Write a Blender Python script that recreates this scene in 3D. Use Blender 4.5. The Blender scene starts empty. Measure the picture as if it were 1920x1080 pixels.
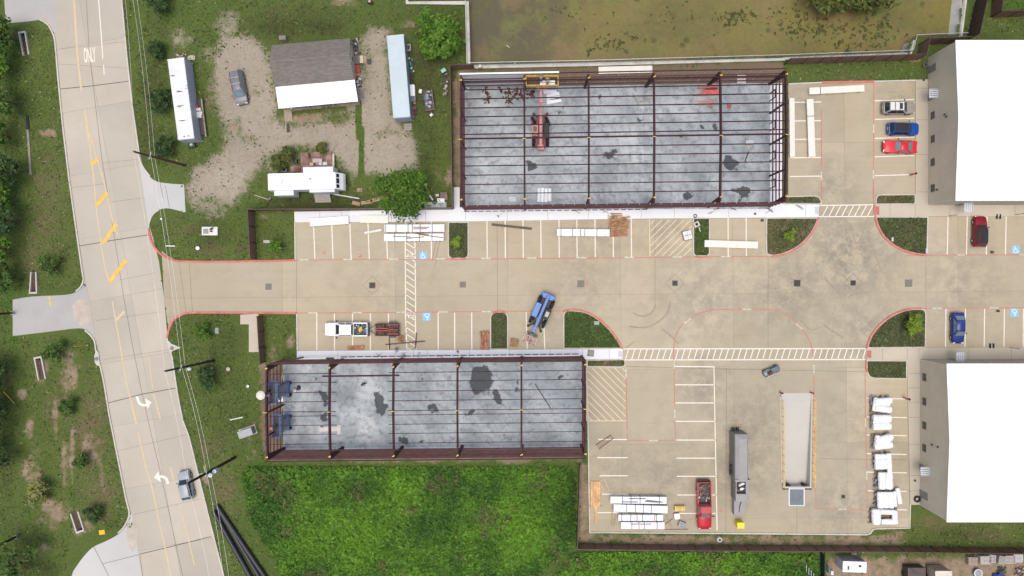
import bpy,bmesh,math,random
import numpy as np
from mathutils import Vector,Matrix
from mathutils.geometry import tessellate_polygon
R = math.radians
PI = math.pi
rnd = random.Random(7)
rng = np.random.default_rng(11)
SC = bpy.context.scene
COL = SC.collection
# ------------------------------------------------------------------ camera, sky, sun, exposure
cam_data = bpy.data.cameras.new('camera')
cam = bpy.data.objects.new('camera',cam_data)
COL.objects.link(cam)
cam.location = (0,0,100)              # drone 100 m up, looking straight down
cam_data.sensor_width = 36
cam_data.lens = 24
cam_data.shift_x = -33 / 1920
cam_data.shift_y = -12 / 1920
cam_data.clip_end = 5000
SC.camera = cam
SUN_EL,SUN_AZ = 82,200               # high sun behind thin cloud: soft shadows
world = bpy.data.worlds.new('World')
SC.world = world
world.use_nodes = True
wn = world.node_tree
sky = wn.nodes.new('ShaderNodeTexSky')
sky.sky_type = 'NISHITA'
sky.sun_disc = False
sky.sun_elevation = R(SUN_EL)
sky.sun_rotation = R(SUN_AZ)
sky.air_density = 1.0
sky.dust_density = 5.0
sky.ozone_density = 1.0
wn.links.new(sky.outputs[0],wn.nodes['Background'].inputs[0])
wn.nodes['Background'].inputs[1].default_value = 0.15
sd = bpy.data.lights.new('sun','SUN')
sd.energy = 1.3
sd.angle = R(40)
sd.color = (1.0,0.965,0.90)
sun = bpy.data.objects.new('sun',sd)
COL.objects.link(sun)
sun.location = (0,0,150)
_a = R(SUN_AZ)
_d = Vector((math.sin(_a) * math.cos(R(SUN_EL)),math.cos(_a) * math.cos(R(SUN_EL)),math.sin(R(SUN_EL))))
sun.rotation_euler = _d.to_track_quat('Z','Y').to_euler()
SC.view_settings.view_transform = 'Standard'
SC.view_settings.look = 'None'
SC.view_settings.exposure = 0.28
SC.view_settings.gamma = 1.0
# ------------------------------------------------------------------ helpers
K = 12.8                                # survey scale: 12.8 units of the site plan per metre
def W(px,py,h=0.0):
 s = (100 - h) / 100 / K
 return Vector(((px - 993) * s,-(py - 528) * s,h))
def PX(X,Y):
 return 993 + X * K,528 - Y * K
INV = {}
def thing(name,label,cat,loc=(0,0,0),rz=0.0,group=None):
 o = bpy.data.objects.new(name,None)
 COL.objects.link(o)
 o.empty_display_size = 0.3
 o.location = loc
 o.rotation_euler = (0,0,rz)
 o['label'] = label
 o['category'] = cat
 if group: o['group'] = group
 INV[o.name] = (Matrix.Translation(Vector(loc)) @ Matrix.Rotation(rz,4,'Z')).inverted()
 return o
def tag(o,label,cat,group=None):
 o['label'] = label
 o['category'] = cat
 if group: o['group'] = group
 return o
def struct(o,kind='structure'):
 o['kind'] = kind
 return o
def dup(root,loc,rz,label=None,group=None):
 r = root.copy(); COL.objects.link(r)
 r.location = loc; r.rotation_euler = (0,0,rz)
 if label: r['label'] = label
 if group: r['group'] = group
 def rec(src,dst):
  for ch in [c for c in src.children]:
   c = ch.copy(); COL.objects.link(c); c.parent = dst
   rec(ch,c)
 rec(root,r)
 return r
class MB:
 def __init__(s):
  s.v = []; s.f = []; s.m = []
 def add(s,verts,faces,mat=0):
  n = len(s.v)
  s.v += [tuple(p) for p in verts]
  s.f += [tuple(i + n for i in q) for q in faces]
  s.m += [mat] * len(faces)
  return s
 def box(s,c,size,rz=0.0,mat=0,rx=0.0,ry=0.0):
  hx,hy,hz = size[0] / 2,size[1] / 2,size[2] / 2
  M_ = Matrix.Rotation(rz,3,'Z') @ Matrix.Rotation(ry,3,'Y') @ Matrix.Rotation(rx,3,'X')
  c = Vector(c)
  vs = [c + M_ @ Vector((x * hx,y * hy,z * hz)) for z in (-1,1) for (x,y) in ((-1,-1),(1,-1),(1,1),(-1,1))]
  return s.add(vs,[(3,2,1,0),(4,5,6,7),(0,1,5,4),(1,2,6,5),(2,3,7,6),(3,0,4,7)],mat)
 def beam(s,p0,p1,w,h,mat=0):
  p0 = Vector(p0); p1 = Vector(p1)
  d = (p1 - p0).normalized()
  up = Vector((0,0,1)) if abs(d.z) < 0.95 else Vector((1,0,0))
  a = d.cross(up).normalized() * (w / 2)
  b = a.cross(d).normalized() * (h / 2)
  vs = [p0 - a - b,p0 + a - b,p0 + a + b,p0 - a + b,p1 - a - b,p1 + a - b,p1 + a + b,p1 - a + b]
  return s.add(vs,[(0,1,2,3),(7,6,5,4),(0,4,5,1),(1,5,6,2),(2,6,7,3),(3,7,4,0)],mat)
 def cyl(s,p0,p1,r0,r1=None,n=12,mat=0,caps=True):
  if r1 is None: r1 = r0
  p0 = Vector(p0); p1 = Vector(p1)
  d = (p1 - p0).normalized()
  up = Vector((0,0,1)) if abs(d.z) < 0.95 else Vector((1,0,0))
  a = d.cross(up).normalized(); b = d.cross(a).normalized()
  vs = []
  for (p,r) in ((p0,r0),(p1,r1)):
   for i in range(n):
    t = 2 * PI * i / n
    vs.append(p + a * math.cos(t) * r + b * math.sin(t) * r)
  fs = [(i,(i + 1) % n,n + (i + 1) % n,n + i) for i in range(n)]
  if caps: fs += [tuple(range(n - 1,-1,-1)),tuple(range(n,2 * n))]
  return s.add(vs,fs,mat)
 def prism(s,poly,z0,z1,mat=0,bottom=False):
  poly = [(p[0],p[1]) for p in poly]
  area = sum(poly[i][0] * poly[(i + 1) % len(poly)][1] - poly[(i + 1) % len(poly)][0] * poly[i][1] for i in range(len(poly)))
  if area < 0: poly = poly[::-1]
  n = len(poly)
  vs = [(x,y,z0) for x,y in poly] + [(x,y,z1) for x,y in poly]
  fs = [(i,(i + 1) % n,n + (i + 1) % n,n + i) for i in range(n)] + [tuple(range(n,2 * n))]
  if bottom: fs.append(tuple(range(n - 1,-1,-1)))
  return s.add(vs,fs,mat)
 def flat(s,poly,z,mat=0):
  poly = [(p[0],p[1]) for p in poly]
  area = sum(poly[i][0] * poly[(i + 1) % len(poly)][1] - poly[(i + 1) % len(poly)][0] * poly[i][1] for i in range(len(poly)))
  if area < 0: poly = poly[::-1]
  return s.add([(x,y,z) for x,y in poly],[tuple(range(len(poly)))],mat)
 def strip(s,pts,w,z,mat=0):
  pts = [Vector((p[0],p[1])) for p in pts]
  L,Rr = [],[]
  for i,p in enumerate(pts):
   d = Vector((0,0))
   if i > 0: d += (p - pts[i - 1]).normalized()
   if i < len(pts) - 1: d += (pts[i + 1] - p).normalized()
   d.normalize()
   n = Vector((-d.y,d.x)) * (w / 2)
   L.append(p + n); Rr.append(p - n)
  vs = [(p.x,p.y,z) for p in L] + [(p.x,p.y,z) for p in Rr]
  k = len(pts)
  return s.add(vs,[(k + i,k + i + 1,i + 1,i) for i in range(k - 1)],mat)
 def wall(s,pts,w,z0,z1,mat=0):
  """a raised strip of width w along a polyline"""
  n0 = len(s.v)
  t = MB(); t.strip(pts,w,z1,mat)
  k = len(pts)
  top = t.v
  bot = [(x,y,z0) for x,y,z in top]
  vs = top + bot
  fs = list(t.f)
  for i in range(k - 1):
   fs.append((i,i + 1,2 * k + i + 1,2 * k + i))
   fs.append((k + i + 1,k + i,3 * k + i,3 * k + i + 1))
  fs.append((0,2 * k,3 * k,k)); fs.append((k - 1,2 * k - 1,4 * k - 1,3 * k - 1))
  return s.add(vs,fs,mat)
 def loft(s,secs,mat=0,cap=True):
  n = len(secs[0])
  vs = [p for q in secs for p in q]
  fs = []
  for j in range(len(secs) - 1):
   for i in range(n):
    a = j * n + i; b = j * n + (i + 1) % n
    fs.append((a,b,b + n,a + n))
  if cap:
   fs.append(tuple(range(n - 1,-1,-1)))
   fs.append(tuple(range((len(secs) - 1) * n,len(secs) * n)))
  return s.add(vs,fs,mat)
 def torus(s,c,Rr,r,n=20,k=8,mat=0,axis='Z',squash=1.0):
  vs = []
  for i in range(n):
   t = 2 * PI * i / n
   for j in range(k):
    u = 2 * PI * j / k
    q = Vector(((Rr + r * math.cos(u)) * math.cos(t),(Rr + r * math.cos(u)) * math.sin(t),r * math.sin(u) * squash))
    if axis == 'Y': q = Vector((q.x,q.z,q.y))
    vs.append(Vector(c) + q)
  fs = [(i * k + j,((i + 1) % n) * k + j,((i + 1) % n) * k + (j + 1) % k,i * k + (j + 1) % k) for i in range(n) for j in range(k)]
  return s.add(vs,fs,mat)
 def blob(s,c,rad,n=10,k=6,mat=0,jit=0.0,seed=0):
  q = random.Random(seed)
  vs = [Vector(c) + Vector((0,0,rad[2]))]
  for j in range(1,k):
   ph = PI * j / k
   for i in range(n):
    t = 2 * PI * i / n
    g = 1 + q.uniform(-jit,jit)
    vs.append(Vector(c) + Vector((rad[0] * math.sin(ph) * math.cos(t) * g,rad[1] * math.sin(ph) * math.sin(t) * g,rad[2] * math.cos(ph) * g)))
  vs.append(Vector(c) - Vector((0,0,rad[2])))
  fs = [(0,1 + i,1 + (i + 1) % n) for i in range(n)]
  for j in range(k - 2):
   for i in range(n):
    a = 1 + j * n + i; b = 1 + j * n + (i + 1) % n
    fs.append((a,a + n,b + n,b))
  last = len(vs) - 1
  fs += [(last,1 + (k - 2) * n + (i + 1) % n,1 + (k - 2) * n + i) for i in range(n)]
  return s.add(vs,fs,mat)
 def build(s,name,mats,parent=None,world=False,smooth=False,bevel=0.0,fix=False):
  me = bpy.data.meshes.new(name)
  vs = s.v
  if world and parent is not None:
   inv = INV.get(parent.name)
   if inv is None: inv = INV[parent.parent.name]
   vs = [tuple(inv @ Vector(p)) for p in vs]
  me.from_pydata(vs,[],s.f)
  if not isinstance(mats,(list,tuple)): mats = [mats]
  for m in mats: me.materials.append(m)
  if len(mats) > 1: me.polygons.foreach_set('material_index',s.m)
  if fix:
   b = bmesh.new(); b.from_mesh(me)
   bmesh.ops.recalc_face_normals(b,faces=b.faces); b.to_mesh(me); b.free()
  if smooth:
   me.polygons.foreach_set('use_smooth',[True] * len(me.polygons))
  me.update()
  o = bpy.data.objects.new(name,me)
  COL.objects.link(o)
  if parent is not None: o.parent = parent
  if bevel > 0:
   md = o.modifiers.new('bevel','BEVEL'); md.width = bevel; md.segments = 2; md.limit_method = 'ANGLE'; md.angle_limit = R(40)
  if smooth and hasattr(me,'set_sharp_from_angle'):
   me.set_sharp_from_angle(angle=R(40))
  return o
def P(pts,h=0.0):
 return [W(x,y,h) for x,y in pts]
def arc(pts,n=6):
 """smooth a polyline (Catmull-Rom)"""
 out = []
 p = [Vector(q) for q in pts]
 for i in range(len(p) - 1):
  a = p[max(i - 1,0)]; b = p[i]; c = p[i + 1]; d = p[min(i + 2,len(p) - 1)]
  for k in range(n):
   t = k / n
   out.append(0.5 * ((2 * b) + (c - a) * t + (2 * a - 5 * b + 4 * c - d) * t * t + (3 * b - a - 3 * c + d) * t ** 3))
 out.append(p[-1])
 return [tuple(q) for q in out]
# ------------------------------------------------------------------ materials
def nd(nt,t,**kw):
 n = nt.nodes.new(t)
 for k,v in kw.items(): setattr(n,k,v)
 return n
def base_mat(name):
 m = bpy.data.materials.new(name); m.use_nodes = True
 nt = m.node_tree
 return m,nt,nt.nodes['Principled BSDF'],nt.links
def noise(nt,co,scale,detail=4.0,rough=0.55):
 n = nd(nt,'ShaderNodeTexNoise')
 n.inputs['Scale'].default_value = scale
 n.inputs['Detail'].default_value = detail
 n.inputs['Roughness'].default_value = rough
 nt.links.new(co,n.inputs['Vector'])
 return n.outputs['Fac']
def mapr(nt,val,a,b,c=0.0,d=1.0):
 n = nd(nt,'ShaderNodeMapRange')
 n.inputs[1].default_value = a; n.inputs[2].default_value = b; n.inputs[3].default_value = c; n.inputs[4].default_value = d
 nt.links.new(val,n.inputs[0])
 return n.outputs[0]
def mixc(nt,fac,a,b,mode='MIX'):
 n = nd(nt,'ShaderNodeMix'); n.data_type = 'RGBA'; n.blend_type = mode; n.clamp_factor = True
 for sock,v in ((n.inputs['Factor'],fac),(n.inputs[6],a),(n.inputs[7],b)):
  if hasattr(v,'node'): nt.links.new(v,sock)
  elif isinstance(v,(int,float)): sock.default_value = v
  else: sock.default_value = (v[0],v[1],v[2],1)
 return n.outputs[2]
def mth(nt,op,a,b=None):
 n = nd(nt,'ShaderNodeMath'); n.operation = op
 for i,v in enumerate((a,b)):
  if v is None: continue
  if hasattr(v,'node'): nt.links.new(v,n.inputs[i])
  else: n.inputs[i].default_value = v
 return n.outputs[0]
def bump(nt,bs,h,strength=0.3,dist=0.05):
 b = nd(nt,'ShaderNodeBump'); b.inputs['Strength'].default_value = strength; b.inputs['Distance'].default_value = dist
 nt.links.new(h,b.inputs['Height']); nt.links.new(b.outputs[0],bs.inputs['Normal'])
MATS = {}
def M(name,c,rough=0.6,metal=0.0,var=0.12,scale=3.0,c2=None,bmp=0.15,coat=0.0,grime=0.0,spec=0.5):
 """one general procedural material: two-tone noise, grain, optional grime"""
 if name in MATS: return MATS[name]
 m,nt,bs,L = base_mat(name)
 co = nd(nt,'ShaderNodeTexCoord').outputs['Object']
 f1 = mapr(nt,noise(nt,co,scale,5),0.3,0.7)
 lo = tuple(x * (1 - var) for x in c); hi = tuple(min(0.95,x * (1 + var)) for x in (c2 or c))
 colr = mixc(nt,f1,lo,hi)
 f2 = noise(nt,co,scale * 9,3)
 colr = mixc(nt,mapr(nt,f2,0.35,0.75,0,0.35 * min(1,var * 4)),colr,tuple(x * 0.6 for x in c))
 if grime:
  g = mapr(nt,noise(nt,co,scale * 0.7,6,0.7),0.52,0.72,0,grime)
  colr = mixc(nt,g,colr,(0.09,0.075,0.055))
 L.new(colr,bs.inputs['Base Color'])
 bs.inputs['Roughness'].default_value = rough
 bs.inputs['Metallic'].default_value = metal
 bs.inputs['Specular IOR Level'].default_value = spec
 bs.inputs['Coat Weight'].default_value = coat
 bs.inputs['Coat Roughness'].default_value = 0.08
 if bmp: bump(nt,bs,f2,bmp,0.02)
 MATS[name] = m
 return m
def paint(name,c,rough=0.35):
 return M(name,c,rough,0.0,0.05,1.2,bmp=0.0,coat=0.25,grime=0.04,spec=.3)
def attr_mat(name,rough=0.75):
 m,nt,bs,L = base_mat(name)
 a = nd(nt,'ShaderNodeAttribute'); a.attribute_name = 'col'
 L.new(a.outputs['Color'],bs.inputs['Base Color'])
 bs.inputs['Roughness'].default_value = rough
 bs.inputs['Specular IOR Level'].default_value = 0.25
 MATS[name] = m
 return m
LEAF = attr_mat('leaves')
def concrete(name,c,c2,brick=None,stain=0.3,fine=0.1,mortar=0.25,attr=False,stain_c=None,big=0.08,streak=None,scuffs=()):
 """paved concrete: panels with slightly different tones, saw-cut joints, blotches, grain"""
 m,nt,bs,L = base_mat(name)
 pos = nd(nt,'ShaderNodeNewGeometry').outputs['Position']
 colr = mixc(nt,mapr(nt,noise(nt,pos,big,5,0.6),0.35,0.65),c,c2)
 if brick:
  b = nd(nt,'ShaderNodeTexBrick'); b.offset = 0.0; b.squash = 1.0
  rot = nd(nt,'ShaderNodeMapping'); rot.inputs['Rotation'].default_value = (0,0,R(brick[2])); rot.inputs['Location'].default_value = (brick[3],brick[4],0)
  L.new(pos,rot.inputs['Vector']); L.new(rot.outputs[0],b.inputs['Vector'])
  b.inputs['Scale'].default_value = 1.0
  b.inputs['Brick Width'].default_value = brick[0]; b.inputs['Row Height'].default_value = brick[1]
  b.inputs['Mortar Size'].default_value = 0.02; b.inputs['Mortar Smooth'].default_value = 0.0
  b.inputs['Color1'].default_value = (1,1,1,1); b.inputs['Color2'].default_value = (0.82,0.835,0.85,1)
  b.inputs['Mortar'].default_value = (1 - mortar * 1.6,) * 3 + (1,)
  colr = mixc(nt,1.0,colr,b.outputs['Color'],'MULTIPLY')
 colr = mixc(nt,mapr(nt,noise(nt,pos,0.035,4,0.6),0.45,0.62,0,0.55),colr,tuple(x * y for x,y in zip(c,(0.90,0.94,1.0))))
 st = mapr(nt,noise(nt,pos,0.33,7,0.68),0.52,0.75,0,stain)
 colr = mixc(nt,st,colr,stain_c or tuple(x * 0.55 for x in c))
 st2 = mapr(nt,noise(nt,pos,1.7,6,0.7),0.58,0.78,0,stain * 0.7)
 colr = mixc(nt,st2,colr,tuple(x * 0.5 for x in c))
 if streak:
  mp = nd(nt,'ShaderNodeMapping'); mp.inputs['Scale'].default_value = (0.06,1.1,1) if streak == 'x' else (1.1,0.06,1)
  L.new(pos,mp.inputs['Vector'])
  s3 = mapr(nt,noise(nt,mp.outputs[0],1.0,4,0.6),0.5,0.8,0,0.22)
  colr = mixc(nt,s3,colr,tuple(x * 0.6 for x in c))
 if scuffs:                                   # places where traffic and damp have darkened the paving
  acc = None
  for (sx,sy,sr,sa) in scuffs:
   vd = nd(nt,'ShaderNodeVectorMath'); vd.operation = 'DISTANCE'; L.new(pos,vd.inputs[0]); p_ = W(sx,sy); vd.inputs[1].default_value = p_
   v_ = mapr(nt,vd.outputs['Value'],0,sr / K,sa,0)
   acc = v_ if acc is None else mth(nt,'MAXIMUM',acc,v_)
  nn = mth(nt,'ADD',noise(nt,pos,0.45,8,0.72),mth(nt,'MULTIPLY',noise(nt,pos,2.2,5,0.7),0.35))
  sc_ = mth(nt,'MULTIPLY',mapr(nt,nn,0.56,0.76),acc)
  colr = mixc(nt,sc_,colr,tuple(x * y for x,y in zip(c,(0.50,0.55,0.64))))
 g = noise(nt,pos,9.0,3,0.7)
 colr = mixc(nt,mapr(nt,g,0.3,0.7,0,1),tuple(1 - fine for _ in c),(1,1,1)) if False else mixc(nt,mapr(nt,g,0.3,0.75,0,fine * 2),colr,tuple(x * 0.55 for x in c))
 if attr:
  a = nd(nt,'ShaderNodeAttribute'); a.attribute_name = 'mask'
  sep = nd(nt,'ShaderNodeSeparateColor'); L.new(a.outputs['Color'],sep.inputs[0])
  e = noise(nt,pos,1.6,6,0.7)
  e2 = mth(nt,'ADD',sep.outputs[0],mth(nt,'MULTIPLY',mth(nt,'SUBTRACT',e,0.5),0.9))
  sm = mapr(nt,noise(nt,pos,0.9,9,0.78),0.49,0.64,0,0.72)
  colr = mixc(nt,sm,colr,(0.13,0.145,0.148))
  colr = mixc(nt,mapr(nt,noise(nt,pos,3.2,6,0.75),0.56,0.7,0,0.5),colr,(0.10,0.11,0.112))
  colr = mixc(nt,mapr(nt,e2,0.42,0.54,0,0.88),colr,(0.042,0.049,0.053))
  e3 = mth(nt,'ADD',sep.outputs[1],mth(nt,'MULTIPLY',mth(nt,'SUBTRACT',e,0.5),0.7))
  colr = mixc(nt,mapr(nt,e3,0.35,0.75,0,0.75),colr,(0.16,0.115,0.07))
 L.new(colr,bs.inputs['Base Color'])
 bs.inputs['Roughness'].default_value = 0.85
 bs.inputs['Specular IOR Level'].default_value = 0.3
 bump(nt,bs,g,0.12,0.02)
 MATS[name] = m
 return m
def vnoise(x,y,s,seed=0):
 """smooth value noise in numpy"""
 q = np.random.default_rng(seed); T = q.random((256,256))
 X = x * s + 1000; Y = y * s + 1000
 xi = np.floor(X).astype(int); yi = np.floor(Y).astype(int)
 fx = X - xi; fy = Y - yi
 fx = fx * fx * (3 - 2 * fx); fy = fy * fy * (3 - 2 * fy)
 g = lambda a,b: T[a % 256,b % 256]
 return (g(xi,yi) * (1 - fx) + g(xi + 1,yi) * fx) * (1 - fy) + (g(xi,yi + 1) * (1 - fx) + g(xi + 1,yi + 1) * fx) * fy
def fbm(x,y,s,seed=0,o=4):
 t = 0; a = 0.5; n = 0
 for i in range(o):
  t = t + a * vnoise(x,y,s,seed + i); n += a; a *= 0.55; s *= 2.1
 return t / n
def inpoly(px,py,poly):
 ins = np.zeros(px.shape,bool)
 j = len(poly) - 1
 for i in range(len(poly)):
  xi,yi = poly[i]; xj,yj = poly[j]
  c = ((yi > py) != (yj > py)) & (px < (xj - xi) * (py - yi) / (yj - yi + 1e-9) + xi)
  ins ^= c
  j = i
 return ins
def sstep(a,b,x):
 t = np.clip((x - a) / (b - a),0,1)
 return t * t * (3 - 2 * t)
def leaf_mesh(name,C,size,cols,mat,parent=None,world=True,flatness=0.6,seed=1,aspect=1.6,kind=None):
 """many small leaf quads: C (N,3) centres, size (N), cols (N,3)"""
 q = np.random.default_rng(seed)
 N = len(C)
 C = np.asarray(C,float)
 if parent is not None and world:
  l = parent.location
  C = C - np.array([l.x,l.y,l.z])
 nrm = q.normal(size=(N,3)); nrm /= np.linalg.norm(nrm,axis=1)[:,None]
 nrm[:,2] = np.abs(nrm[:,2]) + flatness
 nrm /= np.linalg.norm(nrm,axis=1)[:,None]
 t = q.normal(size=(N,3)); t -= nrm * np.sum(t * nrm,1)[:,None]; t /= np.linalg.norm(t,axis=1)[:,None]
 b = np.cross(nrm,t)
 s = np.asarray(size)[:,None]
 a1 = t * s * 0.5 * aspect; b1 = b * s * 0.5
 V = np.stack([C - a1,C - a1 * 0.1 + b1,C + a1,C + a1 * 0.1 - b1],1).reshape(-1,3)
 me = bpy.data.meshes.new(name)
 me.vertices.add(4 * N); me.vertices.foreach_set('co',V.ravel())
 me.loops.add(4 * N); me.loops.foreach_set('vertex_index',np.arange(4 * N))
 me.polygons.add(N); me.polygons.foreach_set('loop_start',np.arange(N) * 4)
 try: me.polygons.foreach_set('loop_total',np.full(N,4))
 except Exception: pass
 ca = me.color_attributes.new('col','FLOAT_COLOR','POINT')
 cc = np.concatenate([np.repeat(cols,4,0),np.ones((4 * N,1))],1)
 ca.data.foreach_set('color',cc.ravel())
 me.materials.append(mat)
 me.update(calc_edges=True); me.validate()
 o = bpy.data.objects.new(name,me); COL.objects.link(o)
 if parent is not None: o.parent = parent
 if kind: o['kind'] = kind
 return o
# ------------------------------------------------------------------ ground sheet
POND = [(764,-160),(764,2),(873,2),(878,5),(880,125),(1100,121),(1470,109),(1699,101),(1712,72),(1796,68),(1812,-20),(1822,-160)]
DOCK = [(1468,737),(1521,737),(1518,914),(1471,914)]
DOCK_G = [(1456,733),(1530,733),(1530,926),(1456,926)]
step = 5.0
gx = np.arange(-80,2010,step); gy = np.arange(-110,1200,step)
GX,GY = np.meshgrid(gx,gy)
def blur(a,k):
 for _ in range(3):
  for ax in (0,1):
   c = np.cumsum(np.pad(a,[(k + 1,k) if i == ax else (0,0) for i in (0,1)],mode='edge'),axis=ax)
   a = (np.take(c,np.arange(2 * k + 1,c.shape[ax]),axis=ax) - np.take(c,np.arange(0,c.shape[ax] - 2 * k - 1),axis=ax)) / (2 * k + 1)
 return a
def field(polys,k=1,amt=1.0):
 a = np.zeros(GX.shape)
 for p in polys: a = np.maximum(a,inpoly(GX,GY,p).astype(float))
 return blur(a,k) * amt
def spots(lst):
 a = np.zeros(GX.shape)
 for (x,y,rx,ry,amt) in lst:
  a = np.maximum(a,amt * np.exp(-((GX - x) / rx) ** 2 - ((GY - y) / ry) ** 2))
 return a
N1 = fbm(GX,GY,0.02,3); N2 = fbm(GX,GY,0.06,9)
gravel = field([
 [(346,344),(375,314),(412,288),(420,250),(404,190),(394,140),(404,82),(440,52),(484,72),(508,108),(513,205),(530,230),(668,196),(671,60),(700,36),(728,60),(739,232),(768,238),(796,290),(775,326),(735,334),(700,322),(652,338),(630,288),(560,276),(508,282),(480,322),(446,372),(438,398),(346,399)],
 [(470,396),(550,396),(550,405),(480,412)],
],3)
gravel = np.maximum(gravel,spots([(440,120,22,45,.9),(430,50,45,40,.62),(385,100,26,30,.55),(345,72,34,26,.52),(395,160,18,60,.5),(560,300,60,20,.55),(505,310,30,30,.5),(660,330,20,30,.55),(700,90,20,60,.7),(760,285,40,35,.6),(670,245,60,40,.4),(400,400,60,16,.5)]))
WETP = spots([(565,222,60,14,.9),(440,240,16,22,.8),(470,262,24,14,.7),(640,225,30,18,.7),(395,372,20,14,.5),(690,130,14,40,.6),(720,250,30,14,.6),(455,60,20,14,.6),(480,170,12,20,.5)])
gravel *= 1 - .75 * WETP
gravel *= 1 - 0.95 * field([[(668,190),(678,190),(684,330),(672,335)]],0)
dirt = field([
 [(1082,1000),(1640,1004),(1700,1000),(1700,1020),(1300,1022),(1082,1018)],
 [(1548,1040),(2000,1046),(2000,1200),(1548,1200)],
 [(484,680),(535,680),(535,838),(1095,838),(1095,864),(505,870),(488,830)],
 [(860,128),(1470,112),(1480,160),(1440,166),(874,172),(860,150)],
 [(850,150),(874,150),(874,360),(850,352)],
 [(1085,870),(1106,870),(1106,1000),(1085,1015)],
],1,0.85)
dirt = np.maximum(dirt,spots([(720,60,22,16,.7),(770,45,40,12,.55),(655,5,50,14,.6),(40,740,14,16,.9),(78,690,16,34,.9),(130,700,26,60,.7),(190,880,10,60,.6),(105,780,7,60,.75),(135,850,7,70,.8),(55,800,14,60,.6),(100,960,40,40,.75),(150,985,20,30,.8),(85,1030,22,30,.6),(60,870,34,60,.62),(120,870,9,70,.75),(170,840,24,40,.6),(88,250,22,10,.7),(100,255,12,6,.6),(90,50,8,6,.6),(170,990,18,12,.6),(845,330,18,26,.8),(820,330,16,14,.6),(510,660,18,30,.55),(500,405,26,10,.45),(1690,1000,30,10,.5),(1880,988,40,10,.5),(1715,112,16,8,.8),(470,820,18,60,.5),(355,455,14,8,.4),(545,640,12,20,.7),(640,1055,40,18,.35),(700,1050,40,16,.4),(950,1030,20,20,.5),(1340,1070,40,14,.5),(1440,1068,40,14,.4),(385,900,8,40,.6),(250,100,6,120,.4),(290,190,6,120,.4)]))
dirt = np.maximum(dirt,WETP)
lush = field([
 [(445,872),(1078,872),(1078,1010),(1000,1080),(1000,1140),(560,1140),(520,1060),(470,975)],
 [(1082,1030),(1536,1036),(1536,1120),(1000,1120)],
 [(1870,0),(2000,0),(2000,22),(1875,22)],
],2)
lush = np.maximum(lush,field([[(668,190),(678,190),(683,345),(673,345)]],0,0.45))
lush = np.maximum(lush,spots([(20,120,30,60,.5),(10,350,25,80,.6),(15,560,20,40,.6),(20,640,20,40,.5),(360,20,80,30,.35),(480,60,40,40,.35),(400,280,40,14,.5),(50,960,40,40,.3),(340,700,40,70,.35),(1560,138,60,12,.35),(1660,140,50,12,.4),(440,700,40,40,.2)]))
dark = spots([(560,40,160,40,.55),(800,120,60,120,.75),(280,170,30,180,.5),(400,640,70,60,.45),(430,760,50,100,.4),(415,440,90,40,.45),(800,260,50,60,.6),(-10,600,40,600,.35),(620,380,110,22,.9),(520,50,80,30,.8),(600,50,60,20,.8),(790,170,50,70,.75),(850,60,20,60,.8),(290,150,30,100,.7),(280,240,40,60,.6),(300,60,30,50,.4),(790,290,30,30,.75),(560,380,80,14,.9),(0,720,26,80,.8),(10,880,20,60,.6),(400,445,80,30,.5),(1860,70,60,20,.5),(1800,1000,90,16,.5),(1100,900,20,70,.7),(1040,1000,40,60,.8),(400,700,40,80,.45),(425,640,60,30,.4),(30,1060,50,40,.7)])  # darker turf; left-edge spots also hold tree shade in the colour
dry = spots([(90,380,40,140,.55),(60,470,30,60,.5),(170,800,40,120,.65),(120,760,60,60,.45),(190,930,40,60,.6),(330,150,20,120,.3),(395,170,16,60,.5),(520,30,60,30,.4),(420,920,30,60,.6),(400,840,40,30,.5),(410,470,60,20,.5),(340,430,40,20,.5),(1750,980,80,20,.6),(1850,1000,60,20,.5),(790,150,40,100,.3),(60,600,60,30,.2),(1240,1060,40,16,.5),(1600,140,80,16,.45)])
mud = field([[(500,838),(1095,838),(1095,862),(500,866)],[(874,128),(1475,112),(1480,158),(1440,164),(874,168)],[(484,690),(530,690),(532,850),(490,850)],[(858,150),(873,150),(873,330),(866,330)]],1)
mud = np.maximum(mud,spots([(1710,100,18,14,.7),(735,48,26,10,.8),(1340,1012,160,8,.3)]))
hole = inpoly(GX,GY,POND) | inpoly(GX,GY,DOCK_G)
ny,nx = GX.shape
GXw = (GX - 993) / K; GYw = -(GY - 528) / K
GZ = 0.05 * (fbm(GX,GY,0.03,77) - 0.5)
# keep the ground just under the paved sheets
PAVE_ZONE = field([[(-80,-110),(420,-110),(420,1200),(120,1200),(130,600),(80,200),(-80,100)],[(300,380),(2010,380),(2010,1010),(1090,1010),(1090,660),(300,660)],[(1430,120),(2010,60),(2010,700),(1430,700)],[(860,140),(1500,120),(1500,420),(860,420)],[(490,650),(1110,650),(1110,880),(490,880)]],1)
GZ = GZ * (1 - np.clip(PAVE_ZONE * 2,0,1)) - 0.012
verts = [tuple(p) for p in np.stack([GXw.ravel(),GYw.ravel(),GZ.ravel()],1).tolist()]
faces = []
hq = hole[:-1,:-1] & hole[1:,1:] & hole[:-1,1:] & hole[1:,:-1]
for j in range(ny - 1):
 for i in range(nx - 1):
  if hq[j,i]: continue
  a = j * nx + i
  faces.append((a,a + nx,a + nx + 1,a + 1))
nb = len(verts)
x0,x1 = GXw.min(),GXw.max(); y0,y1 = GYw.min(),GYw.max(); B = 1500
verts += [(-B,-B,-.02),(B,-B,-.02),(B,B,-.02),(-B,B,-.02),(x0,y0,-.02),(x1,y0,-.02),(x1,y1,-.02),(x0,y1,-.02)]
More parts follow.
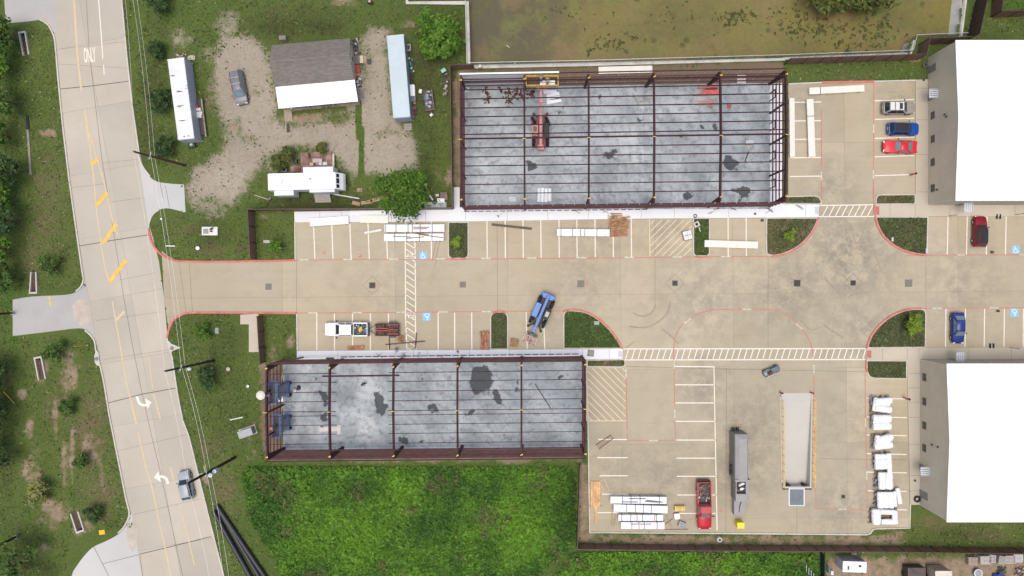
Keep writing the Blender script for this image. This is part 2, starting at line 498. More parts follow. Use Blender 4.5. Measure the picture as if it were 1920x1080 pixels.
faces += [(nb,nb + 1,nb + 5,nb + 4),(nb + 1,nb + 2,nb + 6,nb + 5),(nb + 2,nb + 3,nb + 7,nb + 6),(nb + 3,nb,nb + 4,nb + 7)]
me = bpy.data.meshes.new('ground')
me.from_pydata(verts,[],faces)
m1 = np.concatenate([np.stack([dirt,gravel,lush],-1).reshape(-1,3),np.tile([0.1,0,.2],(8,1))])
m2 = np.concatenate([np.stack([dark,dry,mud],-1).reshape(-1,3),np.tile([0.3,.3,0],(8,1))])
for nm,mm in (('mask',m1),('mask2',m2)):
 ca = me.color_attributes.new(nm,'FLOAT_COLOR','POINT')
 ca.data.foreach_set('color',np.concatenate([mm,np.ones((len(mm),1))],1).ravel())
def ground_mat():
 m,nt,bs,L = base_mat('grass_and_soil')
 pos = nd(nt,'ShaderNodeNewGeometry').outputs['Position']
 def chan(nm):
  a = nd(nt,'ShaderNodeAttribute'); a.attribute_name = nm
  s = nd(nt,'ShaderNodeSeparateColor'); L.new(a.outputs['Color'],s.inputs[0])
  return s.outputs
 A = chan('mask'); Bc = chan('mask2')
 n_big = noise(nt,pos,0.12,5,0.6)
 n_mid = noise(nt,pos,0.7,6,0.65)
 n_fin = noise(nt,pos,3.2,5,0.7)
 n_vf = noise(nt,pos,11.0,3,0.7)
 n_lo = noise(nt,pos,0.22,5,0.65)
 wob = mth(nt,'MULTIPLY',mth(nt,'SUBTRACT',mth(nt,'ADD',mth(nt,'ADD',n_mid,mth(nt,'MULTIPLY',n_fin,0.9)),n_lo),1.45),0.95)
 def edge(ch,lo,hi):
  return mapr(nt,mth(nt,'ADD',ch,wob),lo,hi)
 g = mixc(nt,mapr(nt,n_big,0.35,0.65),(0.078,0.124,0.024),(0.112,0.158,0.036))
 g = mixc(nt,mapr(nt,n_mid,0.45,0.7,0,0.6),g,(0.122,0.134,0.048))
 g = mixc(nt,edge(Bc[1],0.25,0.75),g,(0.175,0.140,0.075))
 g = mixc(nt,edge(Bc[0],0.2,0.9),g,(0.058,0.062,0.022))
 g = mixc(nt,edge(A[2],0.3,0.7),g,(0.055,0.13,0.016))
 g = mixc(nt,mapr(nt,n_fin,0.4,0.75,0,0.65),g,(0.035,0.042,0.014))
 d = mixc(nt,mapr(nt,n_mid,0.3,0.7),(0.23,0.165,0.105),(0.38,0.295,0.205))
 d = mixc(nt,mapr(nt,n_fin,0.35,0.75,0,0.5),d,(0.12,0.085,0.05))
 d = mixc(nt,edge(Bc[2],0.3,0.8),d,(0.185,0.135,0.092))
 gr = mixc(nt,mapr(nt,n_big,0.35,0.65),(0.33,0.28,0.215),(0.41,0.355,0.285))
 gr = mixc(nt,mapr(nt,n_mid,0.52,0.75,0,0.5),gr,(0.235,0.175,0.12))
 gr = mixc(nt,mapr(nt,n_fin,0.5,0.75,0,0.4),gr,(0.20,0.155,0.11))
 c = mixc(nt,edge(A[0],0.42,0.68),g,d)
 gm = edge(A[1],0.36,0.72)
 gm = mth(nt,'MULTIPLY',gm,mapr(nt,noise(nt,pos,2.1,5,0.75),0.36,0.5,0.7,1))
 c = mixc(nt,gm,c,gr)
 c = mixc(nt,mapr(nt,n_vf,0.4,0.75,0,0.4),c,(0.04,0.04,0.022))
 L.new(c,bs.inputs['Base Color'])
 bs.inputs['Roughness'].default_value = 0.95
 bs.inputs['Specular IOR Level'].default_value = 0.15
 bump(nt,bs,mth(nt,'ADD',n_fin,n_vf),0.6,0.12)
 return m
GROUND = ground_mat()
me.materials.append(GROUND)
me.update()
o = bpy.data.objects.new('ground',me); COL.objects.link(o); struct(o)
def gsample(fieldarr,px,py):
 j = np.clip(((py + 110) / step).astype(int),0,ny - 1); i = np.clip(((px + 80) / step).astype(int),0,nx - 1)
 return fieldarr[j,i]
# ------------------------------------------------------------------ materials of the paving
ROADC = concrete('road_concrete',(0.425,0.378,0.300),(0.50,0.452,0.368),(6.2,9.3,-10,2.0,1.0),0.22,0.05,0.3,stain_c=(0.30,0.27,0.23),streak=None)
LOTC = concrete('car_park_concrete',(0.408,0.342,0.232),(0.47,0.405,0.295),(16.5,11.0,-0.5,3.2,2.0),0.34,0.06,0.3,stain_c=(0.235,0.205,0.16),big=0.06,streak='x',scuffs=((1590,480,150,1),(1560,350,90,.7),(1480,540,140,.8),(1320,560,160,.6),(1620,610,130,.7),(1410,800,150,.7),(1250,900,130,.7),(1320,720,90,.8),(1150,870,90,.6),(1580,800,130,.5),(1580,950,110,.7),(1100,520,120,.5),(1020,600,90,.5),(1120,440,110,.55),(1250,440,90,.6),(1800,530,140,.6),(720,540,150,.35),(1690,180,90,.5),(1510,190,60,.6),(1390,880,110,.9),(1660,860,90,.5)))
NEWC = concrete('new_pavement_concrete',(0.64,0.64,0.64),(0.72,0.73,0.74),None,0.10,0.04,stain_c=(0.45,0.43,0.40))
OLDC = concrete('old_pavement_concrete',(0.43,0.375,0.29),(0.50,0.44,0.35),None,0.2,0.05,stain_c=(0.28,0.25,0.2))
GREYC = concrete('driveway_concrete',(0.37,0.355,0.33),(0.44,0.43,0.41),None,0.3,0.05,stain_c=(0.30,0.265,0.22))
BLUEC = concrete('new_driveway_concrete',(0.44,0.43,0.40),(0.51,0.50,0.47),None,0.2,0.05,stain_c=(0.38,0.36,0.34))
SLABC = concrete('slab_concrete',(0.29,0.315,0.32),(0.56,0.585,0.585),(9.0,5.9,-0.8,1,1),0.7,0.10,0.16,attr=True,stain_c=(0.15,0.168,0.172),big=0.22)
KERBC = M('kerb_concrete',(0.50,0.47,0.41),0.85,var=0.1,scale=0.8,grime=0.25,spec=0.3)
REDC = M('red_kerb_paint',(0.56,0.13,0.11),0.7,var=0.18,scale=1.2,c2=(0.50,0.18,0.15),grime=0.3,spec=0.3)
WHITE_P = M('white_marking_paint',(0.72,0.67,0.57),0.7,var=0.07,scale=1.5,grime=0.12,spec=0.3)
CREAM_P = M('cream_marking_paint',(0.64,0.53,0.34),0.7,var=0.1,scale=1.5,grime=0.15,spec=0.3)
YEL_P = M('yellow_marking_paint',(0.70,0.40,0.05),0.7,var=0.12,scale=1.5,c2=(0.72,0.46,0.12),grime=0.1,spec=0.3)
FADED_P = M('faded_yellow_paint',(0.56,0.43,0.22),0.75,var=0.06,scale=2.5,c2=(0.53,0.45,0.32),spec=0.3)
BLUE_P = M('blue_marking_paint',(0.20,0.46,0.66),0.7,var=0.1,scale=2,spec=0.3)
BLACK_P = M('black_marking_paint',(0.035,0.035,0.035),0.7,var=0.1,scale=2,spec=0.3)
JOINT = M('joint_seal',(0.13,0.11,0.09),0.9,var=0.2,scale=2,spec=0.2)
TYREMARK = M('tyre_mark_rubber',(0.30,0.25,0.185),0.9,var=0.12,scale=1,spec=0.2)
# ------------------------------------------------------------------ road, driveways, car park
road_l = [(86,-60),(97,40),(104,76),(110,150),(119,240),(131,340),(145,440),(156,515),(160,540),(166,575),(176,620),(188,680),(196,720),(205,775),(213,815),(226,880),(237,935),(246,965),(252,1000),(262,1060),(274,1150)]
road_r = [(224,-60),(229,0),(239,110),(249,200),(258,262),(263,290),(272,330),(279,380),(281,425),(288,450),(298,490),(308,560),(314,630),(325,680),(333,735),(344,790),(354,815),(370,880),(396,985),(420,1080),(438,1150)]
mb = MB(); mb.flat(P(road_l) + P(road_r[::-1]),0.006)
struct(mb.build('road',ROADC))
mb = MB(); mb.flat(P([(3,-60),(8,0),(11,44),(45,41),(76,37),(92,44),(100,60),(108,60),(98,-60)]),0.010)
struct(mb.build('driveway',GREYC))
mb = MB(); mb.flat(P(arc([(24,562),(60,556),(120,553),(142,548),(154,538),(158,526)],3) + arc([(184,655),(176,634),(160,618),(140,616),(100,621),(24,630)],3)),0.010)
struct(mb.build('driveway',GREYC))
mb = MB(); mb.flat(P(arc([(257,278),(267,310),(282,332),(300,342),(345,346)],4) + [(348,397)] + arc([(346,398),(318,391),(300,393),(286,405),(279,425)],4)),0.010)
struct(mb.build('driveway',BLUEC))
mb = MB(); mb.flat(P(arc([(246,960),(238,982),(224,1000),(200,1014),(176,1025),(160,1040),(145,1060),(134,1082),(126,1150)],3) + [(280,1150),(262,1060),(254,1000)]),0.010)
struct(mb.build('driveway',BLUEC))
mb = MB(); mb.flat(P(arc([(238,985),(248,975),(257,990),(256,1020),(248,1035),(238,1015)],2)),0.014)
mb.flat(P(arc([(135,575),(150,560),(166,572),(172,600),(160,615),(140,600)],2)),0.014)
mb.flat(P([(76,37),(92,30),(97,46),(100,60),(92,50)]),0.014)
struct(mb.build('silt',M('washed_silt',(0.44,0.385,0.32),0.95,var=0.15,scale=0.8,spec=0.1)))
def sheet_holes(name,outer,holes,z,mat):
 polys = [[Vector((p.x,p.y,0)) for p in P(q)] for q in [outer] + holes]
 tris = tessellate_polygon(polys)
 flat = [v for q in polys for v in q]
 mb = MB()
 fs = []
 for t in tris:
  a,b,c = (flat[i] for i in t)
  if (b - a).cross(c - a).z < 0: t = (t[0],t[2],t[1])
  fs.append(tuple(t))
 mb.add([(v.x,v.y,z) for v in flat],fs)
 return struct(mb.build(name,mat))
LOT = [(303,470),(312,478),(332,489),(400,490),(553,488),(553,412),(873,408),(1478,400),(1478,157),(1717,150),(1717,384),(1990,384),(1990,672),(1724,672),(1703,690),(1706,989),(1640,993),(1632,1001),(1106,997),(1098,672),(558,676),(556,586),(420,586),(350,588),(326,600),(317,625),(308,560)]
sheet_holes('car_park',LOT,[[(1464,737),(1525,737),(1522,918),(1467,918)]],0.014,LOTC)
# ------------------------------------------------------------------ pavements
def pave(name,pts,mat,z=0.13):
 mb = MB(); mb.prism(P(pts),-0.05,z)
 return struct(mb.build(name,mat))
pave('pavement',[(552,397),(850,393),(850,351),(862,351),(862,389),(1443,382),(1443,157),(1468,156),(1468,382.5),(1535,382),(1534,407),(1434,408),(1200,410),(880,415),(553,417)],NEWC)
pave('pavement',[(557,658),(700,657),(1000,655.5),(1167,654),(1167,672.5),(1100,673.5),(557,678)],NEWC)
pave('pavement',[(1716,150),(1739,149),(1740,384),(1990,383),(1990,405),(1740,405.5),(1641,406),(1640,384.5),(1716,383)],OLDC)
pave('pavement',[(1624,653),(1990,651),(1990,673),(1724,674),(1725,946),(1706,946),(1700,675),(1624,675)],OLDC)
pave('pavement',[(451,590),(485,588),(487,660),(467,660),(467,608),(451,608)],OLDC,0.08)
mb = MB()
def joints(pts,w=0.035,z=0.134):
 for (a,b) in pts: mb.strip([W(*a),W(*b)],w,z)
joints([((x,395.5 if x < 873 else 388),(x + .5,416 if x < 873 else 411)) for x in (600,640,734,757,798)])
joints([((x,392 - (x - 875) * .013),(x,414 - (x - 875) * .013)) for x in (873,951,1027,1103,1202,1264,1366,1510)])
joints([((x,658 - (x - 557) * .0065),(x,676 - (x - 557) * .0065)) for x in (634,741,776,802,880,955,1032,1092,1142)])
joints([((x,384),(x,405.5)) for x in (1668,1715,1780,1820,1902)] + [((x,652.5),(x,674)) for x in (1654,1700,1722,1814,1895)])
joints([((1717,y),(1739,y)) for y in (166,225,290,360)] + [((1703,y),(1724,y)) for y in (700,727,754,782,833,891,920)])
joints([((300,342),(306,372)),((310,348),(318,390))],0.05,0.018)
joints([((1466,917.5),(1523,917.5))],0.05,0.018)
joints([((176,1025),(204,1080)),((193,1057),(260,1040)),((262,1040),(278,1150))],0.06,0.018)
struct(mb.build('pavement_joints',JOINT))
# road and car park joints
mb = MB()
def jn(pts,w=0.06,z=0.018): mb.strip([W(*p) for p in pts],w,z)
for a in [[(111,167),(165,162),(243,152)],[(145,462),(215,450),(281,440)],[(201,756),(267,739),(333,727)],[(262,1039),(320,1025),(396,1006)]]: jn(a,0.11)
jn([(161,-20),(167,90),(176,170),(190,290),(203,370),(217,460),(230,545),(247,640),(267,740),(285,820),(302,890),(330,1022),(345,1090)],0.05)
for a in [[(135,352),(200,344)],[(193,305),(257,299)],[(206,379),(268,371)],[(225,525),(290,512)],[(181,601),(300,585)],[(195,674),(322,655)],[(222,845),(350,815)],[(250,965),(376,935)],[(105,93),(234,78)],[(109,120),(240,128)]]: jn(a,0.03)
for a in [[(336,492),(349,586)],[(355,492),(361,586)],[(932,415),(933,583)],[(556,487),(556,587)],[(1736,405),(1736,580)],[(1362,690),(1361,1000)],[(1175,687),(1360,692),(1523,695),(1624,697)],[(1538,860),(1700,862)],[(1494,946),(1494,1000)],[(1228,405),(1228,580)],[(1440,480),(1440,655)]]: jn(a,0.04)
struct(mb.build('paving_joints',JOINT))
mb = MB()
def tm(pts,w=0.16): mb.strip([W(*p) for p in arc(pts,5)],w,0.0178)
tm([(1180,612),(1210,614),(1235,603),(1252,585),(1257,565)],.22); tm([(1187,587),(1205,593),(1222,586),(1229,572)],.2)
tm([(1241,617),(1258,630),(1272,645)],.25); tm([(1170,655),(1190,640)],.15)
tm([(810,490),(818,455),(826,440)],.15); tm([(816,500),(822,462),(832,440)],.15)
for (x,y) in [(1545,520),(1560,490),(1600,440),(1590,560),(1500,600),(1545,610),(1620,470)]:
 tm([(x,y),(x + rnd.uniform(8,20),y - rnd.uniform(-20,25)),(x + rnd.uniform(20,40),y - rnd.uniform(-40,50))],rnd.uniform(.15,.3))
struct(mb.build('tyre_marks',TYREMARK))
# ------------------------------------------------------------------ painted markings
ZL = 0.022
mb = MB()
def ln(a,b,w=0.14,mat=0,z=ZL): mb.strip([W(*a),W(*b)],w,z,mat)
for x in (588,622,656,690,724): ln((x,419),(x + 2.5,486))
ln((759.5,416),(760,487)); ln((777.5,415),(778.5,487)); ln((808.5,415),(809,485))
for x in (913,947,980.5,1014,1048,1081.5,1115.5,1149.5,1183.5): ln((x,413 - (x - 913) * .012),(x + .6,484.5 - (x - 913) * .01))
for x in (1365,1399): ln((x,408),(x + .3,481))
for x in (1777.5,1813.5,1850.5,1886.5): ln((x,406),(x - 1.5,478))
for x in (594,627,661,694.5,728.5): ln((x,588),(x + .2,656.5))
for x in (821.5,852.5,884.5): ln((x,586),(x + .2,655.5))
ln((986.5,585),(988.5,654.5)); ln((1019,585),(1021.5,654.5))
for x in (1773.5,1810,1846,1883,1919): ln((x,579),(x - .8,650.5))
for y in (189,224,259.5,294,329.5): ln((1640,y),(1714,y - 2.3))
for y in (192,227,261.5,296,331): ln((1481 if y > 190 else 1490,y),(1540,y - .8))
for y in (747,782,816,851,885.5,920.5,955): ln((1625,y - .5),(1700,y + 1))
mb.strip([W(1265,687),W(1338.5,687.5),W(1344.5,994)],0.16,ZL)
for (y,a,b) in ((721.5,1266,1339),(755.5,1266,1340),(790,1267,1341),(825,1267.5,1342),(859,1268.5,1342),(893,1269,1343),(928,1270,1344),(962.5,1272,1344)): ln((a,y),(b,y))
for (y,a) in ((824,1122),(858,1120),(892,1124),(926.5,1122),(961,1120)): ln((a,y),(1177,y))
# accessible aisle ladder across the drive
for (y0_,y1_) in ((488.5,586),(586.5,656)):
 ln((760,y0_),(760.5 if y1_ < 600 else 763,y1_)); ln((778.5,y0_),(779.5 if y1_ < 600 else 780,y1_))
y = 418.0
while y < 652:
 ln((760.5,y),(778.8,y + 12),0.12)
 y += 12.2
# crosswalks
ln((1535,385.2),(1640,384),.15); ln((1534,406.3),(1641,406),.15)
for i in range(9): ln((1542 + i * 12,405.5),(1552.5 + i * 12,385.5),.13)
ln((1168,654.2),(1623,653.6),.15); ln((1170,674.8),(1622,674.2),.15)
for i in range(39): ln((1172.5 + i * 11.7,674),(1178.5 + i * 11.7,655),.13)
struct(mb.build('parking_markings',WHITE_P))
# cream hatching
mb = MB()
ln((1218,411),(1218.5,481),.12); ln((1100,789),(1175,789),.12); ln((1100,690),(1100,789),.1)
def hatch(x0,x1,y0,y1,k,dirn,w=.11):
 """parallel 45-degree bars clipped to a rectangle of the site plan"""
 c = (x0 - y1) if dirn > 0 else (x0 + y0)
 end = (x1 - y0) if dirn > 0 else (x1 + y1)
 c += k * .6
 while c < end:
  pts = []
  if dirn > 0:   # x - y = c  (down-right)
   xs,xe = max(x0,c + y0),min(x1,c + y1); a = (xs,xs - c); b = (xe,xe - c)
  else:
   xs,xe = max(x0,c - y1),min(x1,c - y0); a = (xs,c - xs); b = (xe,c - xe)
  if xe - xs > 3: ln(a,b,w)
  c += k
hatch(1220,1297,412,480,13.5,-1); hatch(1102,1173,690,788,14,1)
struct(mb.build('hatched_markings',CREAM_P))
# red fire-lane line with gaps for its lettering
gapsU = [570,652,738,826,911,997,1090,1180,1270,1361]; gapsL = [587,670,752,831,912]
mb = MB()
def redline(pts,gaps,w=.13,half=9):
 xs = [pts[0][0]] + [v for g in gaps for v in (g - half,g + half)] + [pts[-1][0]]
 def yat(x):
  for (a,b) in zip(pts[:-1],pts[1:]):
   if a[0] <= x <= b[0]: return a[1] + (b[1] - a[1]) * (x - a[0]) / (b[0] - a[0])
  return pts[-1][1]
 for i in range(0,len(xs),2): ln((xs[i],yat(xs[i])),(xs[i + 1],yat(xs[i + 1])),w,0,0.0225)
UL = [(553,487.5),(840,486),(1060,484.5),(1360,481.3),(1440,480.8)]
LL = [(556,587),(760,585.6),(920,584),(1058,583)]
redline(UL,gapsU); redline(LL,gapsL)
redline([(1700,478.5),(1990,477.5)],[1802,1918],half=7); redline([(1718,578.5),(1990,576.5)],[1757,1864])
def rl(pts,w=.14): mb.strip([W(*p) for p in pts],w,0.0225)
rl([(1540,205),(1540,318)]); rl([(1540,340),(1540.5,380)]); rl([(1638.5,155),(1638,232)],.16); rl([(1638,250),(1637.5,318)]); rl([(1637.5,336),(1637.5,383)],.2)
rl([(1174,710),(1176,808)]); rl([(1176,812),(1176.5,826),(1216,826)]); rl([(1234,826),(1267,826),(1265.5,790)]); rl([(1265,762),(1264,690)])
rl([(1263.5,677),(1263,655)] ); rl(arc([(1263,655),(1266,632),(1275,614),(1284,606)],5)); rl(arc([(1294,598),(1315,586),(1345,580.5),(1391,580)],5))
rl(arc([(1410,580),(1440,580),(1466,585),(1485,598),(1495,608)],5)); rl(arc([(1502,616),(1514,632),(1521,648),(1525,670)],5)); rl([(1526,705),(1527,780)]); rl([(1528,800),(1529,892)]); rl([(1529,905),(1530,953),(1571,954.5)]); rl([(1588,955),(1626,956),(1625.5,905)]); rl([(1625,880),(1623,800)]); rl([(1622.5,785),(1622,700)])
struct(mb.build('fire_lane_line',M('red_line_paint',(0.50,0.17,0.13),0.7,var=0.15,scale=1.4,c2=(0.44,0.20,0.15),grime=0.1,spec=0.3)))
FONT_CACHE = {}
def text_mesh(body,width,height):
 """letters as flat outlines, scaled to width x height metres, centred"""
 if body not in FONT_CACHE:
  cu = bpy.data.curves.new('lettering','FONT'); cu.body = body; cu.align_x = 'CENTER'; cu.align_y = 'CENTER'; cu.size = 1.0; cu.resolution_u = 3; cu.offset = 0.022
  ob = bpy.data.objects.new('lettering',cu); COL.objects.link(ob)
  dg = bpy.context.evaluated_depsgraph_get()
  m_ = bpy.data.meshes.new_from_object(ob.evaluated_get(dg))
  vs = [(v.co.x,v.co.y) for v in m_.vertices]; fs = [tuple(p.vertices) for p in m_.polygons]
  bpy.data.objects.remove(ob); bpy.data.curves.remove(cu); bpy.data.meshes.remove(m_)
  xs = [v[0] for v in vs]; ys = [v[1] for v in vs]
  cx,cy,w,h = (min(xs) + max(xs)) / 2,(min(ys) + max(ys)) / 2,max(xs) - min(xs),max(ys) - min(ys)
  FONT_CACHE[body] = ([((x - cx) / w,(y - cy) / h) for x,y in vs],fs)
 vs,fs = FONT_CACHE[body]
 return [(x * width,y * height) for x,y in vs],fs
def put_text(mb,body,px,py,width,height,rot=0.0,z=0.026,mat=0):
 vs,fs = text_mesh(body,width,height)
 c = W(px,py); cs,sn = math.cos(rot),math.sin(rot)
 mb.add([(c.x + x * cs - y * sn,c.y + x * sn + y * cs,z) for x,y in vs],fs,mat)
mb = MB()
for g in gapsU: put_text(mb,'FIRE LANE',g,487 - (g - 570) * .0076,1.3,.17,R(.5))
for g in gapsL: put_text(mb,'FIRE LANE',g,586.7 - (g - 587) * .0075,1.3,.17,R(180.5))
for (x,y) in ((1802,478),(1918,477.6)): put_text(mb,'FIRE LANE',x,y,1.0,.15)
for (x,y) in ((1757,578.2),(1864,577.3)): put_text(mb,'FIRE LANE',x,y,1.3,.17,R(180))
for (x,y,r_) in ((1540,329,90),(1638,241,90),(1637.5,327,90),(1174,699,90),(1265,776,90),(1264,683,90),(1526,692,90),(1527.5,790,-90),(1529,898,-90),(1625,892,90),(1622.5,792,90)): put_text(mb,'FIRE LANE',x,y,1.2,.16,R(r_))
for (x,y,r_) in ((1225,826,0),(1400,580,0),(1579.5,954.8,0),(1289,602,38),(1498.5,612,-42)): put_text(mb,'FIRE LANE',x,y,1.2,.16,R(r_))
# ONLY and arrows on the road
put_text(mb,'ONLY',168.5,103,1.75,2.2,R(4))
mb.strip([W(183.5,-20),W(187,25),W(191,80),W(193,110)],.14,.02)
mb.strip([W(194.5,122),W(195.5,140)],.13,.02)
def arrow(shaft,tip,bl,br,w):
 mb.strip([W(*p) for p in arc(shaft,6)],w,.02)
 mb.flat(P([tip,bl,br]),.0205)
arrow([(257,743),(260,753),(266,759),(275,759.5)],(284,754),(272,747),(277,767),.38)
arrow([(315,907),(312,898),(305,893.5),(298,894.5)],(289,895),(297,884),(302,904),.38)
struct(mb.build('road_lettering',WHITE_P))
mb = MB()
NPW = WHITE_P
def no_parking(px,py,rot):
 sgn = 1 if rot == 0 else -1
 c = W(px,py)
 mb.box((c.x,c.y + sgn * .20,.0245),(.74,.34,.003),mat=0); mb.box((c.x,c.y - sgn * .22,.0245),(1.42,.36,.003),mat=0)
 put_text(mb,'NO',px,py - sgn * .20 * K,.5,.27,rot,.0275,1); put_text(mb,'PARKING',px,py + sgn * .22 * K,1.32,.28,rot,.0275,1)
no_parking(769,480.5,0); no_parking(770.5,591.5,PI)
def access_symbol(px,py,rot,s=1.15):
 c = W(px,py)
 def q(x,y):
  cs,sn = math.cos(rot),math.sin(rot)
  return (c.x + (x * cs - y * sn) * s,c.y + (x * sn + y * cs) * s)
 mb.flat([q(-.5,-.5),q(.5,-.5),q(.5,.5),q(-.5,.5)],.0255,2)
 hd = [q(-.10 + .085 * math.cos(t * PI / 6),.36 + .085 * math.sin(t * PI / 6)) for t in range(12)]
 mb.flat(hd,.029,0)
 mb.strip([q(-.10,.26),q(-.08,.0),q(.14,-.02),q(.26,-.28),q(.36,-.25)],.09 * s,.029,0)
 mb.strip([q(-.09,.12),q(.10,.10)],.07 * s,.0292,0)
 mb.strip([q(-.02 + .27 * math.cos(t),-.13 + .27 * math.sin(t)) for t in [R(120) + i * R(230) / 14 for i in range(15)]],.075 * s,.0294,0)
access_symbol(793.5,478.8,0,1.1); access_symbol(800,593.8,PI,1.15); access_symbol(1904.5,468,0,1.15); access_symbol(1901.5,586,PI,1.2)
struct(mb.build('painted_signs',[WHITE_P,BLACK_P,BLUE_P]))
mb = MB()
YZ = [.019]
def yl(pts,w=.16,mat=0): YZ[0] += .0002; mb.strip([W(*p) for p in arc(pts,3)],w,YZ[0],mat)
yl([(138,-20),(142,50),(147,120),(153,170)],.3,1); yl([(159,205),(166,265)],.22,1)
yl([(162,215),(172,300),(178,355),(182,400),(189,450),(197,500),(205,528)],.2,1)
yl([(168,250),(183,300),(196,345),(205,385),(214,425),(222,440)],.2,1)
for a,b in (((170,309),(184,298)),((180,386),(201,361)),((193,457),(219,420)),((205,529),(237,487))): ln(a,b,.55,0,.0245)
yl([(211,565),(217,600),(226,650),(236,710),(246,752)],.2,1); ln((218,600),(233,584),.4,1,.0205)
yl([(246,752),(256,795)],.3,1); yl([(288,738),(301,786)],.24,1); yl([(259,810),(275,880),(282,900)],.2,1)
yl([(282,900),(290,935)],.24,1); yl([(320,876),(326,900)],.24,1); yl([(290,935),(300,985),(312,1035),(322,1090)],.2,1); yl([(310,1030),(316,1055)],.24,1); yl([(340,960),(352,1005),(365,1060)],.16,1)
yl([(279,670),(287,730)],.14,1); ln((93,556),(95,573),.25,0,.0205)
struct(mb.build('yellow_road_lines',[YEL_P,FADED_P]))
# ------------------------------------------------------------------ kerbs and grass islands
def inset(pts,d):
 v = [Vector((p[0],p[1])) for p in pts]
 area = sum(v[i].x * v[(i + 1) % len(v)].y - v[(i + 1) % len(v)].x * v[i].y for i in range(len(v)))
 s = 1 if area > 0 else -1
 out = []
 for i in range(len(v)):
  a,b,c = v[i - 1],v[i],v[(i + 1) % len(v)]
  d1 = (b - a).normalized(); d2 = (c - b).normalized()
  n1 = Vector((-d1.y,d1.x)) * s; n2 = Vector((-d2.y,d2.x)) * s
  n = n1 + n2
  if n.length < 1e-4: n = n1
  n.normalize()
  k = d / max(0.5,n.dot(n1))
  out.append(b + n * k)
 return out
def verge_mat(name,a,b,c,mixlo=0.42,mixhi=0.62):
 m,nt,bs,L = base_mat(name)
 pos = nd(nt,'ShaderNodeNewGeometry').outputs['Position']
 n1 = noise(nt,pos,0.55,6,0.65); n2 = noise(nt,pos,3.0,5,0.7); n3 = noise(nt,pos,10,3,0.7)
 col = mixc(nt,mapr(nt,n1,0.38,0.62),a,b)
 col = mixc(nt,mapr(nt,mth(nt,'ADD',n1,mth(nt,'MULTIPLY',n2,0.4)),mixlo + .2,mixhi + .2),col,c)
 col = mixc(nt,mapr(nt,n2,0.3,0.75,0,0.7),col,(0.028,0.032,0.012))
 col = mixc(nt,mapr(nt,n3,0.3,0.75,0,0.4),col,(0.03,0.03,0.016))
 L.new(col,bs.inputs['Base Color']); bs.inputs['Roughness'].default_value = 0.95; bs.inputs['Specular IOR Level'].default_value = 0.15
 bump(nt,bs,n2,0.6,0.1)
 return m
V_GREEN = verge_mat('green_turf',(0.055,0.095,0.022),(0.075,0.105,0.03),(0.12,0.115,0.06),.5,.7)
V_DARK = verge_mat('dark_turf',(0.072,0.090,0.032),(0.098,0.104,0.046),(0.135,0.122,0.072),.45,.7)
V_MIX = verge_mat('patchy_turf',(0.07,0.088,0.032),(0.14,0.12,0.068),(0.22,0.17,0.105),.42,.62)
ISL = []
def island(pts,turf,red=None,w=0.16):
 poly = P(pts)
 mb = MB(); mb.prism(poly,-0.02,0.13)
 struct(mb.build('kerb',KERBC))
 inn = inset([(p.x,p.y) for p in poly],w)
 mb = MB(); mb.flat(inn,0.136)
 struct(mb.build('grass_verge',turf))
 ISL.append((pts,turf))
 if red:
  mb = MB(); mb.wall([W(*p) for p in arc(red,4)],.26,0.0,.142)
  struct(mb.build('red_kerb',REDC))
def rrect(x0,y0,x1,y1,r,corners):
 """corners: set of 'tl','tr','br','bl' to round"""
 pts = []
 for nm,cx,cy,a0 in (('tl',x0 + r,y0 + r,180),('tr',x1 - r,y0 + r,270),('br',x1 - r,y1 - r,0),('bl',x0 + r,y1 - r,90)):
  if nm in corners:
   for i in range(7): pts.append((cx + r * math.cos(R(a0 + i * 15)),cy + r * math.sin(R(a0 + i * 15))))
  else: pts.append(({'tl': x0,'tr': x1,'br': x1,'bl': x0}[nm],{'tl': y0,'tr': y0,'br': y1,'bl': y1}[nm]))
 return pts
island(rrect(840,416,879,485.5,9,{'bl','br'}),V_DARK,[(845,485),(860,486.2),(874,485)])
island(rrect(1299,408.5,1331,481,8,{'bl','br'}),V_GREEN,[(1304,480.5),(1315,482),(1327,480.5)])
island(arc([(1436,408),(1436,470),(1440,478),(1448,480)],3)[:-1] + arc([(1448,480),(1470,476),(1496,463),(1516,444),(1528,425),(1534,408)],3),V_MIX,[(1445,480.5),(1470,476.5),(1496,463.5),(1516,444.5),(1528,425.5),(1534,408)])
island(arc([(1641,406),(1644,420),(1654,440),(1672,458),(1694,470),(1720,477),(1738,478)],3) + [(1740,406)],V_DARK,[(1638.5,384),(1641,406),(1644,420),(1654,440),(1672,458),(1694,470),(1720,477.3),(1738,478.3)])
island(rrect(919,584,953,655.5,12,{'tl','tr'}),V_DARK,[(924,588),(930,584.4),(936,583.4),(942,584.2),(948,588)])
island([(1056,654)] + arc([(1056,592),(1058,585),(1064,581.5)],3)[:-1] + arc([(1064,581.5),(1090,583),(1113,592),(1137,611),(1156,634),(1167,654)],3),V_GREEN,[(1056,584),(1070,581),(1090,582.6),(1113,591.6),(1137,610.6),(1156,633.6),(1167,654)])
island(arc([(1625,653),(1630,636),(1642,617),(1662,598),(1688,584),(1712,579),(1727,579)],3)[:-1] + arc([(1727,579),(1733,581),(1736,588)],3) + [(1735,652)],V_DARK,[(1624.5,653),(1630,635.6),(1642,616.6),(1662,597.6),(1688,583.6),(1712,578.4),(1727,578.4)])
island([(1624,675),(1700,675.5),(1700,711)] + arc([(1640,710),(1630,707),(1625,698),(1624,688)],3),V_DARK,[(1623.5,676),(1624,690),(1626,698)])
island([(1469,368)] + arc([(1525,366.5),(1535,369),(1540,377)],3) + [(1540,383),(1469,383)],V_MIX)
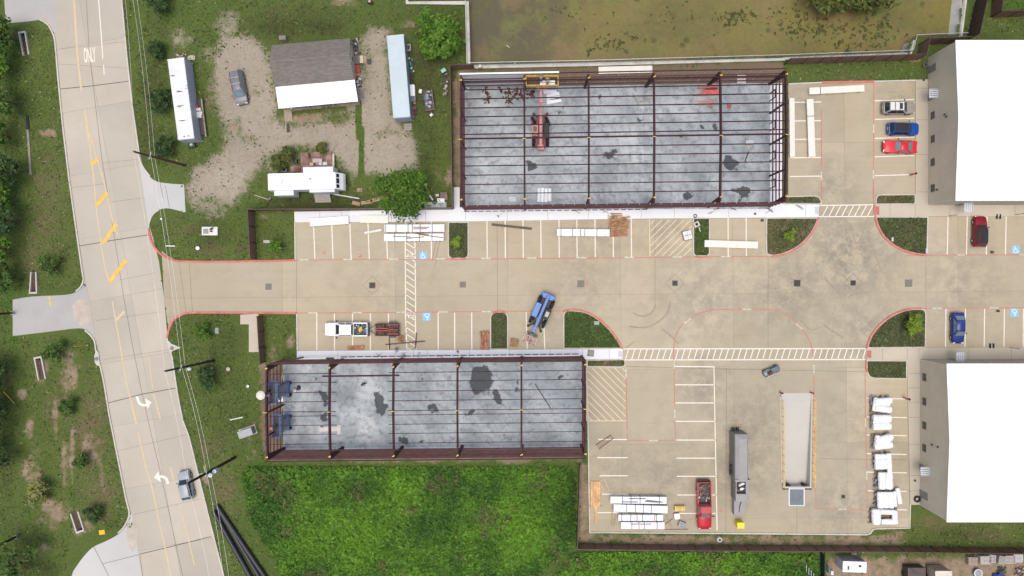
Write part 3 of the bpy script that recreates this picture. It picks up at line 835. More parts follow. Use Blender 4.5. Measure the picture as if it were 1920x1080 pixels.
island(arc([(1641,384),(1641,373),(1645,366),(1652,364.5)],3) + [(1716,364),(1716,383.5)],V_MIX)
island([(1100,674)] + [(1171,673)] + arc([(1173,680),(1171,687),(1164,689)],3) + [(1100,688)],V_MIX)
struct_kerbs = [
 ('kerb',[(553.5,416),(554,487)],KERBC),('kerb',[(557,588),(558,657)],KERBC),
 ('kerb',[(1478,158),(1540,155)],KERBC),('kerb',[(1638,153),(1716,151)],KERBC),('red_kerb',[(1540,155),(1638,153)],REDC),
 ('kerb',[(1099,689),(1102,760),(1105.5,998),(1350,999.5),(1625,1002)] + arc([(1625,1002),(1632,999),(1635,993),(1642,991)],3) + [(1705,989.5),(1706,946)],KERBC),
 ('red_kerb',arc([(279,428),(282,445),(290,463),(303,477),(320,486),(334,489.5),(360,490.5),(420,490.5),(500,489.5),(553,488)],3),REDC),
 ('kerb',arc([(299,393),(288,401),(281,415),(279,428)],3),KERBC),
 ('red_kerb',arc([(556,587),(480,586.5),(400,586),(360,586.5),(340,590),(325,601),(318,615),(314,634)],3),REDC),
 ('kerb',arc([(314,634),(318,652),(323,668),(325,680),(333,735),(344,790),(354,815),(370,880),(396,985),(420,1080),(436,1150)],2),KERBC),
 ('kerb',[(226,-40),(229,0),(239,110),(249,200),(258,262),(262,290)] ,KERBC),('kerb',arc([(257,280),(267,310),(282,331)],3),KERBC),
 ('kerb',arc([(75,37),(90,46),(99,62),(104,80),(110,150),(119,240),(131,340),(145,440),(155,510),(157,525),(152,538),(143,546)],3),KERBC),
 ('kerb',arc([(160,619),(170,628),(178,640),(181,660),(188,683),(196,720),(205,775),(213,815),(226,880),(237,935),(243,960),(240,975),(231,990),(222,999)],3),KERBC),
]
for nm,pts,mt in struct_kerbs:
 mb = MB(); mb.wall([W(*p) for p in pts],.2 if nm == 'kerb' else .28,-0.02,.14)
 struct(mb.build(nm,mt))
mb = MB()
mb.flat(P([(1723,657),(1740,657),(1740,670),(1723,670)]),.133) if False else None
for q in ([(1640.5,387),(1648,387),(1648,403),(1640.5,403)],[(1625,657),(1633,657),(1633,671),(1625,671)]): mb.flat(P(q),.136)
struct(mb.build('tactile_paving',M('red_tactile',(0.42,0.15,0.115),0.85,var=0.1,scale=3,spec=0.2)))
mb = MB()
for q in ([(747,398),(756,398),(756,413),(747,413)],[(776,398),(785,398),(785,413),(776,413)],[(753,660),(761,660),(761,671),(753,671)],[(783,659),(789.5,659),(789.5,671),(783,671)],[(1527,388),(1534,388),(1534,402),(1527,402)],[(1159,658),(1166,658),(1166,669),(1159,669)]): mb.flat(P(q),.136)
struct(mb.build('tactile_paving',M('grey_tactile',(0.47,0.48,0.52),0.85,var=0.1,scale=5,spec=0.2)))
# kerb inlets beside the road
def kerb_inlet(pts,label):
 t = thing('kerb_inlet',label,'drain inlet',W(*pts[0]))
 c = [W(*p) for p in pts]
 mb = MB(); mb.prism(c,0,.17); mb.build('inlet_slab',KERBC,t,True,bevel=.02)
 mid = sum((Vector(p) for p in c),Vector()) / len(c)
 mb = MB(); mb.cyl((mid.x,mid.y,.165),(mid.x,mid.y,.18),.3,n=16); mb.build('manhole_lid',M('cast_iron',(0.20,0.19,0.18),.7,.3),t,True)
kerb_inlet([(181,655),(186,661),(188,686),(183,685),(179,680),(178,668)],'concrete kerb inlet on the left edge of the road below the grey driveway')
kerb_inlet([(317,638),(322,644),(340,652),(324,658),(321,664),(318,660)],'concrete kerb inlet with a pointed apron on the right edge of the road')
# ------------------------------------------------------------------ pond with retaining walls
def pond_mat():
 m,nt,bs,L = base_mat('murky_pond_water')
 pos = nd(nt,'ShaderNodeNewGeometry').outputs['Position']
 sep = nd(nt,'ShaderNodeSeparateXYZ'); L.new(pos,sep.inputs[0])
 n1 = noise(nt,pos,0.06,6,0.6); n2 = noise(nt,pos,0.35,6,0.65); n3 = noise(nt,pos,2.4,5,0.7)
 xx = mth(nt,'ADD',sep.outputs[0],mth(nt,'MULTIPLY',mth(nt,'SUBTRACT',n2,.5),18))
 c = mixc(nt,mapr(nt,xx,-1,9),(0.098,0.086,0.056),(0.175,0.145,0.052))
 c = mixc(nt,mapr(nt,xx,34,46),c,(0.175,0.148,0.042))
 c = mixc(nt,mapr(nt,n1,0.45,0.62,0,.8),c,(0.112,0.105,0.040))
 c = mixc(nt,mapr(nt,n2,0.50,0.66,0,.6),c,(0.15,0.165,0.048))
 c = mixc(nt,mapr(nt,noise(nt,pos,0.16,5,.6),0.53,0.66,0,.6),c,(0.21,0.15,0.07))
 vor = nd(nt,'ShaderNodeTexVoronoi'); vor.inputs['Scale'].default_value = 0.42; L.new(pos,vor.inputs['Vector'])
 ds = mth(nt,'ADD',vor.outputs['Distance'],mth(nt,'MULTIPLY',n3,0.25))
 msk = mth(nt,'MULTIPLY',mapr(nt,ds,0.26,0.38,1,0),mapr(nt,n2,0.44,0.58))
 msk = mth(nt,'MULTIPLY',msk,mapr(nt,xx,2,12))
 c = mixc(nt,mth(nt,'MULTIPLY',msk,0.6),c,(0.040,0.042,0.016))
 c = mixc(nt,mapr(nt,n3,0.42,0.75,0,.45),c,(0.075,0.065,0.032))
 L.new(c,bs.inputs['Base Color'])
 bs.inputs['Roughness'].default_value = 0.3
 bs.inputs['Specular IOR Level'].default_value = 0.12
 bump(nt,bs,n3,0.06,0.03)
 return m
mb = MB()
pb = [(p.x,p.y) for p in P(POND)]
mb.flat(inset(pb,-0.5),-1.5)
struct(mb.build('pond',pond_mat()))
WALLC = M('weathered_wall_concrete',(0.50,0.485,0.44),0.85,var=0.12,scale=0.5,grime=0.45,spec=0.25)
RAILM = M('galvanised_rail',(0.42,0.44,0.45),0.45,.6,var=0.1,scale=4)
DKMESH = M('dark_wire_mesh',(0.10,0.105,0.11),0.6,.3,var=0.2,scale=8)
def ret_wall(pts,label,w=.42,off=0.0,h=.28):
 t = thing('retaining_wall',label,'retaining wall',W(*pts[0]))
 c = [W(*p) for p in pts]
 mb = MB(); mb.wall([(p.x,p.y) for p in c],w,-2.2,h); mb.build('wall',WALLC,t,True)
 mb = MB(); mb.wall([(p.x,p.y) for p in c],w + .1,h,h + .08); mb.build('coping',WALLC,t,True)
 return t
ret_wall([(764,-150),(764,7),(873,7)],'low concrete retaining wall round the grey pool behind the yard')
ret_wall([(876,4),(879,128)],'concrete retaining wall along the west side of the pond beside the round tree')
ret_wall([(886,126.5),(1100,122),(1468,112.5),(1468,111),(1700,103)],'long concrete retaining wall along the south side of the pond behind the steel frame')
def rail_fence(pts,label,h=1.2,seg=2.4,z0=.3,meshed=True):
 t = thing('chain_link_fence',label,'fence',W(*pts[0]))
 c = [W(*p) for p in pts]
 rail = MB(); netting = MB()
 for a,b in zip(c[:-1],c[1:]):
  n = max(1,int(round((b - a).length / seg)))
  for i in range(n + 1):
   p = a.lerp(b,i / n)
   q = MB(); q.cyl((p.x,p.y,z0),(p.x,p.y,z0 + h),.035,n=6)
   if t is not None and not (i == n and b is not c[-1]): q.build('fence_post',RAILM,t,True)
  rail.beam((a.x,a.y,z0 + h),(b.x,b.y,z0 + h),.07,.07)
  if meshed:
   L_ = (b - a).length; d = (b - a) / L_
   k = int(L_ / .22)
   for i in range(k):
    s0 = a + d * (i * .22); s1 = a + d * min(L_,i * .22 + .5)
    netting.beam((s0.x,s0.y,z0 + .05),(s1.x,s1.y,z0 + h),.012,.012)
    netting.beam((s1.x,s1.y,z0 + .05),(s0.x,s0.y,z0 + h),.012,.012)
 rail.build('top_rail',RAILM,t,True)
 if meshed: netting.build('wire_mesh',DKMESH,t,True)
rail_fence([(764,-100),(766,2.5),(871,2.5)],'wire fence with thin posts on the low wall round the grey pool',1.1)
rail_fence([(872,-100),(874,5),(877,125)],'wire fence on the retaining wall west of the pond',1.1)
rail_fence([(879,125.5),(1100,121),(1468,110.5),(1699,102),(1706,74),(1800,70)],'long wire fence with a pale top rail along the pond edge',1.6)
t = thing('sloped_wall','sloping concrete embankment wall on the east side of the pond','retaining wall',W(1800,0))
mb = MB()
for (a,b) in (((1812,-150),(1789,71)),):
 A = W(*a); Bp = W(*b)
 mb.add([(A.x - .2,A.y,-1.8),(A.x + 1.15,A.y,.25),(A.x + 1.4,A.y,.25),(A.x + 1.4,A.y,-1.8),(Bp.x - .2,Bp.y,-1.8),(Bp.x + .85,Bp.y,.25),(Bp.x + 1.05,Bp.y,.25),(Bp.x + 1.05,Bp.y,-1.8)],
   [(0,1,5,4),(1,2,6,5),(2,3,7,6),(0,3,2,1),(4,5,6,7)])
mb.build('embankment',WALLC,t,True)
t = thing('sloped_wall','short sloping concrete outfall wall at the corner of the pond fence','retaining wall',W(1702,90))
mb = MB()
A = W(1695,103); Bp = W(1707,76)
mb.add([(A.x - .2,A.y,-1.8),(A.x + .75,A.y,.2),(A.x + 1.0,A.y,.2),(A.x + 1.0,A.y,-1.8),(Bp.x - .2,Bp.y,-1.8),(Bp.x + .35,Bp.y,.2),(Bp.x + .6,Bp.y,.2),(Bp.x + .6,Bp.y,-1.8)],
  [(0,1,5,4),(1,2,6,5),(2,3,7,6),(0,3,2,1),(4,5,6,7)])
mb.build('embankment',WALLC,t,True)
t = thing('outfall_pipe','black drain outlet box in the pond below the brown fence','pipe',W(1595,102))
c = W(1594,101)
mb = MB(); mb.box((c.x,c.y,-1.0),(1.1,.8,.9)); mb.build('outlet_box',M('black_plastic',(.012,.013,.018),.6,var=.2),t,True,bevel=.04)
mb = MB(); mb.cyl((c.x,c.y + .35,-1.1),(c.x,c.y + .7,-1.1),.3,.3,14); mb.build('pipe_mouth',MATS['black_plastic'],t,True)
# ------------------------------------------------------------------ loading dock
t = thing('loading_dock','sunken concrete loading ramp with yellow guard rails and a grey lift plate','loading dock',W(1495,830))
DOCKC = concrete('dock_concrete',(0.47,0.445,0.385),(0.52,0.495,0.43),None,0.14,0.04)
n0,n1_,s0,s1 = W(1468,737),W(1521,737),W(1471,912),W(1518,912)
mb = MB(); mb.add([(n0.x,n0.y,.012),(n1_.x,n1_.y,.012),(s1.x,s1.y,-1.25),(s0.x,s0.y,-1.25)],[(0,3,2,1)])
mb.build('ramp',DOCKC,t,True)
mb = MB()
mb.wall([(n0.x - .13,n0.y),(s0.x - .13,s0.y - .26)],.26,-1.4,.09); mb.wall([(n1_.x + .13,n1_.y),(s1.x + .13,s1.y - .26)],.26,-1.4,.09)
mb.box(((s0.x + s1.x) / 2,s0.y - .14,-.66),(s1.x - s0.x - .002,.26,1.48)); mb.build('side_wall',DOCKC,t,True)
g = W(1493.5,932); mb = MB(); mb.box((g.x,g.y,.03),(2.35,2.55,.05)); mb.build('lift_surround',NEWC,t,True)
mb = MB(); mb.box((g.x,g.y,.075),(2.0,2.3,.05)); mb.build('lift_plate',M('grey_steel_plate',(0.13,0.16,0.175),.6,.2,var=.12,scale=1.5,grime=.3),t,True)
RUB = M('black_rubber',(0.015,0.015,0.016),.8,var=.2)
for x in (1478,1509):
 q = W(x,910); mb = MB(); mb.box((q.x,q.y,-.35),(.5,.3,.9)); mb.build('dock_bumper',RUB,t,True)
for xx in (1465.8,1523.5):
 for (yy0,yy1) in ((750,912),):
  a = W(xx - .4 if xx < 1500 else xx + .8,yy0); b = W(xx + 1.2 if xx < 1500 else xx - .6,yy1)
  rail = MB(); YP = M('yellow_rail_paint',(0.66,0.42,0.07),.5,var=.12,scale=2,grime=.15)
  for z in (.55,1.05): rail.beam((a.x,a.y,z),(b.x,b.y,z),.06,.06)
  rail.build('guard_rail',YP,t,True)
  for i in range(12):
   p = a.lerp(b,i / 11); mb = MB(); mb.cyl((p.x,p.y,.08),(p.x,p.y,1.05),.035,n=6); mb.build('rail_post',YP,t,True)
# painted kerb stripes beside the rails
mb = MB(); mb.strip([W(1527,745),W(1525.5,905)],.3,.021); struct(mb.build('yellow_edge_line',M('orange_edge_paint',(0.58,0.42,0.22),.7,var=.1,scale=1,grime=.2,spec=.3)))
mb = MB(); mb.strip([W(1463.8,745),W(1466.5,905)],.2,.021); struct(mb.build('yellow_edge_line',M('cream_edge_paint',(0.52,0.45,0.30),.7,var=.1,scale=1,grime=.1,spec=.3)))
# ------------------------------------------------------------------ fences
BROWN = M('brown_metal_panel',(0.19,0.105,0.085),0.6,.0,var=0.12,scale=0.9,grime=0.2)
BROWND = M('dark_brown_post',(0.065,0.035,0.03),0.5,.1,var=0.15,scale=2)
def panel_fence(pts,label,h=2.2,seg=2.4,mat=None,post=None,z0=0.0,name='metal_fence'):
 t = thing(name,label,'fence',W(*pts[0]))
 c = [W(*p) for p in pts]
 mat = mat or BROWN; post = post or BROWND
 for a,b in zip(c[:-1],c[1:]):
  n = max(1,int(round((b - a).length / seg))); d = (b - a).normalized()
  mb = MB()
  for i in range(n):
   p = a.lerp(b,i / n); q = a.lerp(b,(i + 1) / n)
   L_ = (q - p).length; nr = 8
   mb.beam((p.x,p.y,z0 + h / 2),(q.x,q.y,z0 + h / 2),.035,h)
   for k in range(nr):
    r = p.lerp(q,(k + .5) / nr)
    mb.box((r.x,r.y,z0 + h / 2),(.06,.085,h - .06),rz=math.atan2(d.y,d.x))
  mb.build('panel',mat,t,True)
  rl_ = MB(); rl_.beam((a.x,a.y,z0 + h + .03),(b.x,b.y,z0 + h + .03),.09,.06); rl_.build('top_rail',post,t,True)
  for i in range(n + 1):
   p = a.lerp(b,i / n)
   if i == n and b is not c[-1]: continue
   mb = MB(); mb.box((p.x,p.y,z0 + h / 2 + .03),(.12,.14,h + .08),rz=math.atan2(d.y,d.x)); mb.build('fence_post',post,t,True)
 return t
panel_fence([(889,129.5),(847,131),(851,391)],'brown metal fence between the cluttered yard and the upper steel frame',2.2)
panel_fence([(849,392.5),(470,395.5)],'brown metal fence along the pavement behind the white camper',2.2)
panel_fence([(477,397),(481.5,485)],'short brown metal fence beside the small tree on the upper lawn',2.4)
panel_fence([(493,592),(498,678)],'short brown metal fence beside the lower patch of dirt',2.2)
panel_fence([(1086,868),(1081,1019)],'brown metal fence on the east edge of the weed field',2.0)
panel_fence([(1083,1019),(1300,1021.5),(1620,1023.5),(1990,1028)],'long brown metal fence along the bottom edge of the car park',2.2)
panel_fence([(1470,121),(1718,112.5),(1723,84),(1800,81)],'tall brown metal fence between the pond and the grass strip',2.7)
panel_fence([(1812,76),(1829,0),(1840,-60)],'tall dark brown metal fence beside the sloping embankment',3.0,mat=BROWND)
panel_fence([(1866,-60),(1857,33),(1990,28)],'brown metal fence in the top right corner round bright grass',2.4)
GREENF = M('dark_green_panel',(0.016,0.032,0.032),.5,.1,var=.15)
panel_fence([(1538,1034),(1537,1150)],'dark green solid fence panel at the dirt storage yard',1.6,3,GREENF,GREENF)
# ------------------------------------------------------------------ steel frames under construction
STEEL = M('maroon_primed_steel',(0.085,0.036,0.036),0.7,0.0,var=0.15,scale=1.2,c2=(0.105,0.05,0.05),grime=0.15,spec=.2)
STEELD = M('dark_maroon_steel',(0.060,0.027,0.031),0.7,0.0,var=0.15,scale=1.5,spec=.2)
STEELP = M('purlin_steel',(0.040,0.018,0.022),0.7,0.0,var=0.2,scale=1.5,c2=(0.055,0.026,0.031),spec=.2)
STRAPY = M('yellow_strap',(0.68,0.45,0.03),.5,var=.1)
RODW = M('pale_brace_rod',(0.55,0.50,0.47),.5,.2,var=.1)
LINER = M('white_wall_liner',(0.74,0.75,0.78),.5,var=.05,scale=.5,grime=.06)
m,nt,bs,L_ = base_mat('translucent_wall_liner')      # daylight shines through the thin sheet
co = nd(nt,'ShaderNodeTexCoord').outputs['Object']
cc = mixc(nt,mapr(nt,noise(nt,co,.8,4),.3,.7),(.92,.92,.93),(.95,.95,.95))
tl = nd(nt,'ShaderNodeBsdfTranslucent'); mxs = nd(nt,'ShaderNodeMixShader'); mxs.inputs[0].default_value = .6
nt.links.new(cc,tl.inputs[0]); nt.links.new(cc,bs.inputs['Base Color'])
nt.links.new(bs.outputs[0],mxs.inputs[1]); nt.links.new(tl.outputs[0],mxs.inputs[2]); nt.links.new(mxs.outputs[0],nt.nodes['Material Output'].inputs[0])
LINERT = m
def steel_frame(label,TL,TR,BR,BL,fr,purl,endposts,HE=6.6,HR=7.0,ridge=.5,bent=None):
 """open portal frame; corners are the eave corners seen in plan"""
 ctr = W(*TL,HE).lerp(W(*BR,HE),.5); ctr.z = 0
 t = thing('steel_building_frame',label,'steel frame',ctr)
 q = [W(*TL,HE),W(*TR,HE),W(*BR,HE),W(*BL,HE)]
 def T(u,v,h):
  p = q[0].lerp(q[1],u).lerp(q[3].lerp(q[2],u),v)
  return Vector((p.x,p.y,h))
 def rz(v): return HE + (HR - HE) * (1 - abs(v - ridge) / max(ridge,1 - ridge)) - .25
 ex = (q[1] - q[0]).normalized()
 for u in fr:                                  # rafters and tapered columns
  for (va,vb) in ((0.012,ridge),(ridge,0.988)):
   a = T(u,va,rz(va)); b = T(u,vb,rz(vb))
   mb = MB(); mb.beam(a,b,.06,.5)
   mb.beam(a + Vector((0,0,.26)),b + Vector((0,0,.26)),.21,.03); mb.beam(a - Vector((0,0,.26)),b - Vector((0,0,.26)),.26,.03)
   mb.build('rafter',STEELD,t,True)
  for v,s in ((0.0,1),(1.0,-1)):
   p = T(u,v,0); inn = (T(u,.5,0) - p).normalized()
   mb = MB(); top = HE - .45
   o1 = p + inn * .1; o2 = p + inn * .38; o3 = p + inn * .95
   w = ex * .13
   mb.add([o1 - w,o2 - w,o3 - w + Vector((0,0,top)),o1 - w + Vector((0,0,top)),o1 + w,o2 + w,o3 + w + Vector((0,0,top)),o1 + w + Vector((0,0,top))],
     [(0,3,2,1),(4,5,6,7),(0,4,7,3),(1,2,6,5),(3,7,6,2),(0,1,5,4)])
   mb.box((p + inn * .24) + Vector((0,0,.17)),(.45,.45,.03))
   mb.build('column',STEELD,t,True,fix=True)
   e = T(u,0.045 if v == 0 else .955,HE + .16); mb = MB()
   mb.box(e,(.34,.10,.1),rz=rnd.uniform(-.5,.5)); mb.box(e + Vector((.1,.08,.03)),(.10,.18,.08),rz=rnd.uniform(-.6,.6)); mb.build('anchor_strap',STRAPY,t,True)
  e = T(u,ridge,HR + .12); mb = MB(); mb.box(e,(.62,.1,.1),rz=.1); mb.box(e + Vector((0,-.1,0)),(.4,.06,.08)); mb.build('anchor_strap',STRAPY,t,True)
 for (v,u0,u1,w) in purl:                   # roof purlins
  a = T(u0,v,rz(v) + .36); b = T(u1,v,rz(v) + .36)
  mb = MB(); mb.beam(a,b,.03,.2); mb.beam(a + Vector((0,.03,.1)),b + Vector((0,.03,.1)),w,.02); mb.beam(a - Vector((0,.03,.1)),b - Vector((0,.03,.1)),w,.02)
  mb.build('purlin',STEELP,t,True)
 for v in (0.0,1.0):                          # eave struts and side girts
  a = T(0,v,HE); b = T(1,v,HE)
  mb = MB(); mb.beam(a,b,.10,.25); mb.build('eave_strut',STEELD,t,True)
  sgn = 1 if v == 0 else -1
  far = (v == 0) == (TL[1] < 400)
  for h in ((1.5,3.0,4.6) if far and TL[1] < 400 else (.9,1.9,2.9,3.9,4.8,5.7) if far else (1.4,2.7,4.0,5.3)):
   mb = MB(); off = Vector((0,-.1 * sgn,0))
   a = T(0,v,h) + off; b = T(1,v,h) + off
   mb.beam(a,b,.15 if far and TL[1] < 400 else .22,.03); mb.beam(a + Vector((0,.1 * sgn,-.08)),b + Vector((0,.1 * sgn,-.08)),.02,.16)
   mb.build('girt',STEEL,t,True)
 for u,sgn in ((0.0,1),(1.0,-1)):          # end walls
  for h in (1.4,2.7,4.0,5.3):
   mb = MB(); off = Vector((.1 * sgn,0,0))
   a = T(u,.01,h) + off; b = T(u,.99,h) + off
   mb.beam(a,b,.2,.03); mb.build('girt',STEEL,t,True)
  for v in endposts[0 if u == 0 else 1]:
   p = T(u,v,.13); mb = MB(); mb.box((p.x + .12 * sgn,p.y,3.35),(.22,.2,6.5)); mb.build('wall_post',STEELD,t,True)
 return t,T,rz
# upper frame: five bays, purlins running the whole length
UT = dict(TL=(862,140),TR=(1476,128.5),BR=(1475.5,379),BL=(863,386))
pv = [.055,.12,.19,.26,.328,.395,.462,.495,.565,.632,.70,.77,.84,.91]
FU,TU,RU = steel_frame('large maroon steel building frame between the pond and the upper car park row',UT['TL'],UT['TR'],UT['BR'],UT['BL'],
      (0.003,.1971,.394,.594,.797,.997),[(v,0,1,.14 if abs(v - .495) < .01 else .05) for v in pv],((.27,.5,.74),(.25,.5,.75)),ridge=.495)
def brace(T,parent,pairs):
 for (a,b) in pairs:
  mb = MB(); mb.beam(a,b,.035,.035); mb.build('sag_rod',RODW,parent,True)
brace(TU,FU,[(TU(u,0,6.5),TU(u,0,1.1)) for u in [.23,.265,.30,.335,.365,.425,.455,.49,.52,.555,.585,.625,.66,.69,.725,.755,.825,.86,.895,.93]])
brace(TU,FU,[(TU(u,1,6.75) + Vector((0,.15,0)),TU(u,1,6.75) + Vector((0,-.15,0))) for u in [i * .033 + .02 for i in range(29)]])
for v in (.12,.36,.60,.82):                      # framed openings in the east wall
 p = TU(1,v,.13); mb = MB()
 for s in (-.55,.55): mb.box((p.x - .1,p.y + s,1.2),(.12,.1,2.2))
 mb.box((p.x - .1,p.y,2.3),(.12,1.2,.1)); mb.build('door_frame',STEELD,FU,True)
for (h0,h1) in ((0.2,1.05),(1.35,2.25),(2.5,3.4),(3.75,4.5),(4.8,5.55),(5.85,6.55)):   # white liner sheets already fixed on the first bay
 a = TU(0.005,0,h0); b = TU(.2,0,h0)
 mb = MB(); mb.beam((a.x,a.y + .14,(h0 + h1) / 2),(b.x,b.y + .14,(h0 + h1) / 2),.012,h1 - h0 + .22); mb.build('wall_liner',LINERT,FU,True)
a = TU(.0,0,6.75); b = TU(.303,0,6.75); mb = MB(); mb.beam(a + Vector((0,.06,0)),b + Vector((0,.06,0)),.22,.04); mb.build('eave_trim',LINER,FU,True)
a = TU(.2,0,1); b = TU(.26,0,1); mb = MB(); mb.beam((a.x,a.y + .12,1.0),(b.x,b.y + .12,1.0),.03,1.4); mb.build('wall_liner',LINER,FU,True)
mb = MB(); a = TU(0,1,1.1) + Vector((0,-.2,0)); b = TU(.6,1,1.1) + Vector((0,-.2,0))
for i in range(26): mb.beam(a.lerp(b,i / 26),a.lerp(b,(i + .75) / 26),.1,.06)
mb.build('base_angle',STEELD,FU,True)
# lower frame: purlins of the second bay not yet fitted
LT = dict(TL=(498,683),TR=(1099,675.5),BR=(1099,859.5),BL=(499,865.5))
pl_ = [.10,.19,.29,.385,.485,.53,.625,.72,.82]
purl = [(v,0.0,.222,.07) for v in pl_] + [(v,.385,1.0,.07) for v in pl_] + [(.128,.178,.418,.2),(.885,.17,.42,.14)]
FL,TLW,RL = steel_frame('maroon steel building frame above the bright green weed field',LT['TL'],LT['TR'],LT['BR'],LT['BL'],(0.003,.199,.398,.598,.798,.997),purl,((.28,.5,.74),(.27,.5,.74)),ridge=.485)
mb = MB(); a = TLW(.2,0,1.1) + Vector((0,.28,0)); b = TLW(.99,0,1.1) + Vector((0,.28,0))
for i in range(30): mb.beam(a.lerp(b,i / 30),a.lerp(b,(i + .8) / 30),.12,.06)
mb.build('base_angle',STEELD,FL,True)
# slabs with oil and damp stains (their own surface wear)
def slab(name,corners,stains,brown,z=.15):
 c = P(corners); nx_,ny_ = 220,90
 vs = []; ms = []
 for j in range(ny_ + 1):
  for i in range(nx_ + 1):
   p = c[0].lerp(c[1],i / nx_).lerp(c[3].lerp(c[2],i / nx_),j / ny_)
   vs.append((p.x,p.y,z))
 V = np.array(vs); px,py = PX(V[:,0],V[:,1])
 m = np.zeros(len(V)); b_ = np.zeros(len(V))
 nz = fbm(px,py,.09,5,3)
 wx = (fbm(px,py,.055,31,3) - .5) * 26; wy = (fbm(px,py,.055,47,3) - .5) * 26
 for (x,y,rx,ry,a) in stains: m = np.maximum(m,a * np.exp(-(((px + wx - x) / rx) ** 2 + ((py + wy - y) / ry) ** 2) * 1.1))
 for (x,y,rx,ry,a) in brown: b_ = np.maximum(b_,a * np.exp(-((px - x) / rx) ** 2 - ((py - y) / ry) ** 2))
 fs = []
 for j in range(ny_):
  for i in range(nx_):
   a = j * (nx_ + 1) + i; fs.append((a,a + nx_ + 1,a + nx_ + 2,a + 1))
 me = bpy.data.meshes.new(name); n = len(vs)
 vs += [(p.x,p.y,zz) for zz in (z,-.1) for p in c]
 fs += [(n + (i + 1) % 4,n + i,n + 4 + i,n + 4 + (i + 1) % 4)[::-1] for i in range(4)]
 me.from_pydata(vs,[],fs)
 mm = np.concatenate([np.stack([m,b_,np.zeros_like(m),np.ones_like(m)],-1),np.tile([0,0,0,1.],(8,1))])
 ca = me.color_attributes.new('mask','FLOAT_COLOR','POINT'); ca.data.foreach_set('color',mm.ravel())
 me.materials.append(SLABC); me.update()
 o = bpy.data.objects.new(name,me); COL.objects.link(o); struct(o)
slab('foundation_slab',[(871,164),(1443.5,156),(1443.5,392),(872,393)],
  [(992,312,12,16,.9),(1146,288,14,14,.8),(1368,306,11,14,1),(1290,365,18,10,.9),(1391,360,18,16,1),(1052,208,10,14,.6),(1200,220,12,12,.55),(1312,240,8,6,.7),(1282,251,5,5,.8),(1340,240,8,9,.75),(1128,183,7,8,.6),(1090,183,7,7,.45),(1180,372,8,10,.5),(1128,215,8,8,.5),(1180,197,8,5,.4),(880,250,4,6,.3),(920,290,16,30,.35),(1160,300,10,20,.4),(1330,320,10,20,.35),(1424,195,14,10,.5),(950,260,30,20,.3),(1010,300,20,30,.3),(1290,208,30,12,.25),(985,345,4,3,.5),(1345,295,6,5,.5)],
  [(1335,188,26,8,.5),(940,170,50,6,.35),(1400,165,60,6,.4),(1330,166,60,5,.4)])
slab('foundation_slab',[(531,682),(1093,678),(1093,842),(532,843)],
  [(903,714,24,30,1),(930,745,15,18,.85),(712,755,17,26,.85),(703,742,7,11,1.2),(717,768,9,14,1.2),(607,742,14,9,.9),(609,757,8,9,.9),(611,781,12,10,.95),(596,715,4,4,.8),(597,803,7,7,.7),(543,741,9,7,.8),(812,768,9,12,.75),(760,828,10,9,.75),(790,828,14,8,.6),(800,705,8,8,.55),(850,700,9,14,.5),(655,722,8,10,.4),(670,780,14,14,.4),(886,775,16,10,.6),(968,726,12,18,.55),(1050,712,14,12,.6),(1020,772,10,14,.45),(855,750,6,10,.5),(942,822,6,16,.5),(1010,750,14,20,.3),(745,800,12,10,.35),(540,800,5,4,.6),(555,803,4,4,.5),(640,820,20,8,.3)],
  [(620,803,30,6,.35),(640,825,20,10,.35),(680,838,60,4,.4),(540,690,10,6,.2)])
# ------------------------------------------------------------------ finished metal buildings
SIDING = M('beige_metal_siding',(0.60,0.54,0.425),0.55,.1,var=0.06,scale=.4,grime=.08)
SIDING_R = M('beige_siding_rib',(0.49,0.44,0.345),0.55,.1,var=0.06,scale=.4)
ROOFW = M('white_metal_roof',(0.86,0.87,0.88),0.45,.0,var=0.02,scale=.3,spec=.4)
GLASSD = M('dark_window_glass',(0.02,0.026,0.03),0.08,.0,var=.2,bmp=0,spec=.8)
FRAMEB = M('beige_window_frame',(0.34,0.31,0.26),.5,var=.05)
FRAMEW = M('white_window_frame',(0.55,0.54,0.50),.5,var=.05)
AWN = M('pale_awning_metal',(0.55,0.58,0.62),.4,.2,var=.08)
AWND = M('dark_bracket_metal',(0.16,0.18,0.20),.5,.2,var=.1)  # dark grey metal of the brackets along the eave
DOORG = M('grey_steel_door',(0.22,0.215,0.205),.5,.1,var=.06)
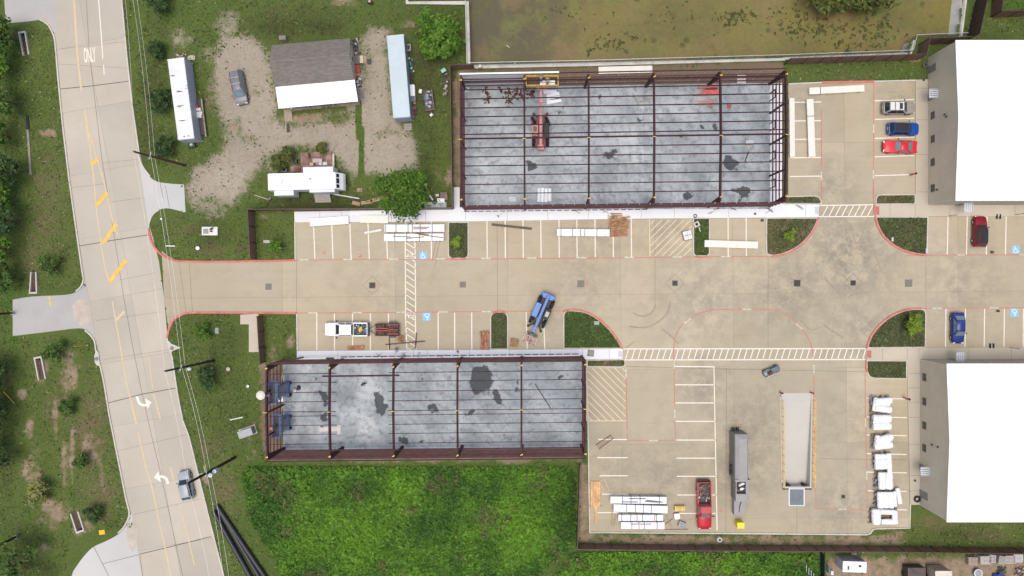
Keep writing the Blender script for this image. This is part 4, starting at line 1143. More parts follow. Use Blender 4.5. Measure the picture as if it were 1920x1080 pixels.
def hall(label,y0,y1,xb,x1,ridge_y,wins,doors,awns,frontside,fw):
 H,HR = 6.6,7.25
 a = W(xb,y0); b = W(xb,y1); X0 = (a.x + b.x) / 2; Y0,Y1 = a.y,b.y; X1 = W(x1,0).x
 YR = W(0,ridge_y,HR).y
 t = thing('metal_building',label,'building',(X0,(Y0 + Y1) / 2,0))
 mb = MB()
 mb.add([(X0,Y0,0),(X0,Y1,0),(X0,Y1,H),(X0,YR,HR),(X0,Y0,H),(X1,Y0,0),(X1,Y1,0),(X1,Y1,H),(X1,YR,HR),(X1,Y0,H)],
   [(4,3,2,1,0),(5,6,7,8,9),(0,5,9,4),(1,2,7,6)])
 mb.build('wall',SIDING,t,True,fix=True)
 mb = MB(); n = int((Y0 - Y1) / .305)
 for i in range(1,n):
  y = Y1 + (Y0 - Y1) * i / n; zt = H + (HR - H) * (1 - abs(y - YR) / max(Y0 - YR,YR - Y1)) - .12
  mb.box((X0 - .012,y,zt / 2 + .06),(.026,.05,zt - .1))
 for i in range(1,int((X1 - X0) / .305)):
  x = X0 + i * .305
  mb.box((x,(Y1 if frontside < 0 else Y1) - .012,H / 2),(.05,.026,H - .3))
  mb.box((x,Y0 + .012,H / 2),(.05,.026,H - .3))
 mb.build('siding_ribs',SIDING_R,t,True)
 mb = MB(); o = .10
 for (ya,yb,za,zb) in ((Y0 + o,YR,H,HR),(YR,Y1 - o,HR,H)):
  mb.add([(X0 - o,ya,za + .10),(X0 - o,yb,zb + .10),(X1,yb,zb + .10),(X1,ya,za + .10),(X0 - o,ya,za - .02),(X0 - o,yb,zb - .02),(X1,yb,zb - .02),(X1,ya,za - .02)],
    [(0,1,2,3),(7,6,5,4),(0,4,5,1),(3,2,6,7),(0,3,7,4),(1,5,6,2)])
 rf = mb.build('roof',ROOFW,t,True,fix=True)
 mb = MB()
 for i in range(1,int((X1 - X0) / .6)):
  x = X0 + i * .6
  for (ya,yb,za,zb) in ((Y0 + .05,YR + .02,H,HR),(YR - .02,Y1 - .05,HR,H)): mb.beam((x,ya,za + .125),(x,yb,zb + .125),.05,.05)
 mb.build('roof_seams',ROOFW,rf,False)
 rf.children[0].data.transform(INV[t.name])
 for yy in (Y0 + .12,Y1 - .12):
  g = MB(); g.beam((X0 - .1,yy,H + .02),(X1,yy,H + .02),.13,.13); g.build('gutter',FRAMEW,t,True)
 if frontside:
  yy = Y0 + .11 if frontside > 0 else Y1 - .11
  k = 0; x = X0 + .6
  while x < X1:
   mb = MB(); mb.box((x,yy + .1 * (1 if frontside > 0 else -1),H - .1),(.5,.05,.18)); mb.build('fascia_bracket',AWND,t,True); x += 1.05
   k += 1
   if k > 24: break
 for (py,zc) in wins:
  y = W(xb,py,0).y; f = MB(); f.box((X0 - .03,y,zc),(.06,1.16,1.04)); fo = f.build('window',FRAMEB,t,True)
  mb = MB()
  for s in (-.26,.26): mb.box((X0 - .065,y + s,zc),(.02,.5,.94))
  mb.build('pane',GLASSD,fo,True)
 for py in doors:
  y = W(xb,py,0).y; f = MB(); f.box((X0 - .035,y,1.08),(.09,1.06,2.14)); fo = f.build('door',DOORG,t,True)
  mb = MB(); mb.box((X0 - .1,y + .4,1.0),(.06,.12,.05)); mb.build('handle',RAILM,fo,True)
 for (side,p_,zc) in awns:
  if side == 'w':
   y = W(xb,p_,0).y; f = MB()
   for s in (-.62,.62): f.box((X0 - .62,y + s,zc),(1.3,.07,.12))
   for s in (-1.24,-.02): f.box((X0 + s,y,zc),(.07,1.3,.12))
   fo = f.build('awning',AWN,t,True); mb = MB()
   for s in (-.42,-.14,.14,.42): mb.box((X0 - .62,y + s,zc - .02),(1.16,.2,.03))
   mb.build('awning_slats',AWN,fo,True)
   mb = MB(); mb.box((X0 - .04,y,1.08),(.09,.98,2.14)); mb.build('door',DOORG,t,True)
  else:
   sg = 1 if side == 'n' else -1; Y = Y0 if side == 'n' else Y1
   x = W(p_,0,2.6).x; f = MB()
   for s in (-.62,.62): f.box((x + s,Y + sg * .62,zc),(.07,1.3,.12))
   for s in (.03,1.24): f.box((x,Y + sg * s,zc),(1.3,.07,.12))
   fo = f.build('awning',AWN,t,True); mb = MB()
   for s in (-.42,-.14,.14,.42): mb.box((x + s,Y + sg * .62,zc - .02),(.2,1.16,.03))
   mb.build('awning_slats',AWN,fo,True)
   mb = MB(); mb.box((x,Y + sg * .04,1.08),(.98,.09,2.14)); mb.build('door',DOORG,t,True)
 for (py,zc) in fw:
  y = W(xb,py,0).y
  mb = MB(); mb.box((X0 - .1,y,zc),(.16,.28,.22)); mb.build('wall_lamp',M('dark_lamp_housing',(.06,.06,.06),.5),t,True,bevel=.02)
 return t
hall('beige metal building with a white roof in the upper right corner',107.5,384.5,1739.5,2140,222,
  [(220.5,1.35),(264,1.35),(307,1.35),(355,1.35)],[133],[('w',184,2.5),('s',1817,2.5)],-1,[(233,4.6),(228,4.2),(360,2.4)])
hall('beige metal building with a white roof in the lower right corner',673.5,947,1724,2140,826,
  [(705,1.35),(750,1.35),(794,1.35),(836,1.35)],[924],[('w',875,2.5),('n',1802,2.5)],1,[(824,4.6),(824,3.2)])
# ------------------------------------------------------------------ house in the yard
t = thing('house','small house with brown shingle roof and a white metal porch roof','house',W(590,140))
ang = R(5.2); ux = Vector((math.cos(ang),math.sin(ang),0)); uy = Vector((-math.sin(ang),math.cos(ang),0))
EH,RH = 3.0,4.3
TLp = W(509,85,EH); Lh,Dh = 11.25,5.95
def HP(x,y,z):
 q = TLp + ux * x - uy * y; return Vector((q.x,q.y,z))
SHING = None
m,nt,bs,L_ = base_mat('brown_shingles')
co = nd(nt,'ShaderNodeTexCoord').outputs['Object']
br = nd(nt,'ShaderNodeTexBrick'); mpn = nd(nt,'ShaderNodeMapping'); mpn.inputs['Rotation'].default_value = (0,0,-ang)
nt.links.new(co,mpn.inputs[0]); nt.links.new(mpn.outputs[0],br.inputs['Vector'])
br.inputs['Scale'].default_value = 1; br.inputs['Brick Width'].default_value = .6; br.inputs['Row Height'].default_value = .15; br.inputs['Mortar Size'].default_value = .012
br.inputs['Color1'].default_value = (.165,.148,.132,1); br.inputs['Color2'].default_value = (.235,.212,.19,1); br.inputs['Mortar'].default_value = (.06,.05,.045,1)
cc = mixc(nt,mapr(nt,noise(nt,co,1.3,6,.7),.35,.7,0,.5),br.outputs['Color'],(.14,.125,.11))
nt.links.new(cc,bs.inputs['Base Color']); bs.inputs['Roughness'].default_value = .95; bs.inputs['Specular IOR Level'].default_value = .15
bump(nt,bs,br.outputs['Fac'],.3,.03)
SHING = m
mb = MB()
yr = Dh * .48
for (ya,yb,za,zb) in ((0,yr,EH,RH),(yr,Dh,RH,EH)):
 pts = [HP(0,ya,za),HP(Lh,ya,za),HP(Lh,yb,zb),HP(0,yb,zb)]
 dn = Vector((0,0,-.14))
 mb.add(pts + [p + dn for p in pts],[(0,3,2,1),(4,5,6,7),(0,1,5,4),(1,2,6,5),(2,3,7,6),(3,0,4,7)])
rf = mb.build('roof',SHING,t,True,fix=True)
mb = MB(); mb.beam(HP(0.02,yr,RH + .02),HP(Lh - .02,yr,RH + .02),.3,.05); mb.build('ridge_cap',SHING,rf,True) if False else mb.build('ridge_cap',SHING,t,True)
HW = M('cream_house_siding',(0.48,0.44,0.36),.7,var=.08,scale=1,grime=.2)
mb = MB(); i_ = .35
for (xa) in (i_,Lh - i_):
 pass
base = [(i_,i_),(Lh - i_,i_),(Lh - i_,Dh - i_),(i_,Dh - i_)]
vs = [HP(x,y,0) for x,y in base] + [HP(x,y,EH + (.0 if True else 0)) for x,y in base] + [HP(i_,yr,RH - .2),HP(Lh - i_,yr,RH - .2)]
mb.add(vs,[(0,1,5,4),(2,3,7,6),(1,2,6,9,5),(3,0,4,8,7)])
mb.build('wall',HW,t,True,fix=True)
mb = MB(); c = HP(Lh - i_ + .03,Dh * .42,1.6); mb.box(c,(.08,1.0,1.1),rz=ang); wo = mb.build('window',FRAMEW,t,True)
mb = MB(); c = HP(Lh - i_ + .075,Dh * .42,1.6); mb.box(c,(.03,.75,.85),rz=ang); mb.build('pane',GLASSD,wo,True)
mb = MB(); c = HP(i_ - .05,Dh * .6,1.1); mb.box(c,(.1,.95,2.1),rz=ang); mb.build('door',FRAMEW,t,True)
PORCHR = M('white_porch_roof',(0.74,0.75,0.77),.45,.1,var=.04,scale=.5,grime=.06)
mb = MB(); Pd = 2.95
pts = [HP(.02,Dh - .05,EH - .02),HP(Lh + .05,Dh - .05,EH - .02),HP(Lh + .15,Dh + Pd,EH - .5),HP(-.0,Dh + Pd,EH - .5)]
dn = Vector((0,0,-.05)); mb.add(pts + [p + dn for p in pts],[(0,3,2,1),(4,5,6,7),(0,1,5,4),(1,2,6,5),(2,3,7,6),(3,0,4,7)])
pr = mb.build('porch_roof',PORCHR,t,True,fix=True)
mb = MB();
for i in range(1,28): x = i * Lh / 28; mb.beam(HP(x,Dh,EH + .01),HP(x,Dh + Pd - .02,EH - .465),.05,.05)
mb.build('roof_ribs',PORCHR,t,True)
for x in (.3,3.8,7.4,Lh - .3):
 mb = MB(); p = HP(x,Dh + Pd - .3,0); mb.cyl(p,HP(x,Dh + Pd - .3,EH - .5),.07,n=8); mb.build('porch_post',HW,t,True)
WOOD = M('weathered_wood',(0.27,0.225,0.17),.9,var=.25,scale=1.5,grime=.2,spec=.2)
REDWOOD = M('red_brown_deck_wood',(0.19,0.075,0.062),.85,var=.3,scale=1.1,c2=(0.29,0.20,0.175),spec=.2)
mb = MB(); p = HP(Lh * .5,Dh + Pd * .5,.14); mb.box(p,(Lh - .2,Pd - .3,.12),rz=ang); mb.build('porch_floor',WOOD,t,True)
# ------------------------------------------------------------------ shipping containers
def container(label,quad_top,h,mat,matside,ribs,extra=None,ribdir='x'):
 """quad_top: roof corners in plan order TL TR BR BL"""
 c = [W(*p,h) for p in quad_top]
 ctr = sum(c,Vector()) / 4; ctr.z = 0
 t = thing('shipping_container',label,'container',ctr)
 lo = [Vector((p.x,p.y,.15)) for p in c]
 mb = MB(); ins = [p.lerp(ctr,.012) for p in c]; ins = [Vector((p.x,p.y,h - .02)) for p in ins]; lo2 = [Vector((p.x,p.y,.15)) for p in ins]
 mb.add(lo2 + ins,[(0,1,5,4),(1,2,6,5),(2,3,7,6),(3,0,4,7),(3,2,1,0)])
 mb.build('side_panel',matside,t,True,fix=True)
 mb = MB()
 for (a,b,k) in ((0,3,44),(1,2,44),(2,3,9)):
  for i in range(k):
   p = lo[a].lerp(lo[b],(i + .5) / k); mb.box((p.x,p.y,h / 2 + .05),(.07,.12,h - .35),rz=math.atan2((lo[b] - lo[a]).y,(lo[b] - lo[a]).x))
 mb.build('corrugation',matside,t,True)
 mb = MB(); mb.prism(c,h - .06,h); rf = mb.build('roof',mat,t,True,fix=True)
 mb = MB()
 for i in range(1,ribs):
  a = c[0].lerp(c[3],i / ribs); b = c[1].lerp(c[2],i / ribs)
  a2 = a.lerp(b,.03); b2 = b.lerp(a,.03)
  mb.beam((a2.x,a2.y,h + .012),(b2.x,b2.y,h + .012),.10,.024)
 mb.build('roof_ribs',mat,t,True)
 for i,p in enumerate(c):
  for z in (.09,h - .07):
   q = p.lerp(ctr,.02); mb = MB(); mb.box((q.x,q.y,z),(.2,.2,.19)); mb.build('corner_casting',matside,t,True,bevel=.02)
 # doors at the lower end with lock bars
 a,b = lo[2],lo[3]
 n = (c[2] - c[1]).normalized()
 for s in (.25,.75):
  p = a.lerp(b,s) + n * .05; mb = MB(); mb.box((p.x,p.y,h / 2 + .05),(.04 + (b - a).length * .46,.05,h - .3),rz=math.atan2((b - a).y,(b - a).x)); d = mb.build('door',matside,t,True)
  mb = MB()
  for k in (-.22,.22):
   q = p + (b - a).normalized() * k + n * .05; mb.cyl((q.x,q.y,.2),(q.x,q.y,h - .12),.025,n=6)
  mb.build('lock_bar',RAILM,d,True)
 return t
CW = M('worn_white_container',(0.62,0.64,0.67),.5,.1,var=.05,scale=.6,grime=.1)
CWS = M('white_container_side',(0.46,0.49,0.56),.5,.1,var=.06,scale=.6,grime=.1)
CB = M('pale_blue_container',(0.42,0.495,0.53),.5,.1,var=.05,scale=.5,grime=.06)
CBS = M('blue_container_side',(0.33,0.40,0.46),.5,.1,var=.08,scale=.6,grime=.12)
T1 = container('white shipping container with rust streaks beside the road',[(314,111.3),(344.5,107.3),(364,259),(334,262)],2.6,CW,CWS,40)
mb = MB(); RUST = M('rust_stain',(0.13,0.10,0.085),.9,var=.2,spec=.2)
for (x,y,L2) in ((323,142,.5),(339,198,.9),(337,200.5,.6),(335,172,.7),(343,226,1.0),(350,160,.25),(350,166,.25),(344,256,.25),(353,254.5,.25),(336,171,.5)):
 p = W(x,y,2.6)
 for k in range(4): mb.box((p.x + rnd.uniform(-.2,.2),p.y + rnd.uniform(-.06,.06),2.6 + .0262),(L2 * rnd.uniform(.4,1),rnd.uniform(.03,.08),.004),rz=.05)
mb.build('rust_patches',RUST,T1,True)
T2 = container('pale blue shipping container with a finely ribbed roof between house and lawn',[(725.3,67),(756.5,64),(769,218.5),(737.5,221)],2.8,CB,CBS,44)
# ------------------------------------------------------------------ white camper trailer
t = thing('camper_trailer','long white camper trailer with slide-outs parked by the red-brown deck','camper',W(566,341))
CAMP = M('white_camper_shell',(0.82,0.83,0.84),.35,var=.03,scale=.5,coat=.3,grime=.05)
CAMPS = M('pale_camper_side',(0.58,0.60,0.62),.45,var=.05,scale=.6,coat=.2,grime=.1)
H = 3.25
ca = [W(501,326,H),W(629,323,H),W(626.5,353,H),W(503.5,357,H)]
ctr = sum(ca,Vector()) / 4
ax = (ca[1] - ca[0]).normalized(); ay = Vector((-ax.y,ax.x,0)); Lc = (ca[1] - ca[0]).length; Wc = (ca[3] - ca[0]).length
def CP(x,y,z): return Vector((ctr.x,ctr.y,0)) + ax * x + ay * y + Vector((0,0,z))
hl,hw = Lc / 2,Wc / 2
mb = MB()
prof = [(-hl - .05,.7),(-hl - .12,1.6),(-hl,H - .25),(-hl + .3,H),(hl - .2,H),(hl - .02,H - .12),(hl + .75,1.9),(hl + .9,1.3),(hl + .8,.8),(hl * .55,.6)]
mb.loft([[CP(x,y,z) for x,z in prof] for y in (-hw,-hw + .0001,hw)],cap=True)
mb.build('body',CAMP,t,True,fix=True,bevel=.06)
for y in (-.75,0,.75):
 mb = MB(); a = CP(hl + .20,y,H - .42); mb.box(a + Vector((0,0,.0)),(.5,.5 if y else .72,.03),rz=math.atan2(ax.y,ax.x),ry=R(56)); mb.build('windscreen',GLASSD,t,True)
for (x0,x1,y0,y1,h_) in ((-4.05,-1.25,-hw - .75,-hw,2.5),(1.0,4.6,-hw - .42,-hw,2.6),(.2,4.5,hw,hw + .85,2.7)):
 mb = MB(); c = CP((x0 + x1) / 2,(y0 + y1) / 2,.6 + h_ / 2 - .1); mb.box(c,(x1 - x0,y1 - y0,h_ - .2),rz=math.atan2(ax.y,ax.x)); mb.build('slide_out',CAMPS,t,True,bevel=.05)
mb = MB(); p = CP(1.4,.05,H + .12); mb.box(p,(.85,.65,.24),rz=.03); mb.build('air_conditioner',CAMP,t,True,bevel=.05)
mb = MB(); p = CP(1.35,.25,H + .25); mb.box(p,(.3,.18,.02),rz=.03); mb.build('vent_grille',M('dark_grille',(.08,.08,.08),.6),t,True)
for (x,y,s) in ((-1.45,-.75,.33),(-1.4,.85,.4),(2.35,.1,.42)):
 mb = MB(); p = CP(x,y,H + .04); mb.box(p,(s,s * 1.2,.1),rz=.03); mb.build('roof_vent',CAMPS if x < 0 and y < 0 else CAMP,t,True,bevel=.03)
mb = MB(); p = CP(-3.5,.1,H + .02); mb.blob(p,(.42,.42,.16),14,6); mb.build('satellite_dome',CAMP,t,True,smooth=True)
mb = MB(); mb.beam(CP(-2.95,-.65,H + .12),CP(-2.5,.75,H + .12),.06,.05); mb.beam(CP(-2.9,-.1,H + .14),CP(-2.6,.05,H + .14),.3,.04); mb.build('aerial',RAILM,t,True)
mb = MB()
for i in range(4): mb.box(CP(2.1 + .0,-hw - .55 - .28 * i,.6 - .14 * i),(2.3,.3,.06),rz=math.atan2(ax.y,ax.x))
mb.build('entry_step',M('grey_step_boards',(.30,.28,.25),.85,var=.15),t,True)
for x in (-1.6,-.7):
 for y in (-hw + .12,hw - .12):
  mb = MB(); mb.cyl(CP(x,y - .12,.36),CP(x,y + .12,.36),.36,n=16); mb.build('wheel',RUB,t,True)
mb = MB(); mb.beam(CP(hl * .6,0,.5),CP(hl + 1.0,0,.5),.1,.1); mb.cyl(CP(hl + .7,0,0),CP(hl + .7,0,.5),.05,n=8); mb.build('hitch',RUB,t,True)
t = thing('wooden_deck','red-brown wooden deck with a patch of missing boards behind the camper','deck',W(595,300))
mb = MB(); a0 = W(563.5,286,.6); a1 = W(621.5,284.5,.6); b1 = W(623,322,.6); b0 = W(564,323,.6)
nb_ = 34
for i in range(nb_):
 p0 = a0.lerp(a1,(i + .5) / nb_); p1 = b0.lerp(b1,(i + .5) / nb_)
 if i in (9,10): p0 = p0.lerp(p1,.28)
 if i == 8: p0 = p0.lerp(p1,.16)
 mb.beam((p0.x,p0.y,.57),(p1.x,p1.y,.57),.118,.05)
mb.build('deck_boards',REDWOOD,t,True)
mb = MB(); p = W(625,305,.6); mb.box((p.x,p.y,.6),(.28,2.6,.06),rz=0.0); mb.build('edge_board',M('cream_board',(.50,.46,.36),.8,var=.1),t,True)
for (x,y) in ((566,288),(620,287),(566,320),(621,320)):
 p = W(x,y,.3); mb = MB(); mb.box((p.x,p.y,.27),(.12,.12,.54)); mb.build('leg',WOOD,t,True)
mb = MB(); p = W(559,317,.4)
for i in range(3): mb.box((p.x - .15,p.y + .1 - .05,.45 - .14 * i),(1.0,.9,.05)) if i == 0 else mb.box((p.x - .5 - .3 * i,p.y,.45 - .14 * i),(.32,.9,.05))
mb.build('deck_step',REDWOOD,t,True)
# ------------------------------------------------------------------ utility poles and wires
POLEW = M('creosoted_pole',(0.055,0.035,0.028),.9,var=.25,scale=1.5,spec=.2)
POLEB = M('red_brown_pole',(0.105,0.055,0.04),.9,var=.25,scale=1.5,spec=.2)
INSUL = M('pale_insulator',(.55,.57,.58),.35,var=.06)
TRANS = M('light_grey_transformer',(.50,.53,.57),.4,.2,var=.06)
def top_of(b,tp,h): return W(tp[0],tp[1],h)
def pole(label,base,tp,h,mat,r0=.19,r1=.12):
 b = W(*base); tq = W(tp[0],tp[1],h)
 t = thing('utility_pole',label,'utility pole',b)
 mb = MB(); mb.cyl(b,tq,r0,r1,12); mb.build('pole',mat,t,True)
 return t,b,tq
t1,b1,q1 = pole('brown wooden utility pole beside the driveway to the gravel yard',(347,310),(250,284),13.3,POLEB)
t2,b2,q2 = pole('dark wooden utility pole on the lawn below the car park entrance',(401,676),(309,696),13.3,POLEW)
t3,b3,q3 = pole('dark utility pole with two grey transformers at the roadside',(441,857.5),(351,907),14.0,POLEW,.22,.15)
def at(b,q,f): return b.lerp(q,f)
for (t,b,q) in ((t1,b1,q1),(t2,b2,q2),(t3,b3,q3)):
 p = at(b,q,.72 if t is not t3 else .66); d = Vector((.26,.95,0))
 mb = MB(); mb.beam(p - d * .5 + Vector((.1,0,0)),p + d * .5 + Vector((.1,0,0)),.09,.09); mb.build('crossarm',INSUL,t,True)
 for s in (-.45,.0,.45):
  mb = MB(); e = p + d * s + Vector((.1,0,.05)); mb.cyl(e,e + Vector((0,0,.2)),.06,.04,8); mb.build('insulator',INSUL,t,True)
 p = at(b,q,.985); mb = MB(); mb.cyl(p,p + Vector((0,0,.25)),.06,.03,8); mb.build('insulator',INSUL,t,True)
for (dx,dy,f) in ((.25,-.45,.57),(.55,-.05,.53)):
 p = at(b3,q3,f) + Vector((dx,dy,0)); mb = MB(); mb.cyl(p - Vector((0,0,.55)),p + Vector((0,0,.4)),.28,n=16); tr = mb.build('transformer',TRANS,t3,True,bevel=.03)
 mb = MB(); mb.cyl(p + Vector((0,0,.4)),p + Vector((0,0,.62)),.07,.05,8); mb.build('bushing',INSUL,tr,True)
mb = MB(); p = at(b3,q3,.62); mb.beam(p,p + Vector((-1.2,-.25,0)),.06,.06); mb.beam(p + Vector((-.15,0,.2)),p + Vector((-.35,1.0,.2)),.05,.05); mb.build('bracket',INSUL,t3,True)
p = at(b2,q2,.58) + Vector((.25,-.35,0)); mb = MB(); mb.blob(p,(.32,.26,.2),12,6); mb.build('street_lamp_head',INSUL,t2,True,smooth=True)
WIRE = M('pale_aluminium_wire',(.60,.60,.58),.4,.3,var=.05)
def wire(pts,label,r=.014,sag=.5):
 mb = MB()
 for a,b in zip(pts[:-1],pts[1:]):
  prev = a
  for i in range(1,13):
   f = i / 12; p = a.lerp(b,f) - Vector((0,0,sag * 4 * f * (1 - f)))
   mb.cyl(prev,p,r,n=5,caps=False); prev = p
 o = mb.build('power_line',WIRE); tag(o,label,'power line','power lines along the road')
c1,c2,c3 = at(b1,q1,.72),at(b2,q2,.72),at(b3,q3,.66)
d = Vector((.26,.95,0)); ext = Vector((2.4,33,0)); ext2 = Vector((9.5,-30,0))
wire([W(231,-40,13.3),q1,q2,q3,W(402,1140,13.8)],'overhead power line running from pole top to pole top along the road')
wire([W(243,-40,10.0),c1 + d * .45,c2 + d * .45,c3 + d * .45,W(425,1140,9.6)],'overhead power line strung along the upper crossarms beside the road')
wire([W(251,-40,8.6),at(b1,q1,.62),at(b2,q2,.62),at(b3,q3,.56),W(436,1140,8.6)],'lowest overhead power line along the road verge')
for (base,tp,label) in (((25,587),(-60,592),'dark utility pole at the left edge beside the grey driveway'),((33,1005),(-60,1052),'dark utility pole in the lower left corner above the bushy tree'),((11,134),(-90,96),'dark utility pole at the left edge near the top tree')):
 tt,bb,qq = pole(label,base,tp,10.5,POLEW)
 mb = MB(); p = at(bb,qq,.9); mb.beam(p - Vector((0,1,0)),p + Vector((0,1,0)),.1,.1); mb.build('crossarm',POLEW,tt,True)
 mb = MB(); p = at(bb,qq,.05); mb.cyl(bb,p,.24,.24,12); mb.build('base_sleeve',RAILM,tt,True)
# ------------------------------------------------------------------ vehicles
TYRE = M('tyre_rubber',(0.014,0.014,0.015),.85,var=.25)
RIM = M('alloy_rim',(.42,.43,.44),.35,.7,var=.1)
LAMPW = M('clear_lamp',(.70,.72,.72),.1,var=.05,bmp=0,spec=.8)
LAMPR = M('red_lamp',(.30,.015,.012),.2,var=.1,bmp=0)
GLASS = M('tinted_car_glass',(0.022,0.03,0.034),.06,var=.1,bmp=0,spec=.7)
GLASSL = M('pale_car_glass',(0.13,0.19,0.21),.06,var=.15,scale=2,bmp=0,spec=.8)
PLATE = M('number_plate',(.6,.6,.58),.5,var=.03)
TRIM = M('black_trim',(.015,.015,.016),.5,var=.15)
def wheel(parent,x,y,r,w,steer=0.0,rim=RIM,tread=False):
 s = 1 if y > 0 else -1
 rot = Matrix.Rotation(steer,3,'Z')
 def q(dx,dy,dz):
  v = rot @ Vector((dx,dy,dz)); return (x + v.x,y + v.y,r + v.z)
 mb = MB(); n = 18
 secs = []
 for (dy,rr) in ((-w / 2,r * .62),(-w / 2,r * .92),(-w * .36,r),(w * .36,r),(w / 2,r * .92),(w / 2,r * .62)):
  secs.append([q(rr * math.cos(2 * PI * i / n),dy,rr * math.sin(2 * PI * i / n)) for i in range(n)])
 mb.loft(secs)
 if tread:
  for i in range(n):
   a = 2 * PI * i / n
   for sg in (-1,1):
    c = Vector((r * 1.01 * math.cos(a + sg * .08),sg * w * .22,r * 1.01 * math.sin(a + sg * .08)))
    v = rot @ c; mb.box((x + v.x,y + v.y,r + v.z),(.07,w * .42,.09),rz=steer,ry=-a)
 wh = mb.build('wheel',TYRE,parent,fix=True)
 mb = MB(); mb.cyl(q(0,s * w * .5,0),q(0,s * (w * .5 + .012),0),r * .62,r * .56,14)
 for k in range(5):
  a = 2 * PI * k / 5; mb.beam(q(0,s * (w * .5 + .016),0),q(r * .55 * math.cos(a),s * (w * .5 + .016),r * .55 * math.sin(a)),.05,.02)
 mb.build('rim',rim,wh)
 return wh
def car(label,cat,name,loc,rz,L,Wd,H,pm,kind='sedan',roofm=None,glass=GLASS,sunroof=None,rails=False,group=None,bandm=None):
 t = thing(name,label,cat,loc,rz,group)
 hw = Wd / 2
 if kind == 'sedan':
  st = [(-.5,.74,.55,.66),(-.485,.86,.42,.84),(-.44,.95,.3,.95),(-.3,1,.24,.97),(-.05,1,.24,.93),(.2,1,.24,.93),(.33,.97,.26,.86),(.44,.9,.3,.76),(.485,.78,.4,.64),(.5,.66,.48,.55)]
  cab = (-.40,-.24,.09,.24,.94)
 elif kind == 'coupe':
  st = [(-.5,.76,.5,.7),(-.48,.9,.36,.9),(-.42,.98,.28,.96),(-.28,1,.22,.95),(-.05,.96,.22,.88),(.12,.96,.22,.88),(.3,.99,.24,.84),(.42,.94,.26,.76),(.48,.82,.36,.64),(.5,.68,.44,.54)]
  cab = (-.36,-.17,.02,.15,.90)
 elif kind == 'van':
  st = [(-.5,.84,.45,.8),(-.49,.93,.35,1.0),(-.44,.98,.28,1.04),(-.2,1,.24,1.03),(.1,1,.24,1.02),(.26,.99,.25,.98),(.38,.95,.28,.86),(.46,.86,.34,.74),(.5,.68,.46,.58)]
  cab = (-.475,-.43,.12,.30,1.02)
 else:
  st = [(-.5,.78,.5,.75),(-.485,.9,.38,.98),(-.44,.97,.3,1.03),(-.25,1,.25,1.02),(0,1,.25,.99),(.2,1,.25,.98),(.3,.98,.26,.95),(.42,.93,.3,.87),(.485,.8,.4,.74),(.5,.66,.5,.6)]
  cab = (-.46,-.36,.06,.21,1.0)
 secs = []
 for (x,w,zb,zt) in st:
  a = hw * w
  secs.append([(x * L,-a * .9,zb),(x * L,-a,zb + (zt - zb) * .35),(x * L,-a * .985,zb + (zt - zb) * .75),(x * L,-a * .9,zt),(x * L,-a * .45,zt + .025),(x * L,0,zt + .035),
      (x * L,a * .45,zt + .025),(x * L,a * .9,zt),(x * L,a * .985,zb + (zt - zb) * .75),(x * L,a,zb + (zt - zb) * .35),(x * L,a * .9,zb)])
 mb = MB(); mb.loft(secs)
 # passenger cell
 x0,x1,x2,x3,zb = cab
 wb,wr = hw * .89,hw * .70
 def ring(xa,xb,w,z,k): return [(xa * L,-w,z),(xa * L + .12,-w * 1.02,z),((xa + xb) / 2 * L,-w * 1.03,z),(xb * L - .12,-w * .98,z),(xb * L,-w * .8,z),(xb * L + .05 * k,0,z),(xb * L,w * .8,z),(xb * L - .12,w * .98,z),((xa + xb) / 2 * L,w * 1.03,z),(xa * L + .12,w * 1.02,z),(xa * L,w,z),(xa * L - .04 * k,0,z)]
 mb.loft([ring(x0,x3,wb,zb - .06,1),ring(x1,x2,wr,H - .07,1),ring(x1 + .012,x2 - .012,wr * .92,H - .015,.6)])
 mb.build('body',pm,t,smooth=True,fix=True)
 # glass panes set a few mm proud of the cell
 def lerp3(a,b,f): return Vector(a).lerp(Vector(b),f)
 def pane(name,p,off,mat=glass):
  p = [Vector(q) for q in p]; n = (p[1] - p[0]).cross(p[3] - p[0]).normalized()
  if n.dot(Vector(off)) < 0: n = -n
  q = [v + n * .018 for v in p]; r = [v - n * .01 for v in p]
  mb = MB(); mb.add(q + r,[(0,1,2,3),(4,7,6,5),(0,4,5,1),(1,5,6,2),(2,6,7,3),(3,7,4,0)]); return mb.build(name,mat,t,fix=True)
 zl,zh = zb + .02,H - .09
 f = lambda z: (z - zb) / (H - .07 - zb)
 X = lambda a,b,z: (a + (b - a) * f(z)) * L
 Y = lambda z,k=1: (wb + (wr - wb) * f(z)) * k
 pane('windscreen',[(X(x3,x2,zl) + .045,-Y(zl,.82),zl),(X(x3,x2,zl) + .045,Y(zl,.82),zl),(X(x3,x2,zh) + .045,Y(zh,.8),zh),(X(x3,x2,zh) + .045,-Y(zh,.8),zh)],(1,0,1))
 if kind != 'truck': pane('rear_window',[(X(x0,x1,zl + .05) - .05,-Y(zl,.84),zl + .05),(X(x0,x1,zl + .05) - .05,Y(zl,.84),zl + .05),(X(x0,x1,zh) - .05,Y(zh,.84),zh),(X(x0,x1,zh) - .05,-Y(zh,.84),zh)],(-1,0,.6))
 for s in (-1,1):
  xa,xb,ya,yb = X(x0,x1,zl) + .3,X(x3,x2,zl) - .28,Y(zl,1.03) * s,Y(zh,1.03) * s
  xc,xd = X(x0,x1,zh) + .2,X(x3,x2,zh) - .18
  for (u,v) in ((0,.5),(.54,1.0)):
   pane('side_window',[(xa + (xb - xa) * u,ya,zl + .03),(xa + (xb - xa) * v,ya,zl + .03),(xc + (xd - xc) * v,yb,zh),(xc + (xd - xc) * u,yb,zh)],(0,s,.3))
